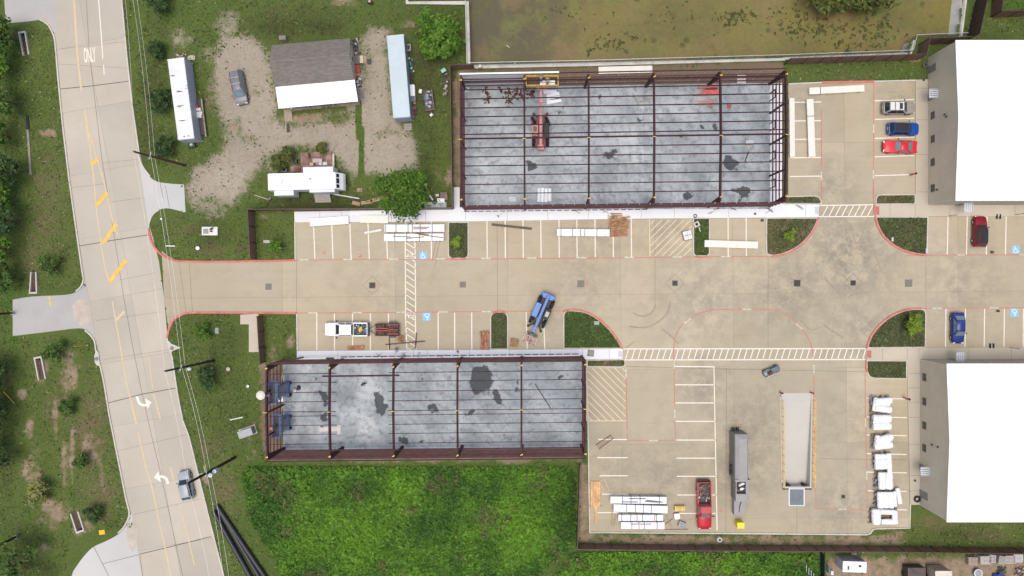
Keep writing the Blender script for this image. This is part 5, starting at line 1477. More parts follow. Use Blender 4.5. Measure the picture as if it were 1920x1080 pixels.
 if roofm:
  mb = MB(); mb.box(((x1 + x2) / 2 * L,0,H - .005),((x2 - x1) * L * .98,wr * 1.86,.02)); mb.build('roof_panel',roofm,t,bevel=.01)
 if sunroof:
  mb = MB(); mb.box(((x1 + (x2 - x1) * sunroof[0]) * L,0,H + .012),((x2 - x1) * L * sunroof[1],wr * 1.3,.012)); mb.build('sunroof',GLASS,t)
 if rails:
  for s in (-1,1):
   mb = MB(); mb.beam((x1 * L + .15,s * wr * .93,H + .03),(x2 * L - .15,s * wr * .93,H + .03),.05,.05); mb.build('roof_rail',TRIM,t)
  for k in (.35,.68):
   mb = MB(); mb.beam(((x1 + (x2 - x1) * k) * L,-wr * .95,H + .05),((x1 + (x2 - x1) * k) * L,wr * .95,H + .05),.06,.03); mb.build('roof_bar',bandm or TRIM,t)
 r = .335 if kind in ('sedan','coupe') else .36
 for x in (-.30 * L,.305 * L):
  for s in (-1,1): wheel(t,x,s * (hw - .10),r,.22)
 for s in (-1,1):
  mb = MB(); mb.box((.478 * L,s * hw * .66,.66),(.14,.34,.13),rz=-s * .4); mb.build('headlight',LAMPW,t,bevel=.02)
  mb = MB(); mb.box((-.487 * L,s * hw * .72,.84),(.10,.28,.16),rz=s * .3); mb.build('tail_light',LAMPR,t,bevel=.02)
  mb = MB(); mb.box((x3 * L - .32,s * (hw + .11),zb + .06),(.12,.22,.14),rz=s * .25); mb.build('wing_mirror',TRIM,t,bevel=.02)
 mb = MB(); mb.box((-.502 * L,0,.72),(.02,.4,.16)); mb.build('number_plate',PLATE,t)
 mb = MB(); mb.box((.498 * L,0,.46),(.05,hw * 1.1,.14)); mb.build('grille',TRIM,t,bevel=.01)
 return t
def ang_px(p,q):
 a,b = W(*p),W(*q); d = b - a; return math.atan2(d.y,d.x)
def place(p,h=.7,z=0.014):
 c = W(p[0],p[1],h); return (c.x,c.y,z)
P_SILVER = paint('taupe_silver_paint',(.27,.245,.225)); P_BLUE = paint('bright_blue_paint',(.006,.06,.30)); P_RED = paint('bright_red_paint',(.55,.018,.03))
P_MAROON = paint('deep_red_paint',(.20,.008,.018)); P_NAVY = paint('navy_blue_paint',(.012,.03,.17)); P_GREY = paint('grey_paint',(.17,.165,.175)); P_LGREY = paint('light_grey_paint',(.30,.33,.36))
P_WHITE = paint('white_paint',(.76,.78,.79)); P_TRUCKRED = paint('cherry_red_paint',(.42,.012,.02)); P_ROOFW = paint('pale_roof_paint',(.60,.59,.57)); P_BLACKR = paint('black_roof_paint',(.012,.013,.017))
car('taupe suv with a pale roof and dark sunroof above the bright blue suv','car','parked_car',place((1687,201),1.0),0.0,4.75,1.9,1.7,P_SILVER,'suv',P_ROOFW,GLASS,(.80,.2),True)
car('bright blue suv with a black roof between the taupe suv and the red coupe','car','parked_car',place((1695,241),.9),R(-1),4.55,1.86,1.62,P_BLUE,'suv',P_BLACKR,GLASS)
car('bright red two-door coupe parked nose out beside the blue suv','car','parked_car',place((1688,275),.8),PI + R(-2),4.85,1.92,1.36,P_RED,'coupe',None,GLASSL)
car('deep red hatchback with a black glass roof parked near the white awning','car','parked_car',place((1840,434),1.0),R(88.5),4.5,1.86,1.62,P_MAROON,'suv',P_BLACKR,GLASS)
car('navy blue sedan parked beside the yellow-green tree island','car','parked_car',place((1798,615),.9),R(-90),4.55,1.82,1.46,P_NAVY,'sedan',None,GLASSL)
car('grey minivan parked on the gravel beside the house','minivan','parked_car',place((446.5,163),1.0,0),R(-79),4.95,1.92,1.72,P_GREY,'van',None,GLASSL,None,True,bandm=RIM)
car('light grey hatchback driving along the road under the transformer pole','car','moving_car',place((347,911),.9,.006),R(101),4.25,1.8,1.6,P_LGREY,'suv',None,GLASS)
JC = {}
def jm(c):
 k = tuple(round(x,2) for x in c)
 if k not in JC:
  JC[k] = M('painted_item_%d' % len(JC),c,.6,var=.15,scale=2,grime=.15)
 return JC[k]
def pickup(label,loc,rz,L,Wd,H,pm,crew,bedf,glass):
 """bedf: bed length as a fraction of the whole"""
 t = thing('pickup_truck',label,'pickup',loc,rz)
 hw = Wd / 2; xb = -.5 * L; xc = xb + bedf * L; xf = .5 * L; xw = xf - .27 * L
 secs = []
 for (x,w,zb,zt) in ((xc,1,.42,1.18),(xc + .3,1,.42,1.19),(xw - .2,1,.42,1.18),(xw + .25,.99,.42,1.15),(xf - .55,.97,.42,1.10),(xf - .16,.93,.45,1.02),(xf,.84,.5,.86)):
  a = hw * w; secs.append([(x,-a * .96,zb),(x,-a,zb + .3),(x,-a * .97,zt - .1),(x,-a * .86,zt),(x,0,zt + .04),(x,a * .86,zt),(x,a * .97,zt - .1),(x,a,zb + .3),(x,a * .96,zb)])
 mb = MB(); mb.loft(secs)
 zb = 1.16; x0,x1,x2,x3 = xc + .02,xc + .14,xw - .62,xw + .08; wb,wr = hw * .9,hw * .74
 def ring(xa,xb_,w,z): return [(xa,-w,z),(xb_ - .1,-w,z),(xb_,-w * .82,z),(xb_ + .05,0,z),(xb_,w * .82,z),(xb_ - .1,w,z),(xa,w,z)]
 mb.loft([ring(x0,x3,wb,zb - .03),ring(x1,x2,wr,H - .07),ring(x1 + .05,x2 - .05,wr * .92,H)])
 mb.build('body',pm,t,smooth=True,fix=True)
 mb = MB()
 for s in (-1,1): mb.box(((xb + xc) / 2,s * (hw - .09),.85),(xc - xb,.16,.76))
 mb.box((xc - .05,0,.98),(.06,Wd - .36,.46)); mb.build('bed_side',pm,t,bevel=.03)
 mb = MB(); mb.box((xb + .05,0,.88),(.08,Wd - .36,.66)); mb.build('tailgate',pm,t,bevel=.02)
 mb = MB(); mb.box(((xb + xc) / 2,0,.74),(xc - xb - .12,Wd - .35,.06)); mb.build('bed_floor',TRIM,t)
 def pane(nm,p,off):
  p = [Vector(q) for q in p]; n = (p[1] - p[0]).cross(p[3] - p[0]).normalized()
  if n.dot(Vector(off)) < 0: n = -n
  mb = MB(); mb.add([v + n * .018 for v in p] + [v - n * .01 for v in p],[(0,1,2,3),(4,7,6,5),(0,4,5,1),(1,5,6,2),(2,6,7,3),(3,7,4,0)]); mb.build(nm,glass,t,fix=True)
 k = .9
 pane('windscreen',[(x3 + .02,-wb * .8,zb + .03),(x3 + .02,wb * .8,zb + .03),(x2 + .08,wr * .8,H - .1),(x2 + .08,-wr * .8,H - .1)],(1,0,1))
 pane('rear_window',[(x0 + .02,-wb * .85,zb + .1),(x0 + .02,wb * .85,zb + .1),(x1 - .02,wr * .85,H - .12),(x1 - .02,-wr * .85,H - .12)],(-1,0,.2))
 for s in (-1,1):
  for (u,v) in (((.06,.46),(.54,.94)) if crew else ((.1,.94),)):
   xa = x0 + (x3 - .25 - x0) * u; xbb = x0 + (x3 - .25 - x0) * v; xcq = x1 + (x2 - x1) * u; xd = x1 + (x2 - x1) * v
   pane('side_window',[(xa,s * (wb - .005),zb + .05),(xbb,s * (wb - .005),zb + .05),(xd,s * (wr + .012),H - .12),(xcq,s * (wr + .012),H - .12)],(0,s,.3))
  mb = MB(); mb.box((x3 - .15,s * (hw + .16),1.28),(.14,.3,.24)); mb.build('wing_mirror',TRIM,t,bevel=.03)
  mb = MB(); mb.box((xf - .1,s * hw * .72,.86),(.16,.3,.2),rz=-s * .3); mb.build('headlight',LAMPW,t,bevel=.02)
  mb = MB(); mb.box((xb + .03,s * (hw - .09),1.0),(.1,.13,.34)); mb.build('tail_light',LAMPR,t,bevel=.01)
 for x in (xb + .22 * L,xf - .19 * L):
  for s in (-1,1): wheel(t,x,s * (hw - .13),.39,.26)
 mb = MB(); mb.box((xf + .05,0,.6),(.2,Wd * .9,.26)); mb.build('front_bumper',RIM if crew else TRIM,t,bevel=.05)
 mb = MB(); mb.box((xb - .1,0,.62),(.2,Wd * .94,.2)); mb.build('rear_bumper',TRIM,t,bevel=.04)
 return t,xb,xc
tp1,xb1,xc1 = pickup('white crew-cab pickup with a bed full of tools towing a small trailer',place((650,617.5),.9),PI,6.15,2.02,1.88,P_WHITE,True,.335,GLASS)
tp2,xb2,xc2 = pickup('cherry red pickup with scrap in its long bed parked by the white panel stacks',place((1320.5,947),.9),R(-89),6.85,2.06,1.85,P_TRUCKRED,False,.47,GLASSL)
def world_of(t,x,y,z):
 m_ = Matrix.Translation(t.location) @ Matrix.Rotation(t.rotation_euler.z,4,'Z'); return m_ @ Vector((x,y,z))
def heap(name,label,cat,c,sx,sy,n,cols,h=.3,z=0.0,rz=0.0,seed=0,smin=.15,smax=.45,long=False,group=None):
 """a heap of loose bits: each piece is a part of the heap"""
 t = thing(name,label,cat,(c[0],c[1],z),rz,group); q = random.Random(seed)
 per = {}
 for i in range(n):
  x,y = q.uniform(-sx,sx),q.uniform(-sy,sy)
  s = q.uniform(smin,smax); col = q.choice(cols); mb = MB()
  zz = h * q.uniform(.25,1) * (1 - .5 * max(abs(x) / sx,abs(y) / sy))
  kind = q.random()
  if long: mb.box((x,y,zz + .03),(s * 2.4,s * .25,.06),rz=q.uniform(0,PI))
  elif kind < .5: mb.box((x,y,zz),(s,s * q.uniform(.4,1),s * .5),rz=q.uniform(0,PI),rx=q.uniform(-.2,.2))
  elif kind < .72: mb.cyl((x,y,max(0,zz - s * .3)),(x,y,zz + s * .3),s * .4,n=10)
  elif kind < .86: mb.beam((x,y,zz),(x + q.uniform(-.6,.6),y + q.uniform(-.6,.6),zz + .1),.06,.06)
  else: mb.blob((x,y,zz),(s * .5,s * .45,s * .3),8,5,0,.2,i)
  mb.build('item',jm(col),t)
 mb = MB(); mb.blob((0,0,.02),(sx * .9,sy * .9,h * .35),14,6,0,.15,seed); mb.build('pile_base',jm((.05,.045,.04)),t)
 return t
c = world_of(tp1,(xb1 + xc1) / 2,0,.8);
heap('tool_load','load of yellow, white and blue tools in the bed of the white pickup','tools',c,.82,.72,26,[(.55,.58,.58),(.7,.7,.68),(.04,.12,.3),(.05,.05,.05),(.14,.25,.3),(.10,.10,.09)],.35,c.z,PI,3,.15,.36)
for (dx,dy) in ((.35,.05),(.12,-.05),(.3,-.25),(.2,.2)):
 p = world_of(tp1,(xb1 + xc1) / 2 + dx * -1 + .2,dy,1.2)
 t = thing('yellow_toolbox','yellow case among the tools in the white pickup bed','tool case',p,.4,'yellow cases in the pickup bed')
 mb = MB(); mb.box((0,0,0),(.34,.26,.2)); mb.build('case',M('yellow_case',(.75,.50,.03),.5,var=.06),t,bevel=.03)
 mb = MB(); mb.beam((-.1,0,.13),(.1,0,.13),.03,.04); mb.build('handle',TRIM,t)
c = world_of(tp2,(xb2 + xc2) / 2 - .5,0,.8)
heap('scrap_load','rusty scrap and coiled hose in the bed of the red pickup','scrap',c,.82,.82,26,[(.22,.07,.04),(.28,.08,.05),(.16,.05,.04),(.30,.16,.06),(.05,.06,.12),(.05,.05,.05)],.3,c.z,R(-89),5,.15,.4)
c = world_of(tp2,(xb2 + xc2) / 2 + .85,0,.8)
heap('tarp_load','black and white plastic sheeting bunched in the red pickup bed','plastic sheeting',c,.5,.75,18,[(.02,.02,.022),(.55,.55,.54),(.02,.02,.02),(.30,.31,.31)],.35,c.z,R(-89),6,.15,.38)
# small trailer
t = thing('utility_trailer','small open trailer of rusty red racks hitched behind the white pickup','trailer',place((727,618),.5),0.0)
REDF = M('red_rack_paint',(.33,.045,.035),.6,var=.2,scale=2,grime=.3)
mb = MB(); mb.box((0,0,.55),(3.4,1.75,.08)); mb.build('trailer_bed',M('dark_rusty_steel',(.06,.04,.035),.8,.2,var=.3),t)
mb = MB()
for y in (-.85,.85): mb.beam((-1.7,y,1.05),(1.7,y,1.05),.06,.06)
for x in (-1.7,1.7): mb.beam((x,-.85,1.05),(x,.85,1.05),.06,.06)
for x in (-1.7,-.6,.6,1.7):
 for y in (-.85,.85): mb.cyl((x,y,.55),(x,y,1.05),.035,n=6)
mb.build('side_frame',M('dark_rusty_steel',(.06,.04,.035)),t)
for (x0,x1,y) in ((-1.6,.2,-.12),(-1.6,.2,.2),(0,1.6,.72),(.2,1.6,.02),(.1,1.6,-.6)):
 mb = MB(); mb.beam((x0,y,1.0),(x1,y,1.0),.14,.12); mb.build('rack_rail',REDF,t)
for (x,y,sx,sy) in ((-.9,.5,.9,.5),(.9,.36,1.2,.5),(-.9,-.5,.8,.5),(.9,-.3,1.2,.4)):
 mb = MB(); q = random.Random(int(x * 10 + y * 10))
 for k in range(16): mb.box((x + q.uniform(-sx / 2,sx / 2),y + q.uniform(-sy / 2,sy / 2),.7 + q.uniform(0,.25)),(.3,.1,.1),rz=q.uniform(0,PI))
 mb.build('loose_steel',jm((.10,.04,.03)),t)
for s in (-1,1): wheel(t,.75,s * 1.0,.36,.24)
for s in (-1,1):
 mb = MB(); mb.box((.75,s * 1.0,.78),(1.1,.3,.06)); mb.build('mudguard',TRIM,t)
mb = MB(); mb.beam((-2.9,0,.5),(-1.7,.7,.5),.08,.08); mb.beam((-2.9,0,.5),(-1.7,-.7,.5),.08,.08); mb.cyl((-2.95,0,.45),(-2.75,0,.45),.1,n=8); mb.build('drawbar',TRIM,t)
# ------------------------------------------------------------------ telehandlers
def telehandler(label,loc,rz,pm,dark,boom_h,boom_len,rearm,steer=0.0,forks=True,cabm=None,cw=1.0):
 t = thing('telehandler',label,'telehandler',loc,rz)
 mb = MB(); mb.prism([(-2.5,-.45),(-2.2,-.75),(2.0,-.6),(2.3,-.35),(2.3,.35),(2.0,.6),(-2.2,.75),(-2.5,.45)],.55,1.15,bottom=True); mb.build('chassis',dark,t,bevel=.04)
 mb = MB(); mb.prism([(-2.75,-.95 * cw),(-2.55,-1.05 * cw),(-1.95,-.8 * cw),(-1.95,.8 * cw),(-2.55,1.05 * cw),(-2.75,.95 * cw)],.7,1.55,bottom=True); mb.build('counterweight',pm,t,bevel=.08)
 for (x,st_) in ((-1.45,0),(1.55,steer)):
  for s in (-1,1): wheel(t,x,s * 1.02,.62,.42,st_,pm,True)
  mb = MB(); mb.cyl((x,-.9,.62),(x,.9,.62),.14,n=10); mb.build('axle',dark,t)
 a = (-2.45,0,1.75); b = (boom_len[0],0,boom_h[0])
 mb = MB(); mb.beam(a,b,.46,.5); mb.build('boom',pm,t,bevel=.02)
 for s in (-.15,.15):
  mb = MB(); mb.beam((-2.3,s,2.02),(boom_len[0] - .1,s,boom_h[0] + .265),.05,.035); mb.build('boom_groove',dark,t)
 c = (boom_len[1],0,boom_h[1])
 mb = MB(); mb.beam(b,c,.32,.34); mb.build('inner_boom',pm if boom_len[1] < 4 else dark,t,bevel=.02)
 if boom_len[2] > boom_len[1]:
  d = (boom_len[2],0,boom_h[2]); mb = MB(); mb.beam(c,d,.26,.28); mb.build('boom_tip',pm,t,bevel=.02)
  mb = MB(); mb.box(c,(.3,.55,.45)); mb.build('boom_collar',pm,t,bevel=.03)
 # engine cover on one side, cab on the other
 mb = MB(); mb.box((.05,-.82,1.05),(2.2,.85,.75)); mb.build('engine_cover',rearm,t,bevel=.05)
 cb = MB(); cb.box((.05,.80,.95),(1.5,.84,.7)); cab = cb.build('cab',cabm or dark,t,bevel=.04)
 mb = MB(); mb.box((.05,.80,2.3),(1.3,.84,.07)); mb.build('cab_roof',cabm or dark,cab,bevel=.02)
 mb = MB(); mb.box((.05,.80,2.345),(.75,.5,.02)); mb.build('roof_glass',GLASS,cab)
 for x in (-.56,.66):
  for y in (.42,1.18):
   mb = MB(); mb.cyl((x,y,1.3),(x,y,2.28),.04,n=6); mb.build('cab_post',dark,cab)
 mb = MB(); mb.box((-.1,.80,1.35),(.5,.5,.15)); mb.box((-.32,.80,1.65),(.12,.5,.5)); mb.build('seat',TRIM,cab,bevel=.03)
 mb = MB(); mb.cyl((.42,.8,1.5),(.48,.8,1.55),.17,n=14); mb.build('steering_wheel',TRIM,cab)
 for s in (-1,1):
  mb = MB(); mb.beam((2.1,s * .5,.75),(2.75,s * 1.0,.45),.2,.2); mb.cyl((2.75,s * 1.0,.05),(2.75,s * 1.0,.2),.2,n=10); mb.build('stabiliser',dark,t)
 mb = MB(); mb.cyl((1.0,-.3,1.6),(boom_len[0] - .3,-.1,boom_h[0] - .3),.08,n=8); mb.build('lift_ram',RIM,t)
 mb = MB(); mb.box((.9,1.3,1.9),(.12,.25,.3)); mb.build('wing_mirror',TRIM,t,bevel=.02)
 if forks:
  x = boom_len[2]; z = .6
  mb = MB(); mb.beam((x,0,boom_h[2]),(x + .35,0,z + .2),.22,.25); mb.build('boom_head',pm,t)
  mb = MB(); mb.box((x + .45,0,z + .25),(.16,1.75,.22)); mb.box((x + .45,0,z - .1),(.12,1.5,.14)); mb.build('fork_carriage',TRIM,t,bevel=.01)
  for s in (-.5,.5):
   mb = MB(); mb.box((x + 1.05,s,z - .2),(1.2,.13,.05)); mb.box((x + .53,s,z),(.06,.13,.45)); mb.build('fork',TRIM,t)
 return t
P_TBLUE = paint('sky_blue_machine_paint',(.003,.11,.40)); P_TRED = M('faded_red_machine_paint',(.48,.16,.14),.55,var=.18,scale=1.2,c2=(.60,.27,.245),grime=.15)
DARKM = M('black_machine_steel',(.02,.02,.021),.6,.1,var=.25)
P_TDRED = M('dark_red_boom',(.14,.035,.04),.5,var=.2)
azb = ang_px((1028,552),(996,627))
TB = telehandler('blue telehandler lifting a steel pallet beside the narrow grass island',place((1016,584),1.0),azb,P_TBLUE,DARKM,(1.75,1.7,1.15),(2.25,3.0,3.1),P_TBLUE,0.0)
TR = telehandler('faded red telehandler with its boom raised to a yellow basket inside the upper frame',place((1013.5,247),.9,.15),R(90),P_TRED,P_TDRED,(2.6,3.6,4.9),(1.9,3.6,6.4),DARKM,R(22),forks=False,cabm=P_TRED,cw=.5)
# pallet of steel on the forks
p = world_of(TB,4.4,0,0)
t = thing('steel_pallet','rusty stained steel pallet frame held on the forks of the blue telehandler','pallet',(p.x,p.y,.46),azb)
mb = MB(); mb.box((0,0,.03),(1.0,1.75,.06)); mb.build('tray',M('stained_cream_board',(.40,.34,.27),.85,var=.15,c2=(.36,.22,.18),scale=2),t)
for s in (-1,1):
 mb = MB(); mb.beam((-.5,s * .95,.25),(.45,s * .98,.25),.06,.05); mb.build('side_rail',M('pale_rail',(.62,.60,.55),.6,var=.05),t)
for (x,y) in ((-.6,-.4),(-.6,.4),(.55,-.75),(.55,.2),(.55,.8)):
 mb = MB(); mb.box((x,y,0),(.3,.1,.1)); mb.build('runner',DARKM,t)
mb = MB(); q = random.Random(4)
for k in range(14): mb.box((q.uniform(-.3,.3),q.uniform(-.4,.5),.08 + k * .003),(.25,.07,.03),rz=q.uniform(0,PI))
mb.build('steel_offcuts',jm((.17,.04,.035)),t)
# yellow work basket on the red telehandler
ctr = W(1016.5,151.5,5.7)
BASKET = thing('work_basket','long yellow steel work basket lifted to the top of the north wall','work platform',(ctr.x,ctr.y,4.9),R(.5))
YB = M('yellow_basket_paint',(.60,.40,.03),.5,var=.1,grime=.1)
mb = MB(); mb.box((0,0,0),(4.35,1.25,.08)); mb.build('basket_floor',M('dark_rusty_grating',(.09,.05,.04),.8,.2,var=.3,scale=4),BASKET)
for z in (.5,1.0):
 for (a,b) in (((-2.2,-.65),(2.2,-.65)),((2.2,-.65),(2.2,.65)),((2.2,.65),(-2.2,.65)),((-2.2,.65),(-2.2,-.65))):
  mb = MB(); mb.beam((a[0],a[1],z),(b[0],b[1],z),.09,.09); mb.build('guard_rail',YB,BASKET)
for x in (-2.2,-.75,.75,2.2):
 for y in (-.65,.65): mb = MB(); mb.cyl((x,y,0),(x,y,1.0),.05,n=6); mb.build('rail_post',YB,BASKET)
mb = MB(); mb.box((0,-.85,-.1),(1.6,.3,.25)); mb.build('mount',P_TRED,BASKET)
for k,(y,x,l) in enumerate(((.2,.75,2.1),(-.25,.75,2.1))):
 p = Vector((ctr.x + x,ctr.y + y,4.98 + .06)); t = thing('insulated_sheet','white insulated panel lying in the yellow basket','panel',p,0,'white panels in the basket')
 mb = MB(); mb.box((0,0,0),(l,.36,.06)); mb.box((0,.14,.035),(l,.04,.02)); mb.build('panel',LINER,t)
# ------------------------------------------------------------------ people (hands, hats and clothes included)
SKIN = M('skin',(.36,.21,.145),.6,var=.05)
def person(label,loc,rz,shirt,pants,hat,lean=0.0,arms='fwd',hatr=.16):
 t = thing('person',label,'person',loc,rz)
 J = dict(pel=(0,0,.95),spine=(.04 * lean * 3,0,1.15),chest=(.30 * lean,0,1.36),neck=(.42 * lean,0,1.50),head=(.52 * lean + .02,0,1.62),crown=(.57 * lean + .02,0,1.74))
 ch = Vector(J['chest'])
 bones = [('pel','spine'),('spine','chest'),('chest','neck'),('neck','head'),('head','crown')]
 rad = dict(pel=.145,spine=.13,chest=.15,neck=.06,head=.105,crown=.075)
 for s,n in ((-1,'r'),(1,'l')):
  J['hip' + n] = (0,.10 * s,.90); J['knee' + n] = (.05,.12 * s,.50); J['ank' + n] = (0,.13 * s,.09); J['toe' + n] = (.17,.15 * s,.05)
  J['sh' + n] = tuple(ch + Vector((0,.19 * s,.08)))
  e,w = ((.12,.27 * s,-.2),(.36,.22 * s,-.16)) if arms == 'fwd' else ((.02,.32 * s,-.22),(.10,.34 * s,-.44))
  J['el' + n] = tuple(ch + Vector(e)); J['wr' + n] = tuple(ch + Vector(w))
  d = (Vector(w) - Vector(e)).normalized(); J['palm' + n] = tuple(ch + Vector(w) + d * .09)
  bones += [('pel','hip' + n),('hip' + n,'knee' + n),('knee' + n,'ank' + n),('ank' + n,'toe' + n),('chest','sh' + n),('sh' + n,'el' + n),('el' + n,'wr' + n),('wr' + n,'palm' + n)]
  rad.update({'hip' + n: .10,'knee' + n: .065,'ank' + n: .05,'toe' + n: .04,'sh' + n: .07,'el' + n: .048,'wr' + n: .034,'palm' + n: .036})
 keys = list(J); me = bpy.data.meshes.new('body'); me.from_pydata([J[k] for k in keys],[(keys.index(a),keys.index(b)) for a,b in bones],[])
 o = bpy.data.objects.new('body',me); COL.objects.link(o)
 md = o.modifiers.new('skin','SKIN'); sl = me.skin_vertices[0]
 for i,k in enumerate(keys): sl.data[i].radius = (rad[k],rad[k] * (1.25 if k in ('chest','spine','pel') else 1)); sl.data[i].use_root = (k == 'pel')
 o.modifiers.new('sub','SUBSURF').levels = 1
 dg = bpy.context.evaluated_depsgraph_get(); m2 = bpy.data.meshes.new_from_object(o.evaluated_get(dg)); m2.name = 'body'
 vs = [tuple(v.co) for v in m2.vertices]; fs = [tuple(p.vertices) for p in m2.polygons]
 bpy.data.objects.remove(o); bpy.data.meshes.remove(me)
 mb = MB(); mb.add(vs,fs,0)
 for s,n in ((-1,'r'),(1,'l')):                       # five separate fingers on each hand
  pm_ = Vector(J['palm' + n]); d = (pm_ - Vector(J['wr' + n])).normalized(); side = d.cross(Vector((0,0,1))).normalized(); dn = side.cross(d).normalized()
  for k in range(4):
   r0 = pm_ + side * (.027 - .018 * k) + d * .015; L_ = (.070,.078,.072,.056)[k]; kn = r0 + d * L_ * .5 - dn * .006; tip = kn + d * L_ * .42 - dn * .022
   mb.cyl(r0,kn,.0095,.0085,6); mb.cyl(kn,tip,.0085,.0065,6)
  r0 = pm_ + side * (.036 * s) - d * .03; kn = r0 + side * .03 * s + d * .03; mb.cyl(r0,kn,.011,.0095,6); mb.cyl(kn,kn + d * .032,.0095,.007,6)
 hd = Vector(J['head'])
 mb.cyl(hd + Vector((.095,0,-.01)),hd + Vector((.125,0,-.025)),.018,.012,6)     # nose, ears
 for s in (-1,1): mb.blob(hd + Vector((0,.10 * s,0)),(.03,.015,.035),6,4)
 ms = []
 zc = lambda f: sum(mb.v[i][2] for i in f) / len(f)
 chest_z = ch.z
 for f in mb.f:
  c_ = sum((Vector(mb.v[i]) for i in f),Vector()) / len(f)
  if c_.z < .12: ms.append(3)
  elif c_.z < .98 and math.hypot(c_.x,c_.y) < .30: ms.append(2)
  elif c_.z < Vector(J['neck']).z - .02 and (Vector((c_.x,c_.y)) - Vector((ch.x,ch.y))).length < .34: ms.append(1)
  else: ms.append(0)
 mb.m = ms
 mb.build('body',[SKIN,shirt,pants,TRIM],t,smooth=True)
 cr = Vector(J['crown']); mb = MB(); n = 16
 mb.loft([[(cr.x + rr * math.cos(2 * PI * i / n),cr.y + rr * math.sin(2 * PI * i / n),cr.z + z) for i in range(n)] for rr,z in ((hatr,-.03),(hatr,-.01),(.115,.0),(.105,.07),(.06,.10))])
 mb.build('hat',hat,t,smooth=True,fix=True)
 mb = MB(); mb.blob((cr.x - .05,cr.y,cr.z - .08),(.09,.105,.10),10,6); mb.build('hair',jm((.03,.02,.015)),t,smooth=True)
 return t
c = W(1026.5,154,6.4); person('person in a wide tan hat standing in the yellow basket',(c.x,c.y,4.95),R(90),jm((.25,.19,.15)),jm((.08,.08,.10)),jm((.28,.20,.14)),.5,'fwd',.30)
c = W(1014.5,144,6.4); person('person in grey clothes leaning over the rail of the yellow basket',(c.x,c.y - .35,4.95),R(90),jm((.20,.22,.22)),jm((.16,.15,.15)),jm((.12,.14,.16)),1.0,'fwd',.17)
c = W(686,717,0.2); person('person in black clothes standing on the grey slab',(c.x,c.y,.15),R(215),jm((.012,.014,.018)),jm((.012,.014,.018)),jm((.015,.015,.018)),.3,'down',.17)
# ------------------------------------------------------------------ scissor lifts with people
P_LIFT = paint('lift_blue_paint',(.008,.14,.46)); LGREY = M('lift_arm_grey',(.24,.25,.27),.5,.3,var=.1)
def scissor_lift(label,base,top,h,person_args=None):
 b = W(*base,.15); tq = W(*top,h)
 x,y = (b.x + tq.x) / 2,(b.y + tq.y) / 2
 t = thing('scissor_lift',label,'scissor lift',(x,y,.15),R(90))
 mb = MB(); mb.box((0,0,.38),(2.3,.8,.42)); mb.build('base',P_LIFT,t,bevel=.04)
 for sx in (-.85,.85):
  for sy in (-.5,.5):
   mb = MB(); mb.cyl((sx,sy - .1,.22),(sx,sy + .1,.22),.22,n=14); mb.build('wheel',TYRE,t)
 n = 6; z0,z1 = .62,h - .3; dz = (z1 - z0) / n
 for k in range(n):
  for sy in (-.36,.36):
   mb = MB(); mb.beam((-.95,sy,z0 + k * dz),(.95,sy,z0 + (k + 1) * dz),.09,.09); mb.beam((.95,sy + .02,z0 + k * dz),(-.95,sy + .02,z0 + (k + 1) * dz),.09,.09); mb.build('scissor_arm',LGREY,t)
 mb = MB(); mb.box((.35,0,h - .2),(3.2,1.1,.1)); pf = mb.build('platform',M('dark_platform',(.07,.075,.085),.7,.3,var=.3,scale=5),t,bevel=.02)
 for z in (.45,.95):
  for (a,c_) in (((-1.25,-.56),(1.95,-.56)),((1.95,-.56),(1.95,.56)),((1.95,.56),(-1.25,.56)),((-1.25,.56),(-1.25,-.56))):
   mb = MB(); mb.beam((a[0],a[1],h - .15 + z),(c_[0],c_[1],h - .15 + z),.05,.05); mb.build('guard_rail',P_LIFT,pf)
 for px_ in (-1.25,-.45,.35,1.15,1.95):
  for py_ in (-.56,.56): mb = MB(); mb.cyl((px_,py_,h - .15),(px_,py_,h + .8),.025,n=6); mb.build('rail_post',P_LIFT,pf)
 mb = MB(); mb.box((-1.0,.4,h + .6),(.3,.25,.3)); mb.build('control_box',TRIM,pf,bevel=.02)
 return t,(x,y)
s1_,xy1 = scissor_lift('blue scissor lift raised beside the pale umbrella at the west wall',(540,722),(514,746),5.4)
s2_,xy2 = scissor_lift('blue scissor lift carrying a person in an orange hat at the west wall',(541,790),(520.5,803),4.0)
c = W(497.5,742.5,7.0); person('person in a pink shirt beside the pale umbrella on the raised blue lift',(xy1[0] - .35,c.y,5.35),R(180),jm((.42,.20,.20)),jm((.10,.09,.10)),jm((.34,.15,.15)),.9,'fwd',.17)
c = W(514.5,803.5,5.9); person('person in an orange hard hat on the lower blue scissor lift',(xy2[0] - .1,c.y,4.0),R(190),jm((.06,.06,.08)),jm((.05,.05,.07)),jm((.75,.22,.12)),.5,'fwd',.22)
c = W(488,741.5,7.2)
t = thing('umbrella','large pale round umbrella held out past the west wall of the lower frame','umbrella',(xy1[0] - .9,c.y,5.35))
mb = MB(); n = 16; cx = c.x - (xy1[0] - .9)
mb.add([(cx,0,2.05)] + [(cx + .62 * math.cos(2 * PI * i / n),.62 * math.sin(2 * PI * i / n),1.78 if i % 2 else 1.74) for i in range(n)] + [(cx + .35 * math.cos(2 * PI * i / n),.35 * math.sin(2 * PI * i / n),1.97) for i in range(n)],
  [(0,1 + n + i,1 + n + (i + 1) % n) for i in range(n)] + [(1 + n + i,1 + i,1 + (i + 1) % n,1 + n + (i + 1) % n) for i in range(n)])
mb.build('canopy',M('pale_canopy_cloth',(.62,.60,.52),.8,var=.1,scale=4,c2=(.68,.62,.55)),t)
mb = MB(); mb.cyl((.0,0,.9),(cx,0,2.0),.02,n=6); mb.build('pole',TRIM,t)
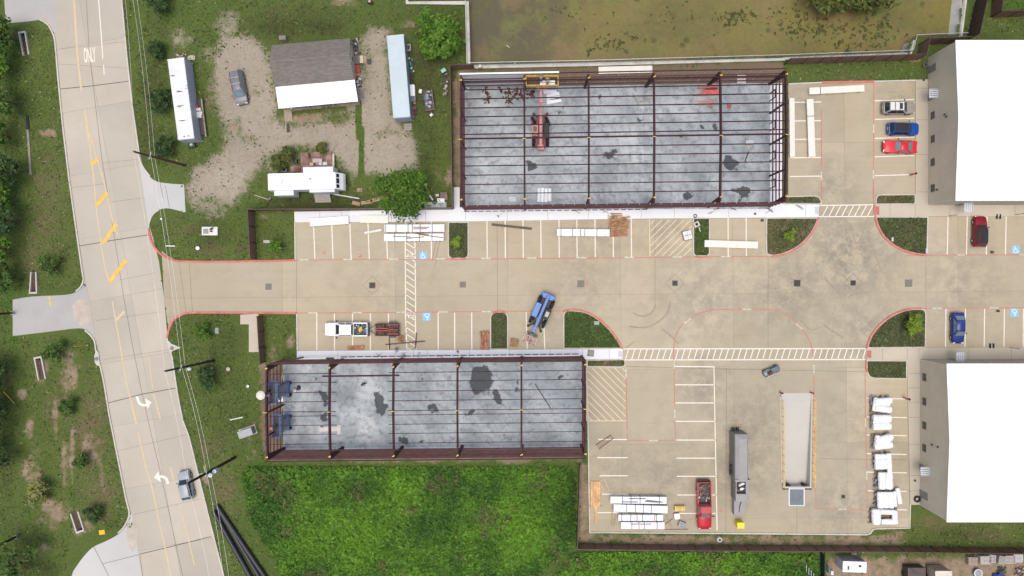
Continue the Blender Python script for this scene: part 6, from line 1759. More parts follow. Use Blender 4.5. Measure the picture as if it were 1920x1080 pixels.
# ------------------------------------------------------------------ bundles of panels, timber and steel
WRAP = M('white_wrapped_panels',(.66,.69,.72),.45,var=.05,scale=1.2,grime=.08)
CREAMP = M('cream_panels',(.66,.63,.56),.5,var=.04,scale=.8,grime=.06)
STRAPD = M('dark_strap',(.07,.07,.075),.6,var=.1)
SKID = M('timber_skid',(.20,.13,.08),.9,var=.25,scale=2,spec=.2)
def bundle(label,a,b,wpx,h,mat,straps,group,layers=3,ridges=3,skids=4,cat='panel bundle',name='panel_bundle',extra=None):
 """a bundle lying from a to b (site plan), wpx wide"""
 p,q = W(*a,h),W(*b,h); c = (p + q) / 2; L = (q - p).length; w = wpx / K * (100 - h) / 100
 t = thing(name,label,cat,(c.x,c.y,0.014),math.atan2((q - p).y,(q - p).x),group)
 for i in range(skids):
  x = -L * .42 + L * .84 * i / max(1,skids - 1); mb = MB(); mb.box((x,0,.06),(.12,w * 1.12,.12)); mb.build('skid',SKID,t)
 z = .12; dz = (h - .12) / layers
 mb = MB()
 for i in range(layers):
  dx = rnd.uniform(-.05,.05); mb.box((dx,rnd.uniform(-.015,.015),z + dz * (i + .5)),(L - rnd.uniform(.0,.12),w - (.0 if i == layers - 1 else .03),dz - .012))
 for k in range(ridges): mb.box((0,-w / 2 + w * (k + .5) / ridges,h + .008),(L * .985,.05,.016))
 mb.build('panels',mat,t)
 for s in straps:
  mb = MB(); x = -L / 2 + L * s; mb.box((x,0,h + .02),(.09,w + .04,.014))
  for sg in (-1,1): mb.box((x,sg * (w / 2 + .014),h / 2 + .03),(.09,.014,h - .04))
  mb.build('strap',STRAPD,t)
 if extra: extra(t,L,w,h)
 return t
OLDW = M('old_brown_batten',(.22,.13,.08),.9,var=.25,scale=3,spec=.2)
def battens(lst,mat=None):
 def f(t,L,w,h):
  for (x,y,l,r) in lst:
   mb = MB(); mb.box((x * L,y * w,h + .05),(l,.11,.05),rz=r); mb.build('batten',mat or OLDW,t)
 return f
GW = 'white panel bundles strapped on skids'
bundle('upper white panel bundle with two short battens on top, beside the aisle markings',(720,428),(833,427.5),14,.75,WRAP,(.03,.2,.4,.47,.6,.8),GW,extra=battens([(.1,-.1,2.0,.02),(.12,.1,2.3,0)]))
bundle('lower white panel bundle crossed by brown battens above the blue wheelchair symbol',(720,445.5),(832.5,444.5),13.5,.75,WRAP,(.18,.38,.59,.8),GW,extra=battens([(-.2,.1,2.6,-.05),(.02,-.05,2.6,.08),(.28,.15,3.6,-.14),(.12,.45,2.2,-.1)]))
bundle('white panel bundle lying beside the tangled timber heap',(1044,435.5),(1143,436.5),13,.7,WRAP,(.08,.3,.45,.53,.76),GW)
bundle('longest white panel bundle with dark bars on top near the orange lumber',(1144,937.5),(1250,938.5),12.6,.9,WRAP,(.22,.37,.53,.87),GW,extra=battens([(-.02,.25,2.4,0),(-.15,-.25,2.3,0),(.28,-.1,2.4,-.12),(.25,-.2,2.2,-.04)],jm((.12,.09,.09))))
bundle('white panel bundle with tapered end, second in the lower row of stacks',(1150,952.5),(1251.5,956),13.4,.9,WRAP,(.24,.41,.56,.70),GW)
bundle('white panel bundle with two reddish bands, third in the lower row of stacks',(1160,970.8),(1244,971),11,.8,WRAP,(.07,.27,.41,.53,.84),GW,extra=battens([(-.09,0,1.05,R(90)),(.3,0,1.05,R(90))],jm((.42,.25,.22))))
bundle('white panel bundle nearest the bottom kerb with one reddish batten',(1164,985.5),(1247,985.8),12.4,.8,WRAP,(.25,.41,.53,.82),GW,extra=battens([(-.05,.25,3.0,0)],jm((.35,.22,.2))))
GC = 'cream panel stacks'
t = bundle('cream panel stack with a yellow tag lying between two grass islands',(1321.5,456.5),(1422,459.5),13,.5,CREAMP,(),GC,ridges=4)
mb = MB(); mb.box((.75,-.2,.525),(.3,.3,.012)); mb.build('tag',jm((.75,.66,.2)),t)
bundle('cream panel stack lying along the top kerb beside the wet patch',(1517.5,170.5),(1621,165),12.5,.5,CREAMP,(.2,),GC,ridges=4)
bundle('narrow cream panel stack standing closest to the east wall of the frame',(1485,184),(1486,294),9.5,.45,CREAMP,(),GC,ridges=2)
bundle('cream panel stack in the stalls between the narrow stack and the red line',(1519,185),(1523,294),12.5,.5,CREAMP,(.3,),GC,ridges=3)
bundle('cream panel stack in the mud strip behind the north wall of the frame',(1122.5,132),(1223.5,129.5),13,.4,CREAMP,(),GC,ridges=3)
bundle('stack of grey-white corrugated roof sheets lying across the pavement edge',(581,417),(654,412),15,.45,M('grey_white_sheet',(.56,.59,.59),.4,.1,var=.08,scale=1),(),'sheet stacks on the pavement',ridges=4,layers=4,cat='sheet stack',name='sheet_stack')
bundle('thin pale sheet stack against the brown fence left of the tree',(657,399),(728,398.5),8,.3,M('pale_grey_sheet',(.54,.57,.58),.4,.1,var=.06),(),'sheet stacks on the pavement',ridges=3,cat='sheet stack',name='sheet_stack')
bundle('cream sheet stack with ragged end at the foot of the tree',(676,410.5),(728,411.5),14.5,.4,CREAMP,(),'sheet stacks on the pavement',ridges=1,layers=4,cat='sheet stack',name='sheet_stack')
TIMB = M('raw_brown_timber',(.30,.17,.09),.85,var=.3,scale=2,c2=(.40,.24,.13),spec=.2)
TIMB2 = M('reddish_timber',(.32,.135,.08),.85,var=.3,scale=2,c2=(.40,.21,.14),spec=.2)
def timber_heap(label,c,L,w,n,rz,spread,mat,name='timber_pile',h=.5,seed=1,cross=0,lm=.1):
 cc = W(*c,.2); t = thing(name,label,'timber pile',(cc.x,cc.y,.014),rz); q = random.Random(seed)
 for i in range(n):
  y = -w / 2 + w * (i + .5) / n if spread < .3 else q.uniform(-w / 2,w / 2)
  l = L * q.uniform(.6,1.0) if spread > .1 else L * q.uniform(.9,1)
  mb = MB(); mb.box((q.uniform(-.12,.12) * L * spread * 2,y,lm / 2 + q.uniform(0,h)),(l,lm,lm * .6),rz=q.uniform(-spread,spread),ry=q.uniform(-.03,.03)); mb.build('plank',mat,t)
 for i in range(cross):
  mb = MB(); mb.box((-L * .4 + L * .8 * i / max(1,cross - 1),0,.02),(.1,w * 1.3,.06)); mb.build('bearer',SKID,t)
 return t
timber_heap('tangled heap of brown timber offcuts at the pavement edge',(1159,420),3.0,2.0,54,R(-12),.5,TIMB,seed=3,h=.6)
timber_heap('neat row of light brown boards below the tangled timber heap',(1160,438.5),2.7,.8,9,R(3),.05,TIMB2,seed=4,h=.25)
timber_heap('few brown boards lying on the pavement above the timber heap',(1157,403),1.7,.55,6,0,.06,TIMB,seed=5,h=.1)
timber_heap('tall reddish stack of long boards beside the narrow lower grass island',(909,638),2.8,1.2,18,R(92),.07,TIMB2,seed=6,h=.6,cross=2)
timber_heap('small stack of brown boards on the ground below the white pickup',(667,652),2.6,.65,8,R(4),.06,TIMB2,seed=7,h=.2)
ORNG = M('orange_lumber',(.58,.32,.15),.75,var=.2,scale=1.5,c2=(.66,.42,.22),spec=.2)
timber_heap('stack of orange lumber beams along the left kerb of the lower car park',(1116.5,927.5),4.15,1.45,6,R(90),.012,ORNG,name='lumber_stack',h=.12,seed=8,cross=3,lm=.19)
timber_heap('narrow pair of orange beams below the orange lumber stack',(1116.8,966),2.6,.3,3,R(90),.012,ORNG,name='lumber_stack',h=.25,seed=9,cross=2)
def frame_thing(name,label,cat,pts,w,h,mat,z=.05,part='batten'):
 c = W(*pts[0][0]); t = thing(name,label,cat,(c.x,c.y,.014))
 for (a,b) in pts:
  A,B_ = W(*a),W(*b); mb = MB(); mb.beam((A.x,A.y,z),(B_.x,B_.y,z),w,h); mb.build(part,mat,t,True)
 return t
frame_thing('timber_trestle','pale open timber trestle leaning out beside the orange lumber','frame',[((1124,901),(1133,923)),((1133,897),(1142,918)),((1124,901),(1133,897)),((1133,923),(1142,918))],.09,.09,M('pale_timber',(.55,.42,.26),.8,var=.1))
LAD = M('brown_ladder_steel',(.13,.07,.055),.6,.2,var=.2)
t = frame_thing('ladder','brown ladder lying across the first stall of the lower car park','ladder',[((1117,834),(1146,815)),((1123,842),(1151,821))],.09,.1,LAD,.06,'stile')
for i in range(9):
 f_ = (i + .5) / 9; A = W(1117 + 29 * f_,834 - 19 * f_); B_ = W(1123 + 28 * f_,842 - 21 * f_); mb = MB(); mb.beam((A.x,A.y,.06),(B_.x,B_.y,.06),.05,.05); mb.build('rung',LAD,t,True)
DARKB = M('dark_steel_beam',(.10,.075,.06),.7,.2,var=.2)
def beam_thing(label,a,b,w=.16,mat=None,name='steel_beam',cat='beam',z0=.014):
 A,B_ = W(*a),W(*b); c = (A + B_) / 2; L = (B_ - A).length
 t = thing(name,label,cat,(c.x,c.y,z0),math.atan2((B_ - A).y,(B_ - A).x))
 mb = MB(); mb.box((0,0,.01),(L,w,.02)); mb.box((0,0,.1),(L,.03,.17)); mb.box((0,0,.19),(L,w,.02)); mb.build('beam',mat or DARKB,t)
beam_thing('long dark steel beam lying slantwise in the upper parking row',(922,421),(997,429),.32)
beam_thing('long brown steel beam lying across the lower hatched aisle',(723,646),(797,639.5),.17)
beam_thing('short brown beam standing square to the long beam near the aisle',(781,624),(779,654),.15)
beam_thing('short brown beam beside the trailer pointing at the pavement',(729.5,632),(730.5,656),.14)
beam_thing('white plank lying left of the white panel bundles',(684,437),(716,431),.3,jm((.62,.62,.58)),'plank','plank')
beam_thing('white pole lying on the dark grass below the camper',(622,363.5),(674,372.5),.13,jm((.62,.62,.6)),'pole','pole',0)
beam_thing('pale pole on the grass left of the camper',(478,366),(503,374),.1,jm((.45,.42,.34)),'pole','pole',0)
beam_thing('thin dark pipe lying slantwise on the grey slab of the lower frame',(1003,719),(1032,765),.09,jm((.03,.03,.03)),'pipe','pipe',.15)
beam_thing('long brown batten lying on the dirt under the lower frame bay',(1186,176),(1198,199),.1,jm((.30,.24,.18)),'plank','plank',.15)
beam_thing('short brown batten on the slab beside the long batten',(1198,193),(1222,184),.09,jm((.30,.24,.18)),'plank','plank',.15)
beam_thing('dark pry bar on the slab near the lower right oil stain',(1403,284),(1396,303),.1,jm((.03,.03,.03)),'pipe','pipe',.15)
beam_thing('black plastic edging strip on the lower pavement',(558,672),(570,669.5),.22,jm((.03,.03,.03)),'strip','strip',.13)
beam_thing('second black edging strip on the lower pavement nearer the pickup',(612.5,671.5),(627,672),.22,jm((.03,.03,.03)),'strip','strip',.13)
beam_thing('white pipe lying on the lower left lawn',(432,787),(456,782),.13,jm((.68,.68,.66)),'pipe','pipe',0)
beam_thing('short white pipe on the lawn inside the upper road corner',(312,461),(329,461.5),.15,jm((.68,.68,.66)),'pipe','pipe',0)
frame_thing('broom','black push broom with a thin pale handle on the upper pavement','broom',[((934,405.5),(948,396))],.03,.03,jm((.30,.25,.2)),.17,'handle')
c = W(934,405.5); t_ = [o for o in bpy.data.objects if o.name.startswith('broom')][0]
mb = MB(); mb.box((c.x,c.y,.17),(.4,.12,.08),rz=R(-52)); mb.build('brush',TRIM,t_,True)
# wrapped insulation bundles in the right-hand stalls
INSW = M('white_insulation_wrap',(.66,.68,.70),.5,var=.08,scale=3,c2=(.74,.75,.76),bmp=.5,grime=.04)
FRAY = M('grey_torn_wrap',(.22,.22,.23),.7,var=.4,scale=6)
def insulation(label,c,rolls,base,seed):
 cc = W(*c,.8); t = thing('insulation_bundle',label,'insulation bundle',(cc.x,cc.y,.014),0,'white wrapped insulation bundles in the stalls'); t.scale = (1.08,1.16,1); q = random.Random(seed)
 mb = MB(); mb.box((-.05,0,.07),(base[0] * .95,base[1] * .95,.14)); mb.build('pallet',SKID,t)
 for (x,y,L,r,rz,z) in rolls:
  d = Vector((math.cos(rz),math.sin(rz),0)); a = Vector((x,y,z)) - d * L / 2; n = 14; side = Vector((-d.y,d.x,0)); secs = []
  for k in range(8):
   f = k / 7; rr = r * (1 + q.uniform(-.05,.05)) * (.86 if k in (0,7) else 1); p = a + d * L * f
   secs.append([p + side * rr * math.cos(2 * PI * i / n) * (1 + q.uniform(-.03,.03)) + Vector((0,0,1)) * rr * .8 * math.sin(2 * PI * i / n) for i in range(n)])
  mb = MB(); mb.loft(secs); mb.build('roll',INSW,t,smooth=True,fix=True)
 for i in range(16):
  mb = MB()
  e = q.random(); x = -base[0] / 2 + q.uniform(-.1,.05) if e < .5 else q.uniform(-base[0] / 2,base[0] / 2); y = q.uniform(-base[1] / 2,base[1] / 2) if e < .5 else base[1] / 2 + q.uniform(-.1,.12)
  mb.box((x,y,q.uniform(.1,.75)),(q.uniform(.15,.4),q.uniform(.1,.25),.012),rz=q.uniform(0,PI),rx=q.uniform(-.9,.9),ry=q.uniform(-.9,.9)); mb.build('torn_flap',FRAY,t)
insulation('insulation bundle with two loose rolls, nearest the lower grass island',(1653,760),[(.25,.55,2.2,.42,.05,.75),(.2,-.45,2.2,.44,-.1,.75),(-.75,.1,1.7,.36,R(80),.6),(.1,.1,2.2,.4,0,.45)],(2.6,2.1),1)
insulation('insulation bundle of two parallel rolls, second below the lower island',(1652.5,792),[(.05,.48,2.4,.50,0,.75),(.05,-.48,2.4,.50,0,.75),(0,0,2.3,.45,0,.5)],(2.4,1.9),2)
insulation('insulation bundle crossed by a slanting grey-edged sheet',(1655,829),[(.1,.35,2.2,.5,.3,.7),(.1,-.45,2.4,.46,.1,.7),(-.6,0,1.6,.42,R(85),.55),(.5,.1,2.0,.42,R(48),.9)],(2.5,2.0),3)
insulation('insulation bundle with one upright roll laid over three flat ones',(1657.5,866),[(-.4,.65,1.6,.36,0,.7),(-.4,0,1.6,.38,0,.7),(-.4,-.6,1.6,.38,0,.7),(.65,-.1,2.4,.36,R(94),.85)],(2.3,2.1),4)
insulation('insulation bundle of two upright rolls side by side',(1660,901),[(-.45,0,2.1,.52,R(92),.75),(.5,0,2.1,.52,R(90),.75),(0,0,2.0,.42,R(90),.5)],(2.3,2.0),5)
insulation('insulation bundle of five upright rolls with one leaning off the right side',(1664.5,936),[(-.95,-.1,2.0,.46,R(92),.7),(-.2,-.1,2.0,.40,R(91),.7),(.5,-.1,2.0,.42,R(90),.7),(1.05,0,1.9,.26,R(94),.55),(1.65,.35,2.0,.34,R(101),.45)],(3.0,2.0),6)
insulation('squarish insulation bundle with a dark gap, nearest the bottom kerb',(1660,970),[(-1.2,.1,1.9,.62,R(92),.7),(.4,.62,2.2,.34,-.04,.6),(.6,-.6,2.2,.38,0,.6),(1.35,0,1.6,.4,R(90),.6)],(3.7,1.9),7)
# ------------------------------------------------------------------ compactor, boxes and yard machines
CG = M('grey_compactor_paint',(.25,.24,.235),.55,.1,var=.08,scale=.6,grime=.25)
CGD = M('grey_compactor_side',(.17,.163,.158),.55,.1,var=.1,scale=.6,grime=.3)
t = thing('trash_compactor','long grey trash compactor with an open hopper full of rubbish','compactor',W(1378,885))
def rbox(parent,name,x0,y0,x1,y1,z0,z1,mat,bevel=.03):
 a,b = W(x0,y0),W(x1,y1); mb = MB(); mb.box(((a.x + b.x) / 2,(a.y + b.y) / 2,(z0 + z1) / 2),(abs(b.x - a.x),abs(b.y - a.y),z1 - z0)); return mb.build(name,mat,parent,True,bevel=bevel)
rbox(t,'container',1367,806,1391,890,.25,2.75,CGD)
a,b = W(1369,808),W(1390.5,889); mb = MB(); mb.add([(a.x,a.y,2.752),(b.x,a.y,2.752),(b.x - .1,a.y - .5,2.95),(a.x + .45,a.y - .5,2.95),(a.x,b.y,2.752),(b.x,b.y,2.752),(b.x - .1,b.y,2.95),(a.x + .45,b.y,2.95)],[(0,1,2,3),(3,2,6,7),(0,3,7,4),(1,5,6,2),(4,7,6,5)]); mb.build('container_roof',CG,t,True)
rbox(t,'collar',1366.5,888.5,1395,891.5,.25,2.98,CG,.02)
hop = rbox(t,'hopper_base',1370,892,1394,930,.25,1.6,CGD)
mb = MB()
for (x0,y0,x1,y1) in ((1369.5,892,1371,930),(1388,892,1394,930),(1371,916,1388,930),(1371,892,1388,894)):
 a,b = W(x0,y0),W(x1,y1); mb.box(((a.x + b.x) / 2,(a.y + b.y) / 2,2.1),(abs(b.x - a.x),abs(b.y - a.y),.99))
mb.build('hopper',CG,t,True)
rbox(t,'ram_deck',1372,930,1393,961,.25,1.15,CG); rbox(t,'power_unit',1384,929.5,1393.5,934,1.15,1.7,CG,.04)
mb = MB(); pts = [W(1390,934,1.6),W(1390,940,1.3),W(1387,950,1.2),W(1386,960,1.2)]
for a,b in zip(pts[:-1],pts[1:]): mb.cyl(a,b,.05,n=6)
mb.build('hydraulic_hose',TRIM,t,True)
for (x,y) in ((1369,806),(1377,806)):
 a = W(x + 4,y - 1); mb = MB(); mb.cyl((a.x,a.y,.4),(a.x,a.y + .35,.4),.22,n=12); mb.build('roller',TRIM,t,True)
a = W(1369,874);
for (dx,dy,s) in ((-.15,.3,.5),(-.2,-.5,.6)):
 mb = MB(); mb.cyl((a.x + dx - .2,a.y + dy,1.1),(a.x + dx,a.y + dy,1.1),s * .6,n=12); mb.build('hose_reel',TRIM,t,True)
c = W(1379.5,905,0); heap('rubbish_load','red, white and black rubbish bags inside the grey compactor hopper','rubbish',c,.5,.72,14,[(.02,.02,.022),(.6,.6,.6),(.3,.06,.05),(.05,.05,.06)],.5,1.62,0,12,.3,.55)
for (dx,dy) in ((.25,.45),(.2,-.25)):
 t = thing('rubbish_bag','white rubbish bag on top of the load in the grey compactor','rubbish bag',(c.x + dx,c.y + dy,2.0),.3,'white bags in the compactor'); mb = MB(); mb.blob((0,0,.15),(.36,.2,.2),10,6,0,.15,3); mb.build('bag',jm((.74,.74,.73)),t,smooth=True); mb = MB(); mb.cyl((.3,0,.25),(.42,0,.32),.05,.03,6); mb.build('knot',jm((.6,.6,.6)),t)
t = thing('yellow_bin','bright yellow square bin below the grey compactor','bin',W(1384,979))
YBIN = M('bright_yellow_plastic',(.72,.58,.02),.5,var=.06,grime=.08)
rbox(t,'bin_body',1377.5,974,1390,984.5,.02,1.3,YBIN,.05); rbox(t,'bin_lid',1377,973.5,1390.5,985,1.305,1.4,YBIN,.04); rbox(t,'lid_handle',1382,984.7,1386,985.6,1.3,1.36,TRIM,.01)
t = thing('floor_sweeper','grey ride-on floor machine with a dark red seat below the long crosswalk','floor machine',place((1446,695.5),.5),R(24))
GM = M('blue_grey_machine',(.10,.13,.15),.5,.1,var=.2,scale=2,grime=.2)
mb = MB(); mb.prism([(-1.2,-.45),(1.1,-.5),(1.3,-.2),(1.3,.3),(1.1,.5),(-1.0,.5),(-1.25,.2)],.12,.62,bottom=True); mb.build('body',GM,t,bevel=.06)
mb = MB(); mb.box((.5,.15,.8),(1.2,.55,.35)); mb.build('hopper',GM,t,bevel=.06)
mb = MB(); mb.box((-.35,-.15,.8),(.5,.5,.2)); mb.box((-.55,-.15,1.0),(.12,.5,.4)); mb.build('seat',jm((.12,.01,.025)),t,bevel=.05)
mb = MB(); mb.cyl((-.0,-.1,.7),(-.08,-.1,1.05),.03,n=6); mb.torus((-.1,-.1,1.05),.17,.02,14,6); mb.build('steering_wheel',TRIM,t)
for (x,y) in ((-.9,-.5),(-.9,.5),(.9,-.5),(.9,.5)): wheel(t,x,y,.22,.14)
mb = MB(); mb.beam((-.9,-.62,.35),(1.2,-.72,.35),.08,.06); mb.build('side_bumper',jm((.45,.44,.42)),t)
mb = MB(); mb.box((-.95,.0,.68),(.3,.4,.08)); mb.build('battery_cover',jm((.35,.37,.4)),t,bevel=.03)
# ------------------------------------------------------------------ bollards, signs, grates, covers
REDP = M('red_steel_paint',(.36,.02,.03),.45,var=.1,coat=.2,grime=.15)
def bollard(label,px,py):
 c = W(px,py); t = thing('bollard',label,'bollard',(c.x,c.y,.014)); mb = MB(); mb.cyl((0,0,0),(0,0,1.1),.12,n=14); mb.build('post',REDP,t)
 mb = MB(); mb.blob((0,0,1.1),(.12,.12,.08),12,6); mb.build('cap',M('dark_red_cap',(.08,.01,.015),.5),t,smooth=True)
bollard('dark red bollard at the left top corner of the loading ramp',1462.5,735.5); bollard('dark red bollard at the right top corner of the loading ramp',1519.5,735.5)
def standpipe(label,px,py):
 c = W(px,py); t = thing('standpipe',label,'standpipe',(c.x,c.y,.014)); mb = MB(); mb.cyl((0,0,0),(0,0,1.3),.11,n=12); mb.build('riser',REDP,t)
 mb = MB(); mb.beam((-.32,0,1.25),(.32,.05,1.25),.17,.17); mb.build('outlet',REDP,t,bevel=.03)
 mb = MB(); mb.cyl((0,0,1.3),(.05,0,1.75),.09,n=10); mb.beam((.0,-.2,1.6),(.0,.2,1.6),.08,.08); mb.build('valve',TRIM,t)
standpipe('red fire standpipe at the end of the stall line beside the upper building',1706,328.3); standpipe('red fire standpipe at the stall line above the insulation bundles',1693.5,745.5)
SIGNB = M('sign_blue',(.02,.10,.35),.4,var=.05)
def sign_post(label,px,py,rz,face=None,h=2.0,name='parking_sign'):
 c = W(px,py); t = thing(name,label,'sign',(c.x,c.y,.014),rz); mb = MB(); mb.cyl((0,0,0),(0,0,h),.035,n=8); mb.build('post',M('dark_post',(.07,.06,.055),.5,.3),t)
 mb = MB(); mb.box((0,-.05,h - .25),(.32,.02,.48)); mb.build('plate',face or SIGNB,t)
sign_post('thin sign post at the stall line left of the deep red hatchback',1778,405,0); sign_post('thin sign post at the upper right edge beside the accessible stall',1903.5,402.5,0); sign_post('thin sign post at the lower right edge beside the pavement',1893,651.5,PI); sign_post('thin sign post on the lower pavement near the accessible aisle',1919.5,622,PI)
GRATE = M('dark_iron_grate',(.045,.04,.035),.7,.4,var=.2,scale=5)
LID = M('grey_iron_lid',(.19,.17,.145),.8,.2,var=.15,scale=3)
def grate(label,px,py,s,lid=False,diamond=False):
 c = W(px,py); t = thing('drain_grate' if not lid else 'inlet_cover',label,'drain cover',(c.x,c.y,.014),0,'drain covers down the middle of the drive')
 mb = MB()
 for (x,y,sx,sy) in ((0,s / 2,s + .08,.08),(0,-s / 2,s + .08,.08),(s / 2,0,.08,s - .08),(-s / 2,0,.08,s - .08)): mb.box((x,y,.006),(sx,sy,.012))
 mb.build('frame',LID,t)
 if lid: mb = MB(); mb.box((0,0,.006),(s - .1,s - .1,.01)); mb.box((0,0,.013),(s * .7,.04,.004)); mb.build('lid',LID,t)
 else:
  mb = MB(); mb.box((0,0,.002),(s - .08,s - .08,.004)); mb.build('sump',TRIM,t)
  mb = MB()
  for i in range(7): mb.box((-s / 2 + s * (i + .5) / 7,0,.009),(.05,s - .1,.01))
  mb.box((0,0,.0125),(s - .1,.05,.008)); mb.build('bars',GRATE,t)
 if diamond:
  mb = MB(); d = 1.35
  pts = [(0,d),(d,0),(0,-d),(-d,0),(0,d)]
  for a,b in zip(pts[:-1],pts[1:]): mb.strip([a,b],.035,.0045)
  mb.build('joint',JOINT,t)
grate('grey inlet cover in the drive just inside the car park entrance',503.5,537.5,.85,True); grate('dark drain grate in a diamond joint left of the hatched aisle',698,535,.85,False,True)
grate('grey inlet cover with a red mark on its left, right of the hatched aisle',868,533.5,.8,True); grate('grey inlet cover with a red mark on its right, above the blue telehandler',1089,532,.95,True)
grate('small dark drain grate in the drive below the cream hatching',1265.5,531,.75,False,True); grate('dark drain grate in the drive left of the top crosswalk',1494.5,531,.95); grate('small dark drain grate in a diamond joint below the top crosswalk',1599.5,530.5,.75,False,True); grate('grey-brown inlet cover below the upper right grass island',1703.5,531,1.0,True); grate('small dark rusty grate inside the red line at the bottom of the lower car park',1581,931,.5)
def marker(label,px,py,s=.36):
 c = W(px,py); t = thing('utility_marker',label,'survey marker',(c.x,c.y,.0225),0,'red painted survey markers'); mb = MB(); mb.box((0,0,.004),(s,s,.008)); mb.build('plate',M('red_marker',(.40,.05,.04),.6,var=.15),t); mb = MB(); mb.box((-.02,.01,.011),(s * .4,s * .4,.006)); mb.build('centre',jm((.72,.70,.66)),t)
marker('red marker with a white centre in the second stall of the upper row',607.5,474); marker('red marker in the fourth stall of the upper row',675,479.5); marker('red marker right of the diamond-jointed grate',706,535.5,.3); marker('red marker left of the grey inlet cover',861,532,.28); marker('red marker above the grey trash compactor',1387,797.5,.4); marker('red marker left of the ramp deck of the compactor',1352,957,.3); marker('red marker right of the inlet cover above the blue telehandler',1099.5,531.5,.3)
def wheel_stop(label,px,py):
 c = W(px,py); t = thing('rubber_ramp',label,'rubber ramp',(c.x,c.y,.02));
 for s in (-.24,.24): mb = MB(); mb.box((s,0,.06),(.26,.72,.12)); mb.build('block',RUB,t,bevel=.03)
 mb = MB(); mb.box((0,0,.03),(.18,.5,.06)); mb.build('link',jm((.35,.35,.35)),t)
wheel_stop('pair of black rubber blocks in the stall right of the deep red hatchback',1871.5,406); wheel_stop('pair of black rubber blocks below the lower right stalls',1859,648.5)
for (px,py,lb) in ((1859,473,'small brown box on the stall line below the deep red hatchback'),(1870,583,'small brown box on the red line right of the navy sedan'),(1428.5,413.5,'small black box beside the kerb of the upper right island')):
 c = W(px,py); t = thing('junction_box',lb,'box',(c.x,c.y,.014)); mb = MB(); mb.box((0,0,.12),(.32,.3,.24)); mb.build('box',jm((.06,.035,.025)),t,bevel=.02); mb = MB(); mb.box((0,0,.25),(.36,.34,.03)); mb.build('lid',jm((.04,.03,.03)),t,bevel=.01)
def tyre_thing(label,px,py,R_,r,mat,z=.0):
 c = W(px,py); t = thing('tyre',label,'tyre',(c.x,c.y,z + r)); mb = MB(); mb.torus((0,0,0),R_,r,22,8); mb.build('casing',mat,t,smooth=True); mb = MB()
 for i in range(22): a = 2 * PI * i / 22; mb.box((R_ * math.cos(a) + r * math.cos(a) * .96,R_ * math.sin(a) + r * math.sin(a) * .96,0),(.03,.07,r * 1.1),rz=a)
 mb.build('tread',mat,t)
tyre_thing('black tyre on the path by the lower right building',1718,935,.36,.12,RUB,.13); tyre_thing('grey tyre on the path by the upper right building',1733,122.5,.3,.1,M('grey_rubber',(.10,.10,.10),.8),.13); tyre_thing('grey ring on the pavement above the narrow green island',1303,405,.2,.06,M('grey_rubber',(.10,.10,.10)),.13)
for (px,py,lb) in ((1714.5,900.5,'round black drain cap on the path by the lower right building'),(1731,150.5,'round dark drain cap on the path by the upper right building'),(1415,401,'round dark drain cap on the upper pavement')):
 c = W(px,py); t = thing('floor_drain',lb,'floor drain',(c.x,c.y,.13)); mb = MB(); mb.cyl((0,0,0),(0,0,.05),.17,n=14); mb.build('ring',TRIM,t); mb = MB(); mb.cyl((0,0,.05),(0,0,.065),.11,n=12); mb.build('cap',jm((.05,.05,.05)),t)
c = W(1287.5,441.5); t = thing('block_pallet','pallet of white blocks in two rows beside the narrow green island','pallet',(c.x,c.y,.014),R(14))
mb = MB(); mb.box((0,0,.07),(1.25,1.4,.14)); mb.build('pallet',SKID,t)
for i in range(4):
 for j in range(2): mb = MB(); mb.box((-.45 + i * .3,-.33 + j * .66,.42),(.26,.6,.54)); mb.build('block',jm((.74,.73,.74)),t,bevel=.02)
c = W(1305,421); t = thing('sign_base','square concrete sign base with a fallen white pole on the narrow green island','sign base',(c.x,c.y,.136),R(28)); mb = MB(); mb.box((0,0,.15),(.85,.75,.3)); mb.build('base',KERBC,t,bevel=.02); mb = MB(); mb.cyl((0,0,.3),(0,0,.36),.2,n=16); mb.build('socket',RUB,t); mb = MB(); mb.beam((.15,-.45,.1),(.05,-1.2,.06),.09,.05); mb.build('pole',jm((.6,.6,.58)),t)
c = W(1317,470); t = thing('valve_cover','round reddish valve cover in the narrow green island','valve cover',(c.x,c.y,.136)); mb = MB(); mb.cyl((0,0,0),(0,0,.06),.18,n=14); mb.build('ring',jm((.28,.09,.06)),t); mb = MB(); mb.cyl((0,0,.06),(0,0,.075),.12,n=12); mb.build('lid',jm((.22,.08,.06)),t)
c = W(964,642.5); t = thing('wooden_crate','small brown wooden crate right of the narrow lower grass island','crate',(c.x,c.y,.014),R(-8))
for i in range(6): mb = MB(); mb.box((0,-.5 + i * .2,.5),(1.05,.15,.05)); mb.build('slat',TIMB,t)
mb = MB()
for (x,y,sx,sy) in ((0,.55,1.1,.06),(0,-.55,1.1,.06),(.55,0,.06,1.04),(-.55,0,.06,1.04)): mb.box((x,y,.24),(sx,sy,.46))
mb.build('side',TIMB,t)
t = timber_heap('coiled heap of rusty wire and strap beside the small trailer',(752,635.5),.95,.8,26,.3,1.2,jm((.24,.11,.05)),name='scrap_heap',seed=21,h=.3,lm=.06); t['category'] = 'scrap heap'
t = timber_heap('grey bundle of twisted wire at the lower pavement edge',(744,656),.55,.5,20,.3,1.4,jm((.14,.15,.14)),name='scrap_heap',seed=22,h=.3,lm=.04); t['category'] = 'scrap heap'
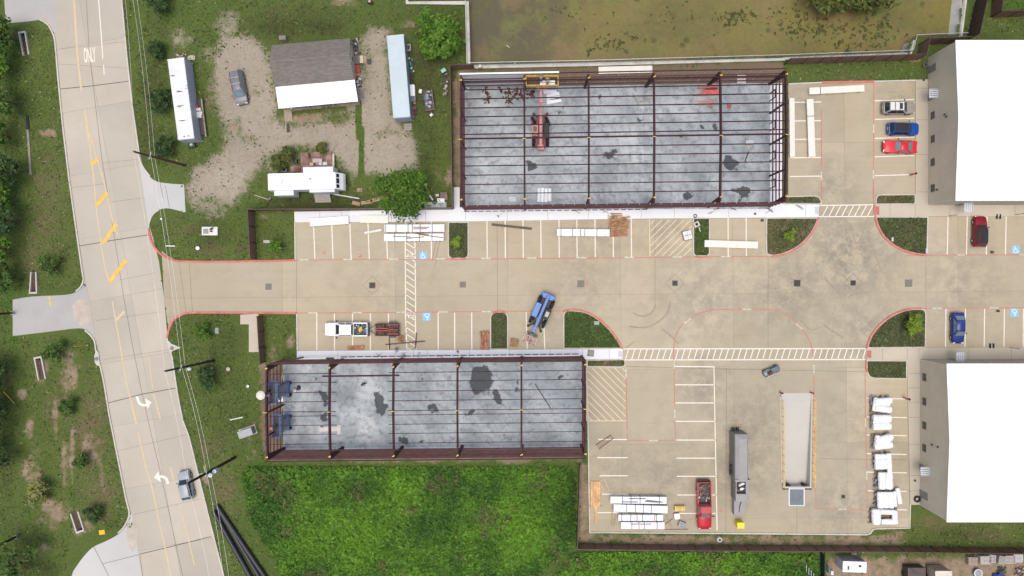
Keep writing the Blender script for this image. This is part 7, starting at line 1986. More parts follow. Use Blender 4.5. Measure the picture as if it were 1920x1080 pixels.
for (px,py,lb) in ((758,667,'small tan heap of dirt on the lower pavement'),(858,660.5,'pair of small tan dirt lumps on the lower pavement edge')):
 c = W(px,py); t = thing('dirt_heap',lb,'dirt heap',(c.x,c.y,.13));
 for k in range(3): mb = MB(); mb.blob((rnd.uniform(-.15,.15),rnd.uniform(-.2,.2),.02),(.16,.14,.08),8,5,0,.25,k); mb.build('clod',jm((.34,.22,.12)),t)
c = W(1107.5,662); t = thing('manhole','square grey manhole cover on the white pavement beside the green island','manhole',(c.x,c.y,.131),R(-6)); mb = MB(); mb.box((0,0,.02),(.95,.95,.04)); mb.build('frame',LID,t,bevel=.02); mb = MB(); mb.cyl((0,0,.04),(0,0,.06),.36,n=20); mb.build('lid',jm((.30,.29,.27)),t); mb = MB(); mb.torus((0,0,.06),.2,.03,16,6); mb.build('grip',TRIM,t)
# pallets and boxes beside the white panel stacks
c = W(1275,955,.6); t = thing('block_stack','small stack of yellow-orange timber blocks beside the white panel stacks','block stack',(c.x,c.y,.014))
for i in range(5):
 for k in range(3): mb = MB(); mb.box((-.62 + i * .31,.1 - .0,.12 + k * .22),(.27,.7,.2)); mb.build('block',M('yellow_timber',(.62,.40,.12),.7,var=.2,scale=2,c2=(.70,.50,.2)),t)
c = W(1269.5,968.5,.4); t = thing('white_pallet','white pallet of sheet boxes below the yellow blocks','pallet',(c.x,c.y,.014),R(8)); mb = MB(); mb.box((0,0,.07),(.85,.95,.14)); mb.build('pallet',SKID,t); mb = MB(); mb.box((0,.03,.3),(.82,.8,.3)); mb.build('box',WRAP,t,bevel=.02); mb = MB(); mb.box((.0,-.43,.2),(.8,.05,.12)); mb.build('label_strip',jm((.5,.45,.35)),t)
c = W(1279,983.5,.4); t = thing('grey_crate','mottled grey crate beside the bottom kerb near the red pickup','crate',(c.x,c.y,.014),R(-20)); mb = MB(); mb.box((0,0,.25),(1.05,.75,.48)); mb.build('crate',M('mottled_grey',(.28,.28,.28),.8,var=.4,scale=5),t,bevel=.02); mb = MB(); mb.box((0,0,.505),(1.1,.8,.04)); mb.build('lid',M('mottled_grey',(.28,.28,.28)),t)
for (a,b,lb) in (((1148,950),(1147,985),'grey batten lying left of the white panel stacks'),((1154,965),(1151,987),'tan batten lying left of the white panel stacks'),((1249,966),(1260,992),'tan batten lying right of the white panel stacks'),((1247,983),(1261,973),'short tan batten crossing behind the panel stacks'),((1246,993),(1290,992.5),'long tan batten lying along the bottom kerb')):
 beam_thing(lb,a,b,.1,jm((.34,.27,.17)),'plank','plank')
c = W(1347,1009); t = thing('concrete_pipe','short white concrete pipe standing in the dirt by the bottom fence','pipe',(c.x,c.y,0)); mb = MB(); n = 18
mb.loft([[(r_ * math.cos(2 * PI * i / n),r_ * math.sin(2 * PI * i / n),z) for i in range(n)] for r_,z in ((.36,0),(.36,.7),(.24,.7),(.2,.15))],cap=False); mb.add([(.2 * math.cos(2 * PI * i / n),.2 * math.sin(2 * PI * i / n),.15) for i in range(n)],[tuple(range(n))]); mb.build('pipe',jm((.56,.55,.52)),t,fix=True); mb = MB(); mb.cyl((0,0,.16),(.05,0,1.0),.04,n=6); mb.build('stake',TRIM,t)
# ------------------------------------------------------------------ things on the slabs
DKRED = M('dark_red_brackets',(.10,.035,.032),.7,.2,var=.3,scale=4)
def bracket_heap(label,px,py,r,n,seed):
 c = W(px,py); t = thing('bracket_heap',label,'steel brackets',(c.x,c.y,.15),0,'heaps of dark red steel brackets on the slab'); q = random.Random(seed)
 for i in range(n):
  mb = MB(); x,y = q.gauss(0,r * .5),q.gauss(0,r * .5); a = q.uniform(0,PI); mb.box((x,y,.06 + q.uniform(0,.15)),(.4,.17,.03),rz=a,rx=q.uniform(-.5,.5)); mb.box((x + .1 * math.cos(a),y + .1 * math.sin(a),.12 + q.uniform(0,.1)),(.06,.2,.2),rz=a); mb.build('bracket',DKRED,t)
for i,(px,py,r,n,w) in enumerate(((912,173,.5,9,'first small heap of dark red brackets by the northwest corner'),(914,188,.6,11,'small heap of dark red brackets below the first heap'),(942,172,.5,9,'small heap of dark red brackets left of the larger heap'),(955,173,.6,14,'heap of dark red brackets nearest the purlin line'),(953,190,.7,15,'spread heap of dark red brackets on the second slab strip'),(968,178,.5,8,'loose dark red brackets joining the two larger heaps'),(978,176,.8,20,'largest heap of dark red brackets under the first rafter'),(996,175,.65,16,'heap of dark red brackets left of the red boom'))):
 bracket_heap(w,px,py,r,n,i)
def sheet(label,pts,z,mat,name='insulated_sheet',cat='panel',group=None,h=.08,zz=.15):
 c = P(pts); ctr = sum(c,Vector()) / len(c); t = thing(name,label,cat,(ctr.x,ctr.y,zz),0,group); mb = MB(); mb.prism([(p.x,p.y) for p in c],zz + z,zz + z + h,bottom=True); mb.build('panel',mat,t,True); return t
gp = 'loose white panels by the red boom'
sheet('white panel lying straight, topmost of the loose panels by the red boom',[(1017,169.5),(1043,170),(1044,174),(1020,177.5)],.1,LINER,group=gp); sheet('white panel second from the top by the red boom',[(1024,178),(1048,173),(1049,179),(1025,184)],.12,LINER,group=gp); sheet('narrow tilted white panel by the red boom',[(1025,184),(1049,180),(1050,184),(1026,188)],.08,LINER,group=gp); sheet('lowest white panel with a square end by the red boom',[(1025,188.5),(1052,187),(1053,191.5),(1025,197)],.1,LINER,group=gp)
sheet('black gasket strip lying between the loose white panels',[(1030,186.5),(1045,182.5),(1047,186),(1031,187.8)],.05,RUB,name='gasket_strip',cat='strip',h=.03)
c = W(1020.5,367); t = thing('roll_stack','stack of four white rolls standing on the slab near the south wall','roll stack',(c.x,c.y,.15))
for i in range(4): mb = MB(); x = -.8 + i * .53; mb.cyl((x,-1.0 + (.1 if i == 3 else 0),.3),(x,1.0 + (.1 if i in (1,) else 0),.3),.27,n=14); mb.build('roll',INSW,t,smooth=True)
sheet('small pale board on the slab near the southwest corner',[(955,368.5),(967.5,369.5),(967,379),(954.5,377)],.0,jm((.50,.55,.53)),name='board',cat='board',h=.05)
c = W(1326,171); t = thing('steel_bundle','bundle of bright red steel members on the slab near the fourth rafter','steel bundle',(c.x,c.y,.15)); BR = M('bright_red_primer',(.52,.06,.055),.55,var=.18,scale=1.5,c2=(.60,.14,.12)); q = random.Random(5)
for (a,b,w) in (((1307,166.5),(1345,164.5),.2),((1318,172),(1344,171),.22),((1316,174.5),(1346,173),.2),((1312,177),(1348,176),.2),((1299,180),(1346,178),.2),((1322,169),(1343,169),.14)):
 A,B_ = W(*a),W(*b); mb = MB(); z = .3 + q.uniform(0,.3); mb.beam((A.x,A.y,z),(B_.x,B_.y,z),w,.18); mb.build('member',BR,t,True)
mb = MB(); a = W(1332,169); mb.box((a.x,a.y,.72),(1.7,.22,.1),rz=.03); mb.build('dark_member',DKRED,t,True)
t = timber_heap('pink sprayed lattice of red steel offcuts below the red bundle',(1322,192.5),3.0,.8,14,R(1),.1,jm((.42,.24,.22)),name='steel_offcuts',seed=31,h=.1,lm=.06); t['category'] = 'steel offcuts'; t.location.z = .15
t = timber_heap('small scatter of red offcuts right of the fourth rafter',(1367,199),.7,.6,9,.2,1.2,jm((.36,.06,.05)),name='steel_offcuts',seed=32,h=.1,lm=.1); t['category'] = 'steel offcuts'; t.location.z = .15
t = timber_heap('small heap of tan and red offcuts hanging below the pink lattice',(1332,199),.8,.5,10,R(90),.9,jm((.34,.17,.11)),name='steel_offcuts',seed=33,h=.2,lm=.1); t['category'] = 'steel offcuts'; t.location.z = .15
c = W(1404,268); t = thing('carton','grey carton with an orange edge on the slab in the east bay','carton',(c.x,c.y,.15)); mb = MB(); mb.box((0,0,.2),(1.25,.6,.4)); mb.build('box',jm((.44,.47,.48)),t,bevel=.02); mb = MB(); mb.box((-.25,-.33,.1),(.9,.05,.2)); mb.build('edge_strip',jm((.5,.22,.12)),t)
c = W(876,169); t = thing('cable_drum','white cable drum in the northwest corner of the upper slab','cable drum',(c.x,c.y,.15)); mb = MB(); mb.cyl((0,0,0),(0,0,.06),.38,n=18); mb.cyl((0,0,.5),(0,0,.56),.38,n=18); mb.build('flange',jm((.66,.66,.66)),t); mb = MB(); mb.cyl((0,0,.06),(0,0,.5),.22,n=14); mb.build('core',jm((.5,.5,.5)),t); mb = MB(); mb.cyl((0,0,.56),(0,0,.575),.09,n=10); mb.build('hole',RUB,t)
sheet('pale sheet with red spots on the lower slab',[(599,801),(633,800),(633,797),(639,797),(639,814),(633,814),(633,808),(600,809)],0,jm((.56,.50,.48)),name='plastic_sheet',cat='sheet',h=.012)
sheet('white board at the doorway of the lower west wall',[(519,744),(531.5,741),(531.5,753.5),(519.5,753.5)],.0,LINER,name='board',cat='board',h=.1,zz=.05)
for (a,b,lb) in (((534,668 + 24),(527,714),'tan plank leaning at the north end of the west wall'),((531,757),(527,780),'tan plank at the middle of the west wall')): beam_thing(lb,a,b,.2,jm((.38,.23,.10)),'plank','plank',0)
c = W(554.5,731.5); t = thing('bucket','white bucket with a thin black pole standing on the lower slab','bucket',(c.x,c.y,.15)); mb = MB(); mb.cyl((0,0,0),(0,0,.42),.2,.24,16); mb.build('pail',jm((.70,.70,.70)),t); mb = MB(); mb.cyl((.0,.0,.1),(-.35,.1,3.2),.04,n=6); mb.build('pole',RUB,t); mb = MB(); mb.torus((0,0,.43),.24,.015,16,5); mb.build('rim',jm((.6,.6,.6)),t)
for (px,py,lb) in ((557,728,'black bag beside the white bucket'),):
 c = W(px,py); t = thing('black_bag',lb,'bag',(c.x + .35,c.y + .1,.15)); mb = MB(); mb.blob((0,0,.15),(.3,.35,.2),10,6,0,.2,4); mb.build('bag',jm((.02,.022,.025)),t,smooth=True); mb = MB(); mb.cyl((0,0,.3),(.05,0,.42),.05,.03,6); mb.build('knot',TRIM,t)
# bits of debris on the upper pavement
q = random.Random(77)
for i,(px,py,lb) in enumerate(((1345,391.5,'short dark angle steel on the upper pavement'),(1376,393,'bent dark strip on the upper pavement'),(1332,399,'small grey scrap on the upper pavement'),(1135,396,'pale open batten frame on the upper pavement'),(710,666,'pair of thin battens on the lower pavement'),(829,668,'small twist of wire on the lower pavement'),(1442,395,'dark cable end on the upper pavement'),(1500,388,'small dark offcut beside the upper crosswalk'),(1081,396,'thin dark clip on the upper pavement'))):
 c = W(px,py); t = thing('scrap',lb,'scrap',(c.x,c.y,.131))
 for k in range(3): mb = MB(); mb.box((q.uniform(-.2,.2),q.uniform(-.12,.12),.03 + .02 * k),(q.uniform(.5,1.3),.06,.03),rz=q.uniform(-.7,.7)); mb.build('strip',jm((.06,.06,.06) if 'dark' in lb else (.3,.28,.26)),t)
# ------------------------------------------------------------------ services on the lawns and the culvert headwalls
c = W(394.5,433.5); t = thing('utility_pad','white concrete pad with a grey hatch and dark fittings on the upper lawn','utility pad',(c.x,c.y,0),0)
mb = MB(); mb.box((0,0,.12),(2.3,1.25,.3)); mb.build('pad',jm((.62,.61,.58)),t,bevel=.03); mb = MB(); mb.box((-.55,-.03,.3),(.75,.72,.08)); mb.build('hatch',jm((.25,.25,.25)),t,bevel=.02)
for (x,y) in ((.25,.25),(.45,.4),(.3,-.05)): mb = MB(); mb.cyl((x,y,.27),(x,y,.6),.12,n=10); mb.beam((x - .2,y,.5),(x + .2,y + .05,.5),.08,.08); mb.build('fitting',TRIM,t)
CAB = M('grey_cabinet',(.27,.29,.31),.5,.2,var=.08,grime=.1)
c = W(466,808.5); t = thing('electrical_cabinet','grey electrical cabinet on the lawn left of the lower frame','cabinet',(c.x,c.y,0),R(20)); mb = MB(); mb.box((0,0,.1),(2.5,1.35,.2)); mb.build('pad',KERBC,t); mb = MB(); mb.box((.1,0,.85),(2.1,1.05,1.3)); mb.build('cabinet',CAB,t,bevel=.03)
for s in (-.5,.5): mb = MB(); mb.box((.1 + s,-.53,.85),(.98,.03,1.2)); d = mb.build('door',CAB,t); m2_ = MB(); m2_.box((.1 + s * .4,-.56,.9),(.05,.04,.2)); m2_.build('handle',TRIM,d)
mb = MB(); mb.box((-1.1,-.1,.4),(.3,.5,.5)); mb.build('side_box',jm((.6,.62,.64)),t)
for (px,py,r_,lb) in ((373,465.5,.28,'round white capped standpipe on the upper lawn near the red kerb'),(305,411,.14,'small white cap on the upper lawn by the driveway'),(466.5,723.5,.2,'white capped pipe on the lawn left of the lower frame'),(430,691.5,.3,'round tan cover on the lawn right of the dark pole'),(399,690,.18,'small pale cover at the foot of the dark pole')):
 c = W(px,py); t = thing('capped_pipe',lb,'capped pipe',(c.x,c.y,0)); mb = MB(); mb.cyl((0,0,0),(0,0,.35),r_ * .8,n=14); mb.build('pipe',jm((.55,.55,.52) if 'white' in lb else (.36,.31,.22)),t); mb = MB(); mb.cyl((0,0,.35),(0,0,.42),r_,n=14); mb.build('cap',jm((.68,.70,.70) if 'white' in lb else (.40,.34,.25)),t)
for (px,py,s,lb,col) in ((407,620,(.6,.9),'grey-green plastic utility cover on the lower lawn',(.22,.27,.25)),(1118.5,605.5,(.8,.55),'grey-green utility cover on the green corner island',(.28,.33,.27)),(501,453,(1.0,.45),'pale hatch cover beside the small tree',(.36,.38,.36)),(1672,449,(.3,.6),'small black and white tap box on the dark corner island',(.5,.5,.5)),(1736,470,(.3,.7),'small pale tap box at the kerb of the dark corner island',(.5,.52,.56))):
 c = W(px,py); t = thing('utility_cover',lb,'utility cover',(c.x,c.y,.13 if px > 500 else .0)); mb = MB(); mb.box((0,0,.05),(s[0],s[1],.12)); mb.build('box',jm(tuple(v * .7 for v in col)),t,bevel=.02); mb = MB(); mb.box((0,0,.12),(s[0] * .9,s[1] * .9,.04)); mb.build('lid',jm(col),t,bevel=.01)
HEADW = M('culvert_concrete',(.48,.45,.40),.9,var=.1,scale=1,grime=.3)
SOIL = M('dark_soil',(.10,.06,.045),.95,var=.3,scale=3,spec=.1)
def headwall(label,a,b,w0,w1,closed):
 A,B_ = W(*a),W(*b); d = (B_ - A).normalized(); n = Vector((-d.y,d.x,0)); t = thing('culvert_headwall',label,'culvert headwall',(A + B_) / 2)
 for s in (-1,1): mb = MB(); mb.beam(A + n * s * w0 + Vector((0,0,.1)),B_ + n * s * w1 + Vector((0,0,.04)),.18,.5); mb.build('wing_wall',HEADW,t,True)
 e,w = (A,w0) if closed == 'a' else (B_,w1); mb = MB(); mb.beam(e + n * (w + .08) + Vector((0,0,.12)),e - n * (w + .08) + Vector((0,0,.12)),.26,.52); mb.build('end_wall',HEADW,t,True)
 mb = MB(); q4 = [A + n * w0,A - n * w0,B_ - n * w1,B_ + n * w1]; mb.add([(p.x,p.y,.03) for p in q4],[(0,1,2,3)]); mb.build('channel_floor',SOIL,t,True,fix=True)
 p = (e * .9 + (A + B_) * .05); p = e + ((A if closed == 'b' else B_) - e).normalized() * .4; mb = MB(); mb.cyl((e.x,e.y,.1),(p.x,p.y,.06),.25,n=14); mb.build('pipe_mouth',RUB,t,True)
headwall('concrete culvert headwall beside the top left driveway',(44,62),(51,104),.45,.4,'a'); headwall('concrete culvert headwall above the grey driveway on the left',(65,549),(65,510),.5,.35,'a'); headwall('concrete culvert headwall below the grey driveway on the left',(73.5,670),(81,711),.5,.5,'a'); headwall('concrete culvert headwall near the yellow diamond sign',(153,995),(141,960),.55,.55,'a')
t = thing('drain_channel','long narrow concrete drain channel in the left verge','drain channel',W(55,275)); A,B_ = W(53,244),W(58.5,328); mb = MB(); mb.beam((A.x,A.y,.06),(B_.x,B_.y,.06),.32,.16); mb.build('channel',M('weathered_grey',(.24,.22,.17),.9,var=.15),t,True); A,B_ = W(52,217),W(53,244); mb = MB(); mb.beam((A.x,A.y,.07),(B_.x,B_.y,.07),.38,.2); mb.build('black_section',RUB,t,True); mb = MB(); mb.cyl((B_.x,B_.y,.08),(B_.x + .02,B_.y - .3,.08),.24,n=12); mb.build('coupling',jm((.2,.19,.17)),t,True)
# yellow diamond sign by the road
c = W(208,989); t = thing('warning_sign','yellow diamond warning sign on a leaning post by the lower left driveway','sign',(c.x,c.y,0)); e = W(191,998,2.4) - Vector((c.x,c.y,0)); mb = MB(); mb.cyl((0,0,0),e,.04,n=8); mb.build('post',jm((.40,.30,.05)),t)
mb = MB(); n_ = Vector((.25,-.25,.95)).normalized(); u_ = n_.cross(Vector((0,0,1))).normalized(); v_ = u_.cross(n_); s_ = .5
pts = [e + u_ * s_,e + v_ * s_,e - u_ * s_,e - v_ * s_]; mb.add([p + n_ * .02 for p in pts] + [p - n_ * .02 for p in pts],[(0,1,2,3),(7,6,5,4),(0,4,5,1),(1,5,6,2),(2,6,7,3),(3,7,4,0)]); mb.build('plate',M('sign_yellow',(.72,.42,.01),.4,var=.04),t,fix=True)
for (base,tp,h,lb) in (((164,647),(138,650),2.6,'thin yellow marker post standing in a bare patch below the grey driveway'),((26,755),(6,734),1.7,'thin yellow marker post over a sand patch at the left edge')):
 c = W(*base); e = W(tp[0],tp[1],h) - Vector((c.x,c.y,0)); t = thing('marker_post',lb,'marker post',(c.x,c.y,0)); mb = MB(); mb.cyl((0,0,0),e,.045,n=8); mb.build('post',M('marker_yellow',(.55,.42,.06),.5,var=.1),t); mb = MB(); mb.cyl((0,0,0),(0,0,.08),.14,n=10); mb.build('foot',jm((.3,.22,.14)),t)
BP = M('black_culvert_pipe',(.018,.018,.022),.45,var=.2,scale=2)
for (a,b,lb) in (((402,957),(480,1095),'black plastic culvert pipe nearest the road beside the weed field'),((411,951),(497,1095),'middle black plastic culvert pipe beside the weed field'),((408,946),(509,1095),'black plastic culvert pipe nearest the weed field')):
 A,B_ = W(*a),W(*b); c = (A + B_) / 2; d = (B_ - A); t = thing('culvert_pipe',lb,'pipe',(c.x,c.y,0),math.atan2(d.y,d.x),'black culvert pipes'); L = d.length; mb = MB(); n = 16; secs = []
 for k in range(61):
  r_ = .35 if k % 2 else .325; x = -L / 2 + L * k / 60; secs.append([(x,r_ * math.cos(2 * PI * i / n),.35 + r_ * math.sin(2 * PI * i / n)) for i in range(n)])
 mb.loft(secs,cap=False); mb.build('barrel',BP,t,fix=True); mb = MB(); mb.torus((0,0,0),.31,.035,18,6); o_ = mb.build('rim',BP,t); o_.location = (-L / 2,0,.35); o_.rotation_euler = (0,R(90),0)
# ------------------------------------------------------------------ clutter round the house and containers
def item(name,label,cat,px,py,parts,rz=0.0,z=0.0,h=0.0):
 c = W(px,py,h); t = thing(name,label,cat,(c.x,c.y,z),rz)
 for (pn,kind,args,col) in parts:
  mb = MB()
  if kind == 'box': mb.box(*args)
  elif kind == 'cyl': mb.cyl(*args)
  elif kind == 'blob': mb.blob(*args)
  elif kind == 'torus': mb.torus(*args)
  elif kind == 'beam': mb.beam(*args)
  mb.build(pn,jm(col),t,bevel=.02 if kind == 'box' else 0)
 return t
def boxp(n_,c_,s_,col): return (n_,'box',(c_,s_),col)
heap('clutter_heap','heap of blue and pink clutter and bags at the northeast corner of the house','clutter',W(666,88),.45,1.2,22,[(.05,.08,.3),(.45,.36,.38),(.03,.03,.03),(.5,.5,.5),(.12,.12,.12)],.6,0,0,41,.2,.5)
item('side_porch','grey boarded side porch with cream steps east of the house','porch',673,113,[boxp('deck',(-.3,0,.3),(.9,1.2,.1),(.17,.15,.14)),boxp('step',(.42,.05,.2),(.5,1.1,.1),(.60,.53,.40)),boxp('lower_step',(.9,.05,.1),(.42,1.0,.1),(.36,.23,.13)),boxp('leg',(-.6,.45,.13),(.1,.1,.26),(.2,.17,.14)),boxp('leg',(-.6,-.45,.13),(.1,.1,.26),(.2,.17,.14))],R(3))
item('door_mat','black rubber mat on the gravel east of the house steps','mat',692.5,115.5,[boxp('mat',(0,0,.015),(.62,.85,.03),(.03,.026,.022)),boxp('border',(0,0,.033),(.5,.72,.006),(.045,.04,.035))],R(2))
item('red_bench','red and orange painted bench against the east wall of the house','bench',670,132,[boxp('seat',(0,.1,.5),(.95,1.1,.08),(.36,.07,.055)),boxp('shelf',(.1,-.75,.42),(.9,.55,.08),(.36,.14,.06)),boxp('leg',(-.35,.5,.23),(.1,.1,.46),(.25,.08,.05)),boxp('leg',(.35,.5,.23),(.1,.1,.46),(.25,.08,.05)),boxp('leg',(-.3,-.9,.2),(.1,.1,.4),(.25,.08,.05)),boxp('leg',(.4,-.9,.2),(.1,.1,.4),(.25,.08,.05))],R(3))
heap('clutter_heap','heap of rusty pots and a pale tub southeast of the red bench','clutter',W(673,154),.5,.9,18,[(.30,.13,.06),(.45,.48,.50),(.06,.05,.05),(.35,.25,.15),(.25,.12,.08)],.5,0,0,42,.2,.45)
item('wooden_pallet','grey slatted pallet beside the porch roof corner','pallet',677,178,[boxp('slat',(0,y,.14),(.9,.14,.03),(.22,.21,.20)) for y in (-.5,-.3,-.1,.1,.3,.5)] + [boxp('bearer',(x,0,.06),(.1,1.2,.1),(.16,.15,.14)) for x in (-.35,.35)],R(4))
item('ramp','weathered wooden ramp leading from the porch to the gravel','ramp',541,212,[('board','beam',((-.42 + k * .21,1.1,.45),(-.42 + k * .21,-1.25,.06),.19,.05),(.30,.25,.17)) for k in range(5)] + [('side_rail','beam',((s * .55,1.1,.42),(s * .55,-1.25,.05),.06,.12),(.24,.2,.14)) for s in (-1,1)],R(3))
item('door_mat','black mat on a pale board at the foot of the wooden ramp','mat',540.5,240,[boxp('mat',(0,0,.05),(.5,1.35,.03),(.03,.028,.026)),boxp('board',(-.05,-.1,.02),(.72,1.6,.04),(.34,.28,.2))],R(2))
item('blue_tarp','blue tarp bundle with red cans under the porch edge','tarp',572,199,[('fold','blob',((x,0,.25),(.5,.22,.25),10,6,0,.2,k),(.03,.10,.38)) for k,x in enumerate((-.6,.1,.8))] + [('can','cyl',((-1.2 + k * .3,-.1,0),(-1.2 + k * .3,-.1,.4),.12),(.4,.05,.05)) for k in range(2)],R(4))
item('bicycle','dark bicycle lying by the porch edge','bicycle',613,199,[('wheel','torus',((s * .45,0,.3),.28,.03,18,6),(.05,.05,.05)) for s in (-1,1)] + [('frame','beam',((-.45,0,.32),(.45,.05,.5),.05,.05),(.15,.15,.15)),('handlebar','beam',((.4,-.25,.55),(.42,.3,.55),.04,.04),(.1,.1,.1)),('saddle','box',((-.2,0,.6),(.25,.12,.06)),(.03,.03,.03))],R(5))
item('white_bucket','white pail at the left end of the porch edge','bucket',548,203,[('pail','cyl',((0,0,0),(0,0,.4),.17,.2),(.65,.65,.63)),('rim','torus',((0,0,.4),.2,.015,14,5),(.5,.5,.5))])
item('air_conditioner','grey vent box behind the brown roof','vent box',533.5,74.5,[boxp('cabinet',(0,0,.45),(.95,.6,.9),(.24,.22,.20)),boxp('top_grille',(0,0,.92),(.8,.5,.04),(.17,.16,.15))],R(3))
item('grill','black and white camp stove on the grass at the top of the yard','stove',695,6,[('drum','cyl',((-.3,0,.5),(.35,-.1,.5),.28),(.02,.02,.02)),('lid','blob',((.0,0,.68),(.25,.2,.15),10,6),(.5,.42,.40)),('leg','cyl',((-.2,0,0),(-.2,0,.4),.04),(.05,.05,.05)),('leg','cyl',((.2,0,0),(.2,0,.4),.04),(.05,.05,.05))])
# beside the white container
item('flat_trailer','narrow dark flatbed loaded with white boxes beside the white container','trailer',378,222,[boxp('bed',(0,0,.45),(.85,5.2,.12),(.06,.04,.045)),boxp('edge_rail',(.55,-.1,.5),(.22,5.6,.14),(.24,.21,.16))] + [('wheel','cyl',((s * .5,y,.3),(s * .62,y,.3),.3),(.02,.02,.02)) for s in (-1,1) for y in (-.6,.4)],R(7))
for k,(px,py,lb) in enumerate(((376.5,208,'white box on the flatbed, topmost of three'),(378,215,'wide white box on the flatbed, middle of three'),(378,220.5,'white box on the flatbed, lowest of three'))): item('white_box',lb,'box',px,py,[boxp('box',(0,0,.18),(.75 + .2 * (k == 1),.42,.36),(.60,.59,.56)),boxp('lid',(0,0,.38),(.8 + .2 * (k == 1),.46,.04),(.52,.52,.5))],R(5),.51)
item('red_can','small red fuel can on the flatbed beside the white boxes','fuel can',374.5,202,[boxp('can',(0,0,.2),(.35,.3,.4),(.42,.05,.05)),('cap','cyl',((0,.05,.4),(0,.05,.5),.05),(.05,.05,.05))],0,.51)
item('mower','dark mower with a pale cover at the lower end of the white container','mower',362,271,[boxp('deck',(0,0,.3),(.9,1.1,.3),(.012,.03,.028)),('engine','blob',((0,-.1,.55),(.25,.25,.2),10,6),(.45,.48,.48)),('handle','beam',((0,.2,.5),(.35,.7,.9),.06,.06),(.03,.04,.04))] + [('wheel','cyl',((s * .5,y,.16),(s * .6,y,.16),.16),(.015,.015,.015)) for s in (-1,1) for y in (-.4,.4)],R(8))
item('cardboard','tan board lying at the upper end of the white container','board',359,108.5,[boxp('sheet',(0,0,.04),(1.05,.6,.06),(.44,.39,.27)),boxp('flap',(-.1,.33,.05),(.8,.1,.04),(.36,.31,.21))])
heap('brush_heap','heap of rusty scraps behind the upper end of the white container','scrap heap',W(340,105),.9,.35,14,[(.26,.17,.12),(.40,.34,.26),(.14,.08,.06)],.35,0,0,43,.15,.4)
# beside the blue container
item('window_frame','dark square window unit leaning by the blue container','window unit',768.5,92.5,[boxp('frame',(0,0,.5),(.55,.95,.7),(.34,.33,.32)),boxp('opening',(-.05,0,.86),(.36,.65,.03),(.01,.01,.012))])
heap('clutter_heap','heap of teal and grey bags along the blue container','clutter',W(771.5,122),.35,1.1,16,[(.03,.24,.22),(.04,.30,.30),(.45,.46,.46),(.05,.05,.05)],.5,0,0,44,.2,.45)
heap('clutter_heap','row of dark junk along the middle of the blue container','clutter',W(772,146),.25,1.0,12,[(.02,.02,.02),(.10,.02,.03),(.06,.05,.06)],.4,0,0,45,.2,.4)
item('white_freezer','white chest freezer beside the blue container','freezer',774.5,172.5,[boxp('chest',(0,0,.45),(.78,1.6,.9),(.62,.63,.63)),boxp('lid',(0,0,.93),(.8,1.64,.06),(.70,.71,.71)),boxp('handle',(.42,0,.85),(.04,.4,.05),(.3,.3,.3))],R(3))
item('grey_box','grey storage box below the white freezer','box',776.5,187.5,[boxp('box',(0,0,.35),(.68,.75,.7),(.17,.18,.20)),boxp('lid',(0,0,.72),(.72,.8,.05),(.13,.14,.16))],R(4))
heap('clutter_heap','small heap with a red can at the lower end of the blue container','clutter',W(777.5,208),.3,1.2,14,[(.40,.28,.14),(.02,.02,.03),(.42,.04,.07),(.02,.02,.03)],.4,0,0,46,.2,.42)
item('pallet_step','grey wooden step at the south door of the blue container','step',765,238,[boxp('plank',(0,y,.14),(1.15,.2,.05),(.30,.26,.24)) for y in (-.4,-.15,.1,.35)] + [boxp('bearer',(x,0,.06),(.1,1.0,.1),(.2,.17,.15)) for x in (-.4,.4)],R(2))
t = item('junk_trailer','small trailer piled with blue and grey junk on the grass','trailer',805,190,[boxp('bed',(0,0,.45),(1.3,2.9,.12),(.07,.05,.05)),boxp('tailgate',(0,-1.45,.6),(1.3,.1,.35),(.26,.10,.10)),('drawbar','beam',((.0,-1.5,.4),(.3,-2.1,.35),.08,.08),(.1,.1,.1)),boxp('side',(.65,0,.62),(.06,2.8,.3),(.30,.28,.29)),boxp('side',(-.65,0,.62),(.06,2.8,.3),(.12,.11,.12))] + [('wheel','cyl',((s * .72,-.1,.3),(s * .85,-.1,.3),.3),(.02,.02,.02)) for s in (-1,1)],R(8))
heap('junk_load','junk with a blue drum piled on the small trailer','junk',W(804,186,.6),.5,1.15,24,[(.20,.23,.30),(.45,.36,.36),(.12,.14,.22),(.05,.05,.06),(.30,.28,.30)],.5,.52,R(8),47,.2,.45)
item('steel_drum','blue-grey drum lying on top of the junk trailer','drum',803.5,186,[('barrel','cyl',((0,-.4,.0),(0,.4,.0),.28,.28,16),(.17,.24,.32)),('hoop','torus',((0,.0,0),.29,.02,16,5,0,'Y'),(.12,.18,.24))],R(5),1.15)
item('white_chair','white plastic chair by the drawbar of the junk trailer','chair',809.5,217,[boxp('seat',(0,0,.42),(.42,.42,.05),(.66,.66,.64)),boxp('backrest',(.1,-.22,.68),(.42,.06,.5),(.70,.70,.68))] + [('leg','cyl',((x,y,0),(x,y,.4),.03),(.6,.6,.58)) for x in (-.17,.17) for y in (-.17,.17)],R(35))
item('cooler','cream cool box left of the junk trailer','cool box',789,172.5,[boxp('box',(0,0,.2),(.42,.55,.4),(.58,.57,.48)),boxp('lid',(0,0,.43),(.44,.58,.06),(.64,.63,.55))],R(-12))
item('teal_bin','teal bin with a pale lid against the brown fence','bin',833,135.5,[boxp('bin',(0,0,.4),(.65,.5,.8),(.02,.09,.085)),boxp('lid',(0,.02,.83),(.7,.52,.06),(.30,.50,.43))],R(35))
heap('clutter_heap','row of grey boards and cans along the inside of the brown fence','clutter',W(835.5,158),.3,1.9,20,[(.40,.35,.30),(.05,.04,.04),(.34,.32,.30),(.16,.12,.1)],.4,0,0,48,.2,.4)
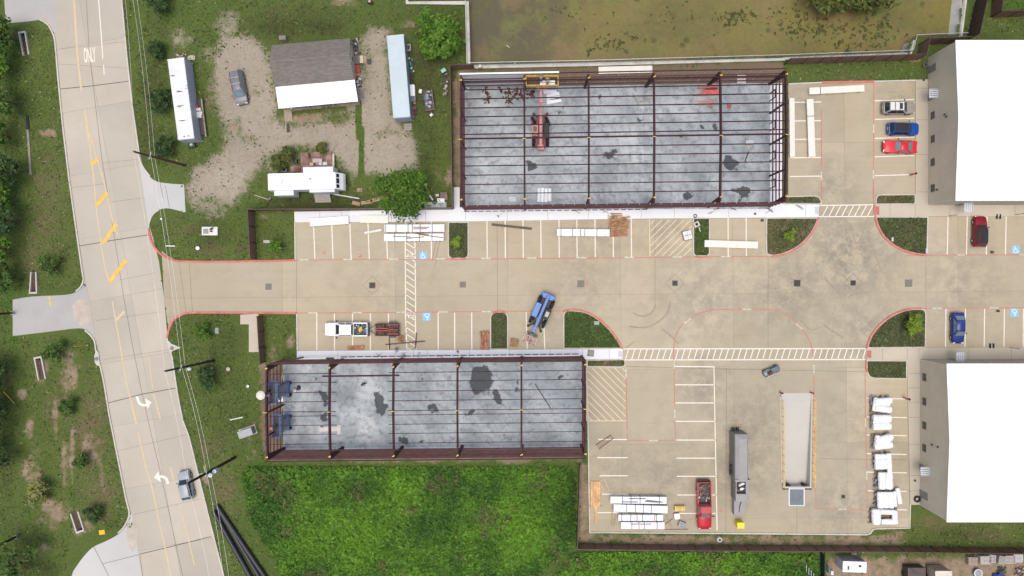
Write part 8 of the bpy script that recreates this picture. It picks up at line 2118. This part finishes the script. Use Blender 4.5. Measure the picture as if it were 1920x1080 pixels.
# south end of the yard
item('trampoline','round frame with grey and blue cushions left of the lower yard tree','round seat',718.5,346,[('ring','torus',((0,0,.45),.85,.09,22,8),(.02,.02,.025)),boxp('cushion',(-.15,.15,.52),(.8,.8,.14),(.19,.17,.17)),boxp('blue_cushion',(.25,-.45,.56),(.38,.32,.12),(.03,.09,.35)),boxp('arm',(-.75,-.15,.55),(.25,.5,.2),(.44,.43,.38)),boxp('white_towel',(.62,-.1,.6),(.25,.6,.1),(.6,.62,.64))] + [('leg','cyl',((.7 * math.cos(k * PI / 2),.7 * math.sin(k * PI / 2),0),(.7 * math.cos(k * PI / 2),.7 * math.sin(k * PI / 2),.42),.04),(.05,.05,.05)) for k in range(4)])
for (px,py,rz,l,lb) in ((668,381.5,-14,1.2,'tan board on the grass right of the camper pole'),(688,379,10,1.7,'long tan board at the foot of the lower yard tree'),(706,374,12,2.0,'tan board partly under the lower yard tree'),(674.5,356.5,0,.75,'small square tan board on the grass')):
 item('board',lb,'board',px,py,[boxp('board',(0,0,.03),(l,.55,.05),(.34,.21,.13)),boxp('cleat',(l * .35,0,.07),(.1,.5,.03),(.26,.16,.10))],R(rz))
item('metal_sheets','stack of pale metal sheets with dark bars in the yard corner right of the tree','sheet stack',816,383.5,[boxp('sheet',(0,-.15 + .0 * k,.06 + k * .07),(3.3 - .2 * k,1.0,.05),(.50,.55,.57)) for k in range(3)] + [('rib','box',((0,-.45 + .2 * k,.26),(3.1,.05,.03)),(.40,.44,.46)) for k in range(4)])
item('swivel_chair','broken white chair and table parts on the metal sheets','chair',818,371,[boxp('seat',(.25,.3,.75),(.5,.35,.1),(.5,.46,.42)),boxp('table_top',(.75,-.45,.55),(1.1,.65,.06),(.66,.67,.67)),('wheel','torus',((-.2,-.65,.45),.26,.08,16,6),(.02,.02,.02)),('bar','beam',((.4,-.3,.6),(1.0,-1.1,.6),.08,.06),(.16,.17,.18)),('bar','beam',((.1,-.4,.62),(.8,-1.3,.62),.08,.06),(.16,.17,.18)),('back','beam',((-.9,.3,.5),(-.4,-.4,.6),.2,.1),(.62,.64,.63))])
item('table_frame','brown table frame in the fence corner right of the metal sheets','table',833,367,[boxp('top',(0,0,.7),(1.0,.9,.06),(.13,.08,.075)),boxp('shelf',(.35,-.3,.73),(.4,.8,.04),(.20,.11,.1))] + [('leg','cyl',((x,y,0),(x,y,.68),.04),(.1,.07,.06)) for x in (-.4,.4) for y in (-.35,.35)])
for (px,py,s,lb) in ((533,320,(.9,.5),'grey box behind the left end of the camper'),(555,303,(.6,.55),'black tub beside the red-brown deck'),(536.5,319.5,(.5,.4),'small pale crate between the camper and the bushes')): item('tub',lb,'box',px,py,[boxp('tub',(0,0,.3),(s[0],s[1],.6),(.22,.21,.19) if 'black' not in lb else (.03,.032,.034)),boxp('lid',(0,0,.62),(s[0] * 1.04,s[1] * 1.04,.04),(.28,.27,.24) if 'black' not in lb else (.05,.055,.06))])
for (px,py,s,col,lb) in ((588.5,310,.5,(.50,.42,.2),'yellowish box on the deck behind the camper'),(599,309,.42,(.3,.25,.23),'brown box on the deck between two white boxes'),(603.5,309,.5,(.66,.65,.62),'white box in the middle of the deck edge'),(613,309,.62,(.62,.62,.60),'white box at the right of the deck edge')): item('storage_box',lb,'box',px,py,[boxp('box',(0,0,.2),(s,.45,.4),col),boxp('lid',(0,0,.42),(s * 1.04,.47,.04),tuple(v * .85 for v in col))],0,.6)
item('deck_table','pale tabletop on the red-brown deck','table',599.5,303.5,[boxp('top',(0,0,.5),(1.4,.6,.05),(.40,.33,.31))] + [('leg','cyl',((x,y,0),(x,y,.48),.03),(.2,.18,.17)) for x in (-.6,.6) for y in (-.22,.22)],0,.6)
item('spare_parts','dark machine parts on the grass left of the camper','machine parts',504.5,375,[('wheel','torus',((0,0,.1),.22,.07,14,6),(.03,.03,.03)),boxp('block',(.2,.2,.15),(.4,.3,.3),(.12,.14,.15)),('bar','beam',((-.3,-.2,.1),(.4,.3,.15),.08,.08),(.2,.22,.23))])
item('chimney_pipe','white capped brick stub in the mud by the pond wall corner','stub',901,128,[boxp('stub',(0,0,.5),(.42,.55,1.0),(.34,.20,.15)),('cap','blob',((0,0,1.05),(.28,.26,.14),10,6),(.6,.58,.54))])
sheet('white-striped board lying in the mud behind the fourth bay',[(1382,139),(1398,139),(1398,156.5),(1382,157)],0,jm((.52,.46,.40)),name='board',cat='board',h=.06,zz=.02)
# ------------------------------------------------------------------ dirt storage yard in the lower right corner
t = item('portable_cabin','white portable cabin with a hatch in the dirt yard','cabin',1587,1049.5,[boxp('cabin',(0,0,1.3),(3.3,1.45,2.3),(.42,.42,.42)),boxp('roof',(0,0,2.5),(3.4,1.55,.1),(.78,.79,.80)),boxp('roof_hatch',(.75,.15,2.58),(.35,.3,.08),(.02,.02,.02)),boxp('roof_vent',(-.9,-.15,2.57),(.25,.55,.06),(.08,.08,.08)),boxp('door',(1.0,.74,1.15),(.8,.04,1.9),(.3,.3,.3)),boxp('step',(1.0,1.0,.15),(.8,.4,.3),(.2,.2,.2))],R(-2))
item('dark_shed','dark brown flat-roofed trailer cut by the bottom edge','trailer',1707,1078,[boxp('body',(0,0,.9),(2.5,3.4,1.4),(.06,.042,.035)),boxp('roof',(0,0,1.63),(2.6,3.5,.06),(.075,.055,.045)),('strap','beam',((-1.0,1.7,1.7),(.1,.9,1.7),.08,.04),(.02,.02,.02)),('ramp_rail','beam',((1.0,1.5,1.4),(2.1,.6,.2),.08,.08),(.04,.035,.03))] + [('wheel','cyl',((s * 1.2,y,.35),(s * 1.35,y,.35),.34),(.02,.02,.02)) for s in (-1,1) for y in (-.5,.4)])
item('box_truck','tan tarped truck cut by the bottom edge','truck',1749,1080,[boxp('cargo_box',(0,0,1.5),(2.3,3.6,2.1),(.44,.37,.29)),boxp('tarp',(0,0,2.6),(2.4,3.7,.08),(.60,.53,.44)),boxp('rib',(.0,1.0,2.66),(2.3,.1,.04),(.3,.24,.2)),boxp('rib',(.0,.1,2.66),(2.3,.1,.04),(.3,.24,.2)),boxp('side_gate',(1.25,0,1.2),(.08,3.0,1.2),(.12,.1,.09))] + [('wheel','cyl',((s * 1.05,y,.42),(s * 1.2,y,.42),.42),(.02,.02,.02)) for s in (-1,1) for y in (-.9,.2)])
for k,(px,py,w_,col,lb) in enumerate(((1825,1053,1.3,(.36,.28,.21),'tan pallet stack, first from the left in the dirt yard'),(1848.5,1051,1.45,(.46,.43,.40),'grey-white pallet stack right of the tan one'),(1862,1048.5,.9,(.42,.38,.36),'narrow grey pallet stack turned sideways'),(1880,1051,.95,(.38,.36,.33),'small grey pallet stack in the middle of the row'),(1895,1050,1.4,(.42,.37,.32),'beige pallet stack near the right edge'),(1910.5,1047.5,1.3,(.50,.49,.47),'white pallet stack touching the right edge'))):
 c = W(px,py,.8); t = thing('pallet_stack',lb,'pallet stack',(c.x,c.y,0),R((-2,2,-6,-8,3,0)[k]),'pallet stacks in the dirt yard'); mt = jm(col)
 for z in range(5):
  for j in range(6): mb = MB(); mb.box((0,-.5 + j * .2,.13 + z * .15),(w_,.14 if w_ > 1 else .13,.025)); mb.build('slat',mt,t)
  mb = MB()
  for x in (-.45,0,.45): mb.box((x * w_,0,.07 + z * .15),(.09,1.15,.085))
  mb.build('bearer',mt,t)
item('bath_tub','white oval tub in the dirt yard below the pallet stacks','tub',1830,1072,[('rim','torus',((0,0,.5),.55,.09,20,8),(.60,.61,.62)),('basin','blob',((0,0,.35),(.5,.5,.3),14,6),(.30,.31,.32)),boxp('foot',(.3,0,.06),(.2,.6,.12),(.3,.3,.3))])
item('blue_tarp','blue tarp bundle at the bottom edge of the dirt yard','tarp',1870,1079,[('fold','blob',((x,y,.3),(.5,.4,.35),10,6,0,.2,int(x * 10)),(.02,.05,.25)) for x,y in ((-.4,0),(.2,.2),(.6,-.2))])
heap('clutter_heap','dark clutter heap in the dirt yard by the bottom edge','clutter',W(1877,1070),.7,.5,16,[(.05,.06,.04),(.10,.09,.07),(.03,.03,.03)],.4,0,0,51,.2,.45)
heap('clutter_heap','heap of brown crates and wood at the lower right corner','clutter',W(1912,1072),.7,.9,18,[(.22,.13,.09),(.42,.32,.27),(.06,.05,.05),(.30,.20,.15)],.5,0,0,52,.25,.5)
item('gas_meter','pale meter box beside the dark green fence','meter box',1555,1069,[boxp('box',(0,0,.5),(.4,.6,1.0),(.55,.58,.58)),('pipe','cyl',((-.3,.2,0),(-.3,.2,.8),.05),(.4,.42,.43)),boxp('panel',(-.45,.4,.5),(.06,1.1,.9),(.33,.37,.39))])
item('pipe_rack','pale pipe frame standing in the weeds left of the dark green fence','frame',1516,1068,[('pipe','beam',((-.5 + .35 * k,.9 - .4 * k,.5),(-.4 + .35 * k,-1.0 - .1 * k,.2),.06,.06),(.55,.58,.57)) for k in range(4)])
heap('clutter_heap','row of dark buckets and poles behind the pallet stacks','clutter',W(1850,1041),3.2,.25,26,[(.06,.07,.10),(.10,.10,.10),(.2,.2,.2),(.03,.03,.04)],.4,0,0,53,.2,.45)
# ------------------------------------------------------------------ trees and plants
BARK = M('grey_brown_bark',(.12,.09,.065),.95,var=.3,scale=5,spec=.1)
def tree(label,px,py,r,h,n,pal,seed,leaf=.3,name='tree',cat='tree',group=None,lobes=9,sx=1.0,sy=1.0,flat=.55,spiky=False,trunk_r=None):
 c = W(px,py,h * .6); t = thing(name,label,cat,(c.x,c.y,0),0,group); q = np.random.default_rng(seed); qr = random.Random(seed)
 tr = trunk_r or max(.04,r * .06)
 mb = MB(); top = (qr.uniform(-.1,.1) * r,qr.uniform(-.1,.1) * r,h * .55); mb.cyl((0,0,-.05),top,tr,tr * .6,10)
 ends = []
 L = []
 for k in range(lobes):
  a = 2 * PI * k / lobes + qr.uniform(-.3,.3); rr = r * qr.uniform(.32,.92) if k else 0
  L.append((math.cos(a) * rr * sx,math.sin(a) * rr * sy,h * qr.uniform(.5,.78) if k else h * .75,r * qr.uniform(.20,.50)))
  mb.cyl(top,(L[-1][0] * .8,L[-1][1] * .8,L[-1][2] * .95),tr * .5,tr * .15,6)
 mb.build('trunk',BARK,t)
 C = []; S = []; CC = []
 per = n // lobes
 for (x,y,z,R_) in L:
  d = q.normal(size=(per,3)); d /= np.linalg.norm(d,axis=1)[:,None]
  rad = R_ * (q.random(per) ** .45) * (1 + .28 * q.normal(size=per) * (1.2 if spiky else .6))
  p = np.array([x,y,z]) + d * rad[:,None] * np.array([sx,sy,.8])
  keep = p[:,2] > h * .15
  p = p[keep]; C.append(p); tone = np.clip(.5 + .5 * q.normal(size=len(p)) * .6,0,1)
  base = np.array(pal[0])[None] * (1 - tone[:,None]) + np.array(pal[1])[None] * tone[:,None]
  base = base * (.8 + .4 * qr.random()); CC.append(base); S.append(leaf * q.uniform(.6,1.4,len(p)))
 C = np.concatenate(C) + np.array([c.x,c.y,0]); leaf_mesh('crown',C,np.concatenate(S),np.concatenate(CC),LEAF,t,True,flat,seed,2.4 if spiky else 1.5)
 return t
PB = ((.034,.092,.010),(.11,.20,.020)); PY = ((.028,.080,.010),(.095,.165,.018)); PD = ((.018,.044,.014),(.050,.088,.022)); PM = ((.03,.07,.013),(.085,.14,.028)); PL = ((.08,.17,.015),(.20,.26,.03)); PP = ((.16,.17,.045),(.26,.26,.09)); PS = ((.045,.065,.016),(.11,.12,.028))
tree('large bright green tree beside the pond wall',820,68,3.1,5.2,3600,PB,1,.27,sy=1.22,spiky=True,lobes=11)
tree('large yellow-green tree overhanging the brown fence and pavement',757,357,3.2,5.6,4200,PY,2,.25,lobes=13,sx=1.12,spiky=True)
for i,(px,py,r,h,pal,lb) in enumerate(((6,60,2.6,6,PM,'dark tree cut by the left edge beside the top culvert headwall'),(0,112,2.4,5,PB,'leafy tree at the left edge behind the dark pole'),(10,185,2.5,5.5,PM,'dark leafy tree at the left edge beside the black drain section'),(-2,250,2.4,5,PB,'bright tree at the left edge beside the drain channel'),(12,322,2.3,5.5,PD,'dark round tree at the left edge, lower of the pair beside the channel'),(-4,370,2.4,5,PB,'bright tree at the left edge below the channel'),(14,412,2.3,5.5,PD,'dark round tree at the left edge opposite the red kerb'),(-2,465,2.3,5,PB,'mid green tree at the left edge opposite the car park entrance'),(8,522,2.3,5,PM,'dark tree at the left edge above the grey driveway'),(-26,705,3.2,6,PD,'dark tree at the left edge below the marker post'),(-24,775,3.0,6,PD,'dark tree at the left edge in the deep shade'),(-30,850,2.8,6,PD,'dark tree at the left edge near the lower brown patches'),(22,1064,4.0,6.5,PM,'big bushy tree in the lower left corner'))):
 tree(lb,px - (10 if px > -20 and py < 600 else 0),py,r * .92,h,1000,pal,20 + i,.32,group='trees along the left edge',lobes=9)
for i,(px,py,r,pal,lb) in enumerate(((295,94,1.25,PD,'round dark shrub near the upper end of the white container'),(302,185,1.7,PD,'wide dark shrub left of the white container'),(308,279,1.5,PD,'round dark shrub below the white container'),(299,0,1.7,PD,'dark shrub cut by the top edge beside the power lines'),(92,498,1.35,PM,'round shrub above the grey driveway'),(102,658,1.45,PM,'round green shrub below the grey driveway'),(124,762,1.15,PM,'round green shrub on the left lawn, upper of two'),(152,863,1.15,PM,'round green shrub on the left lawn, lower of two'),(174,964,1.35,PD,'dark round shrub beside the culvert headwall near the yellow sign'),(68,925,1.45,PP,'pale yellow-green shrub on the lower left lawn'),(386,707,1.7,PD,'dark shrub below the pole on the lower lawn'),(378,622,1.1,PB,'bright green shrub on the lawn below the entrance kerb'),(540,292,1.1,PS,'scrubby bush behind the camper'),(522,303,1.1,PS,'green bush left of the red-brown deck'),(604,277,.7,PS,'bush above the red-brown deck'))):
 tree(lb,px,py,r,r * 1.7,700,pal,60 + i,.22,'shrub','shrub','round shrubs on the lawns',7,spiky=True)
tree('small yellow-green tree on the upper lawn beside the short fence',518,461,.95,2.4,420,PB,81,.2,lobes=6,spiky=True,group='young trees in the islands'); tree('small round yellow-green tree in the dark island left of the upper row',857,455,.9,2.3,420,PL,82,.2,lobes=6,spiky=True,group='young trees in the islands'); tree('small loose yellow tree in the patchy corner island',1482,440,.95,2.3,300,PL,83,.18,lobes=6,spiky=True,group='young trees in the islands'); tree('yellow tree with long leaves in the lower right corner island',1717,607,1.3,2.8,360,PL,84,.36,lobes=7,spiky=True,group='young trees in the islands')
tree('clump of green reeds at the top edge of the pond',1600,-6,4.2,2.4,2400,PS,91,.42,'reed_clump','reeds',None,12,1.5,.55,.2,True,.05)
# ------------------------------------------------------------------ weeds and grass (uncountable)
def scatter(n,poly_field,thr,seed,box):
 q = np.random.default_rng(seed); px = q.uniform(box[0],box[2],n); py = q.uniform(box[1],box[3],n)
 v = gsample(poly_field,px,py); keep = v > thr + .35 * (q.random(n) - .3)
 return px[keep],py[keep]
def to_world(px,py,z): return np.stack([(px - 993) / K,-(py - 528) / K,z],1)
q = np.random.default_rng(5)
px,py = scatter(150000,lush,.55,3,(430,868,1545,1110))
nz = fbm(px,py,.035,61,4); nz2 = fbm(px,py,.11,71,3)
bare = (nz < .36) & (q.random(len(px)) < .6); px,py,nz,nz2 = px[~bare],py[~bare],nz[~bare],nz2[~bare]
hh = np.clip((nz2 - .25) * 2.0,.12,1.0) * (.3 + .7 * np.clip((nz - .3) * 2.4,.1,1)); z = .05 + hh * .75 * q.random(len(px)) ** .6
tone = np.clip(.50 + 2.0 * (fbm(px,py,.012,123,4) - .47) + 1.2 * (nz - .45) + .16 * q.normal(size=len(px)) - .3 * np.clip((560 - px) / 120,0,1),0,1)[:,None]
edge_d = np.clip((px - 985) / 90,0,1) * np.clip((1020 - py) / 60,0,1)
col = np.array([[.038,.095,.016]]) * (1 - tone) + np.array([[.105,.228,.019]]) * tone
yel = (q.random(len(px)) < .04)[:,None]; col = np.where(yel,np.array([[.10,.15,.03]]),col)
br = ((fbm(px,py,.022,97,3) < .33) & (q.random(len(px)) < .4))[:,None]; col = np.where(br,np.array([[.115,.105,.045]]),col)
col = col * (1 - .35 * edge_d[:,None]) * q.uniform(.7,1.3,(len(px),1))
leaf_mesh('weeds',to_world(px,py,z),.17 + .22 * q.random(len(px)),col,LEAF,None,True,.45,8,1.7,kind='stuff')
# short grass tufts over the lawns
n = 170000
px = q.uniform(-75,1940,n); py = q.uniform(-30,1110,n)
PAVED = [road_l + road_r[::-1],LOT,[(552,380),(1540,375),(1540,420),(552,420)],[(550,650),(1170,645),(1170,680),(550,680)],[(870,150),(1480,140),(1480,400),(870,400)],[(500,672),(1100,668),(1100,862),(505,866)],[(1712,60),(2010,60),(2010,410),(1712,410)],[(1700,650),(2010,650),(2010,982),(1706,982)],POND,[(505,70),(672,60),(680,205),(515,205)],[(310,105),(350,100),(385,270),(330,275)],[(722,60),(780,60),(780,232),(735,232)],[(494,320),(645,318),(645,370),(494,370)],[(0,-60),(110,-60),(100,46),(0,46)],[(20,545),(180,540),(180,632),(20,632)],[(130,1000),(280,985),(290,1120),(120,1120)],[(255,290),(352,340),(352,402),(270,420)],[(440,585),(490,585),(490,662),(440,662)],[(1088,870),(1110,860),(1110,1005),(1088,1005)]]
ok = np.ones(n,bool)
for pl in PAVED: ok &= ~inpoly(px,py,pl)
gv,dv,lv,dk,dr = (gsample(f_,px,py) for f_ in (gravel,dirt,lush,dark,dry))
ok &= q.random(n) > np.clip(gv * 1.15,0,.95); ok &= q.random(n) > np.clip(dv * 1.25,0,.97); ok &= (lv < .75) | (q.random(n) < .1)
px,py,gv,dv,lv,dk,dr = (a[ok] for a in (px,py,gv,dv,lv,dk,dr))
nz = fbm(px,py,.03,33,4); nz2 = fbm(px,py,.12,39,3)
ok = q.random(len(px)) < np.clip(.25 + 1.6 * (nz2 - .3),.1,1); px,py,gv,dv,lv,dk,dr,nz,nz2 = (a[ok] for a in (px,py,gv,dv,lv,dk,dr,nz,nz2))
tone = np.clip((nz - .3) * 2.2 + .22 * q.normal(size=len(px)),0,1)[:,None]
col = np.array([[.054,.088,.018]]) * (1 - tone) + np.array([[.115,.166,.040]]) * tone
col = col * (1 - dr[:,None] * .8) + np.array([[.19,.155,.08]]) * dr[:,None] * .8
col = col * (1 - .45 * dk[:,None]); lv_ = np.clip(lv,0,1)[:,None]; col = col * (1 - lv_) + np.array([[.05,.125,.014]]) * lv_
dryt = (q.random(len(px)) < .10)[:,None]; col = np.where(dryt,np.array([[.22,.19,.10]]) * (1 - .5 * dk[:,None]),col)
col = col * q.uniform(.65,1.35,(len(px),1))
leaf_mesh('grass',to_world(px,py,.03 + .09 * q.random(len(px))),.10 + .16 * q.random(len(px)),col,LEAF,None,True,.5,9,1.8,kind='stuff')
# litter of dark weeds on the gravel
px = q.uniform(340,850,3600); py = q.uniform(40,400,3600); gv = gsample(gravel,px,py); cl = fbm(px,py,.07,91,3)
ok = (gv > .12) & (gv < .72) & (cl > .5) & ~inpoly(px,py,PAVED[9]) & ~inpoly(px,py,PAVED[11]) & ~inpoly(px,py,PAVED[12]); px,py = px[ok],py[ok]
col = np.array([[.045,.055,.022]]) * q.uniform(.6,1.8,(len(px),1)); leaf_mesh('ground_weeds',to_world(px,py,.04 + .1 * q.random(len(px))),.10 + .16 * q.random(len(px)),col,LEAF,None,True,.5,10,1.5,kind='stuff')
# tufts on the grass islands
PXs,PYs,Zs,Cs = [],[],[],[]
for pts,turf in ISL:
 xs = [p[0] for p in pts]; ys = [p[1] for p in pts]; n = int((max(xs) - min(xs)) * (max(ys) - min(ys)) * .35); a = q.uniform(min(xs),max(xs),n); b = q.uniform(min(ys),max(ys),n)
 inn = inset(pts,3.0); ok = inpoly(a,b,[(p.x,p.y) for p in inn]); a,b = a[ok],b[ok]; k = fbm(a,b,.09,17,3)
 base = {'green_turf': (.055,.095,.022),'dark_turf': (.072,.090,.034),'patchy_turf': (.085,.092,.036)}[turf.name]
 ok = k > (.42 if turf is V_MIX else .3); a,b,k = a[ok],b[ok],k[ok]
 PXs.append(a); PYs.append(b); Cs.append(np.array([base]) * (.6 + 1.0 * k[:,None]) * q.uniform(.6,1.4,(len(a),1)))
px,py = np.concatenate(PXs),np.concatenate(PYs); leaf_mesh('island_grass',to_world(px,py,.15 + .06 * q.random(len(px))),.10 + .14 * q.random(len(px)),np.concatenate(Cs),LEAF,None,True,.5,12,1.8,kind='stuff')
C_,S_,K_ = [],[],[]
for (cx,cy,rx,ry,n) in ((1140,72,45,22,90),(1390,25,40,18,90),(1375,30,25,12,60),(1560,50,90,22,160),(1240,30,120,30,60),(1500,30,60,30,120),(1650,40,60,30,130),(1050,20,60,16,30),(1600,75,90,18,90),(1110,90,8,10,14),(1195,62,12,6,16)):
 for k in range(n // 2):
  x,y = rnd.gauss(cx,rx * .5),rnd.gauss(cy,ry * .5)
  if not (900 < x < 1780 and -20 < y < 108 - (x - 900) * .012): continue
  m_ = rnd.choice((1,1,2,5))
  for j in range(m_):
   p = W(x,y); C_.append((p.x + rnd.gauss(0,.15),p.y + rnd.gauss(0,.15),-1.46 + rnd.random() * .12)); S_.append(rnd.uniform(.14,.34)); K_.append((.065 * rnd.uniform(.6,1.6),.07 * rnd.uniform(.6,1.6),.025))
leaf_mesh('pond_weed',np.array(C_),np.array(S_),np.array(K_),LEAF,None,True,.9,14,1.4,kind='stuff')
for (a,b,lb) in (((949,78),(955,83),'short pale stick floating in the murky pond'),((962,115),(967,111),'pair of crossed pale sticks floating in the pond near the frame corner')):
 A,B_ = W(*a),W(*b); t = thing('floating_stick',lb,'stick',(A.x,A.y,-1.47)); mb = MB(); mb.beam((0,0,0),(B_.x - A.x,B_.y - A.y,.02),.08,.06); mb.build('branch',jm((.5,.46,.38)),t)
 mb = MB(); mb.beam((0,0,0),(.3,-.22,.02),.07,.05); mb.build('twig',jm((.5,.46,.38)),t)
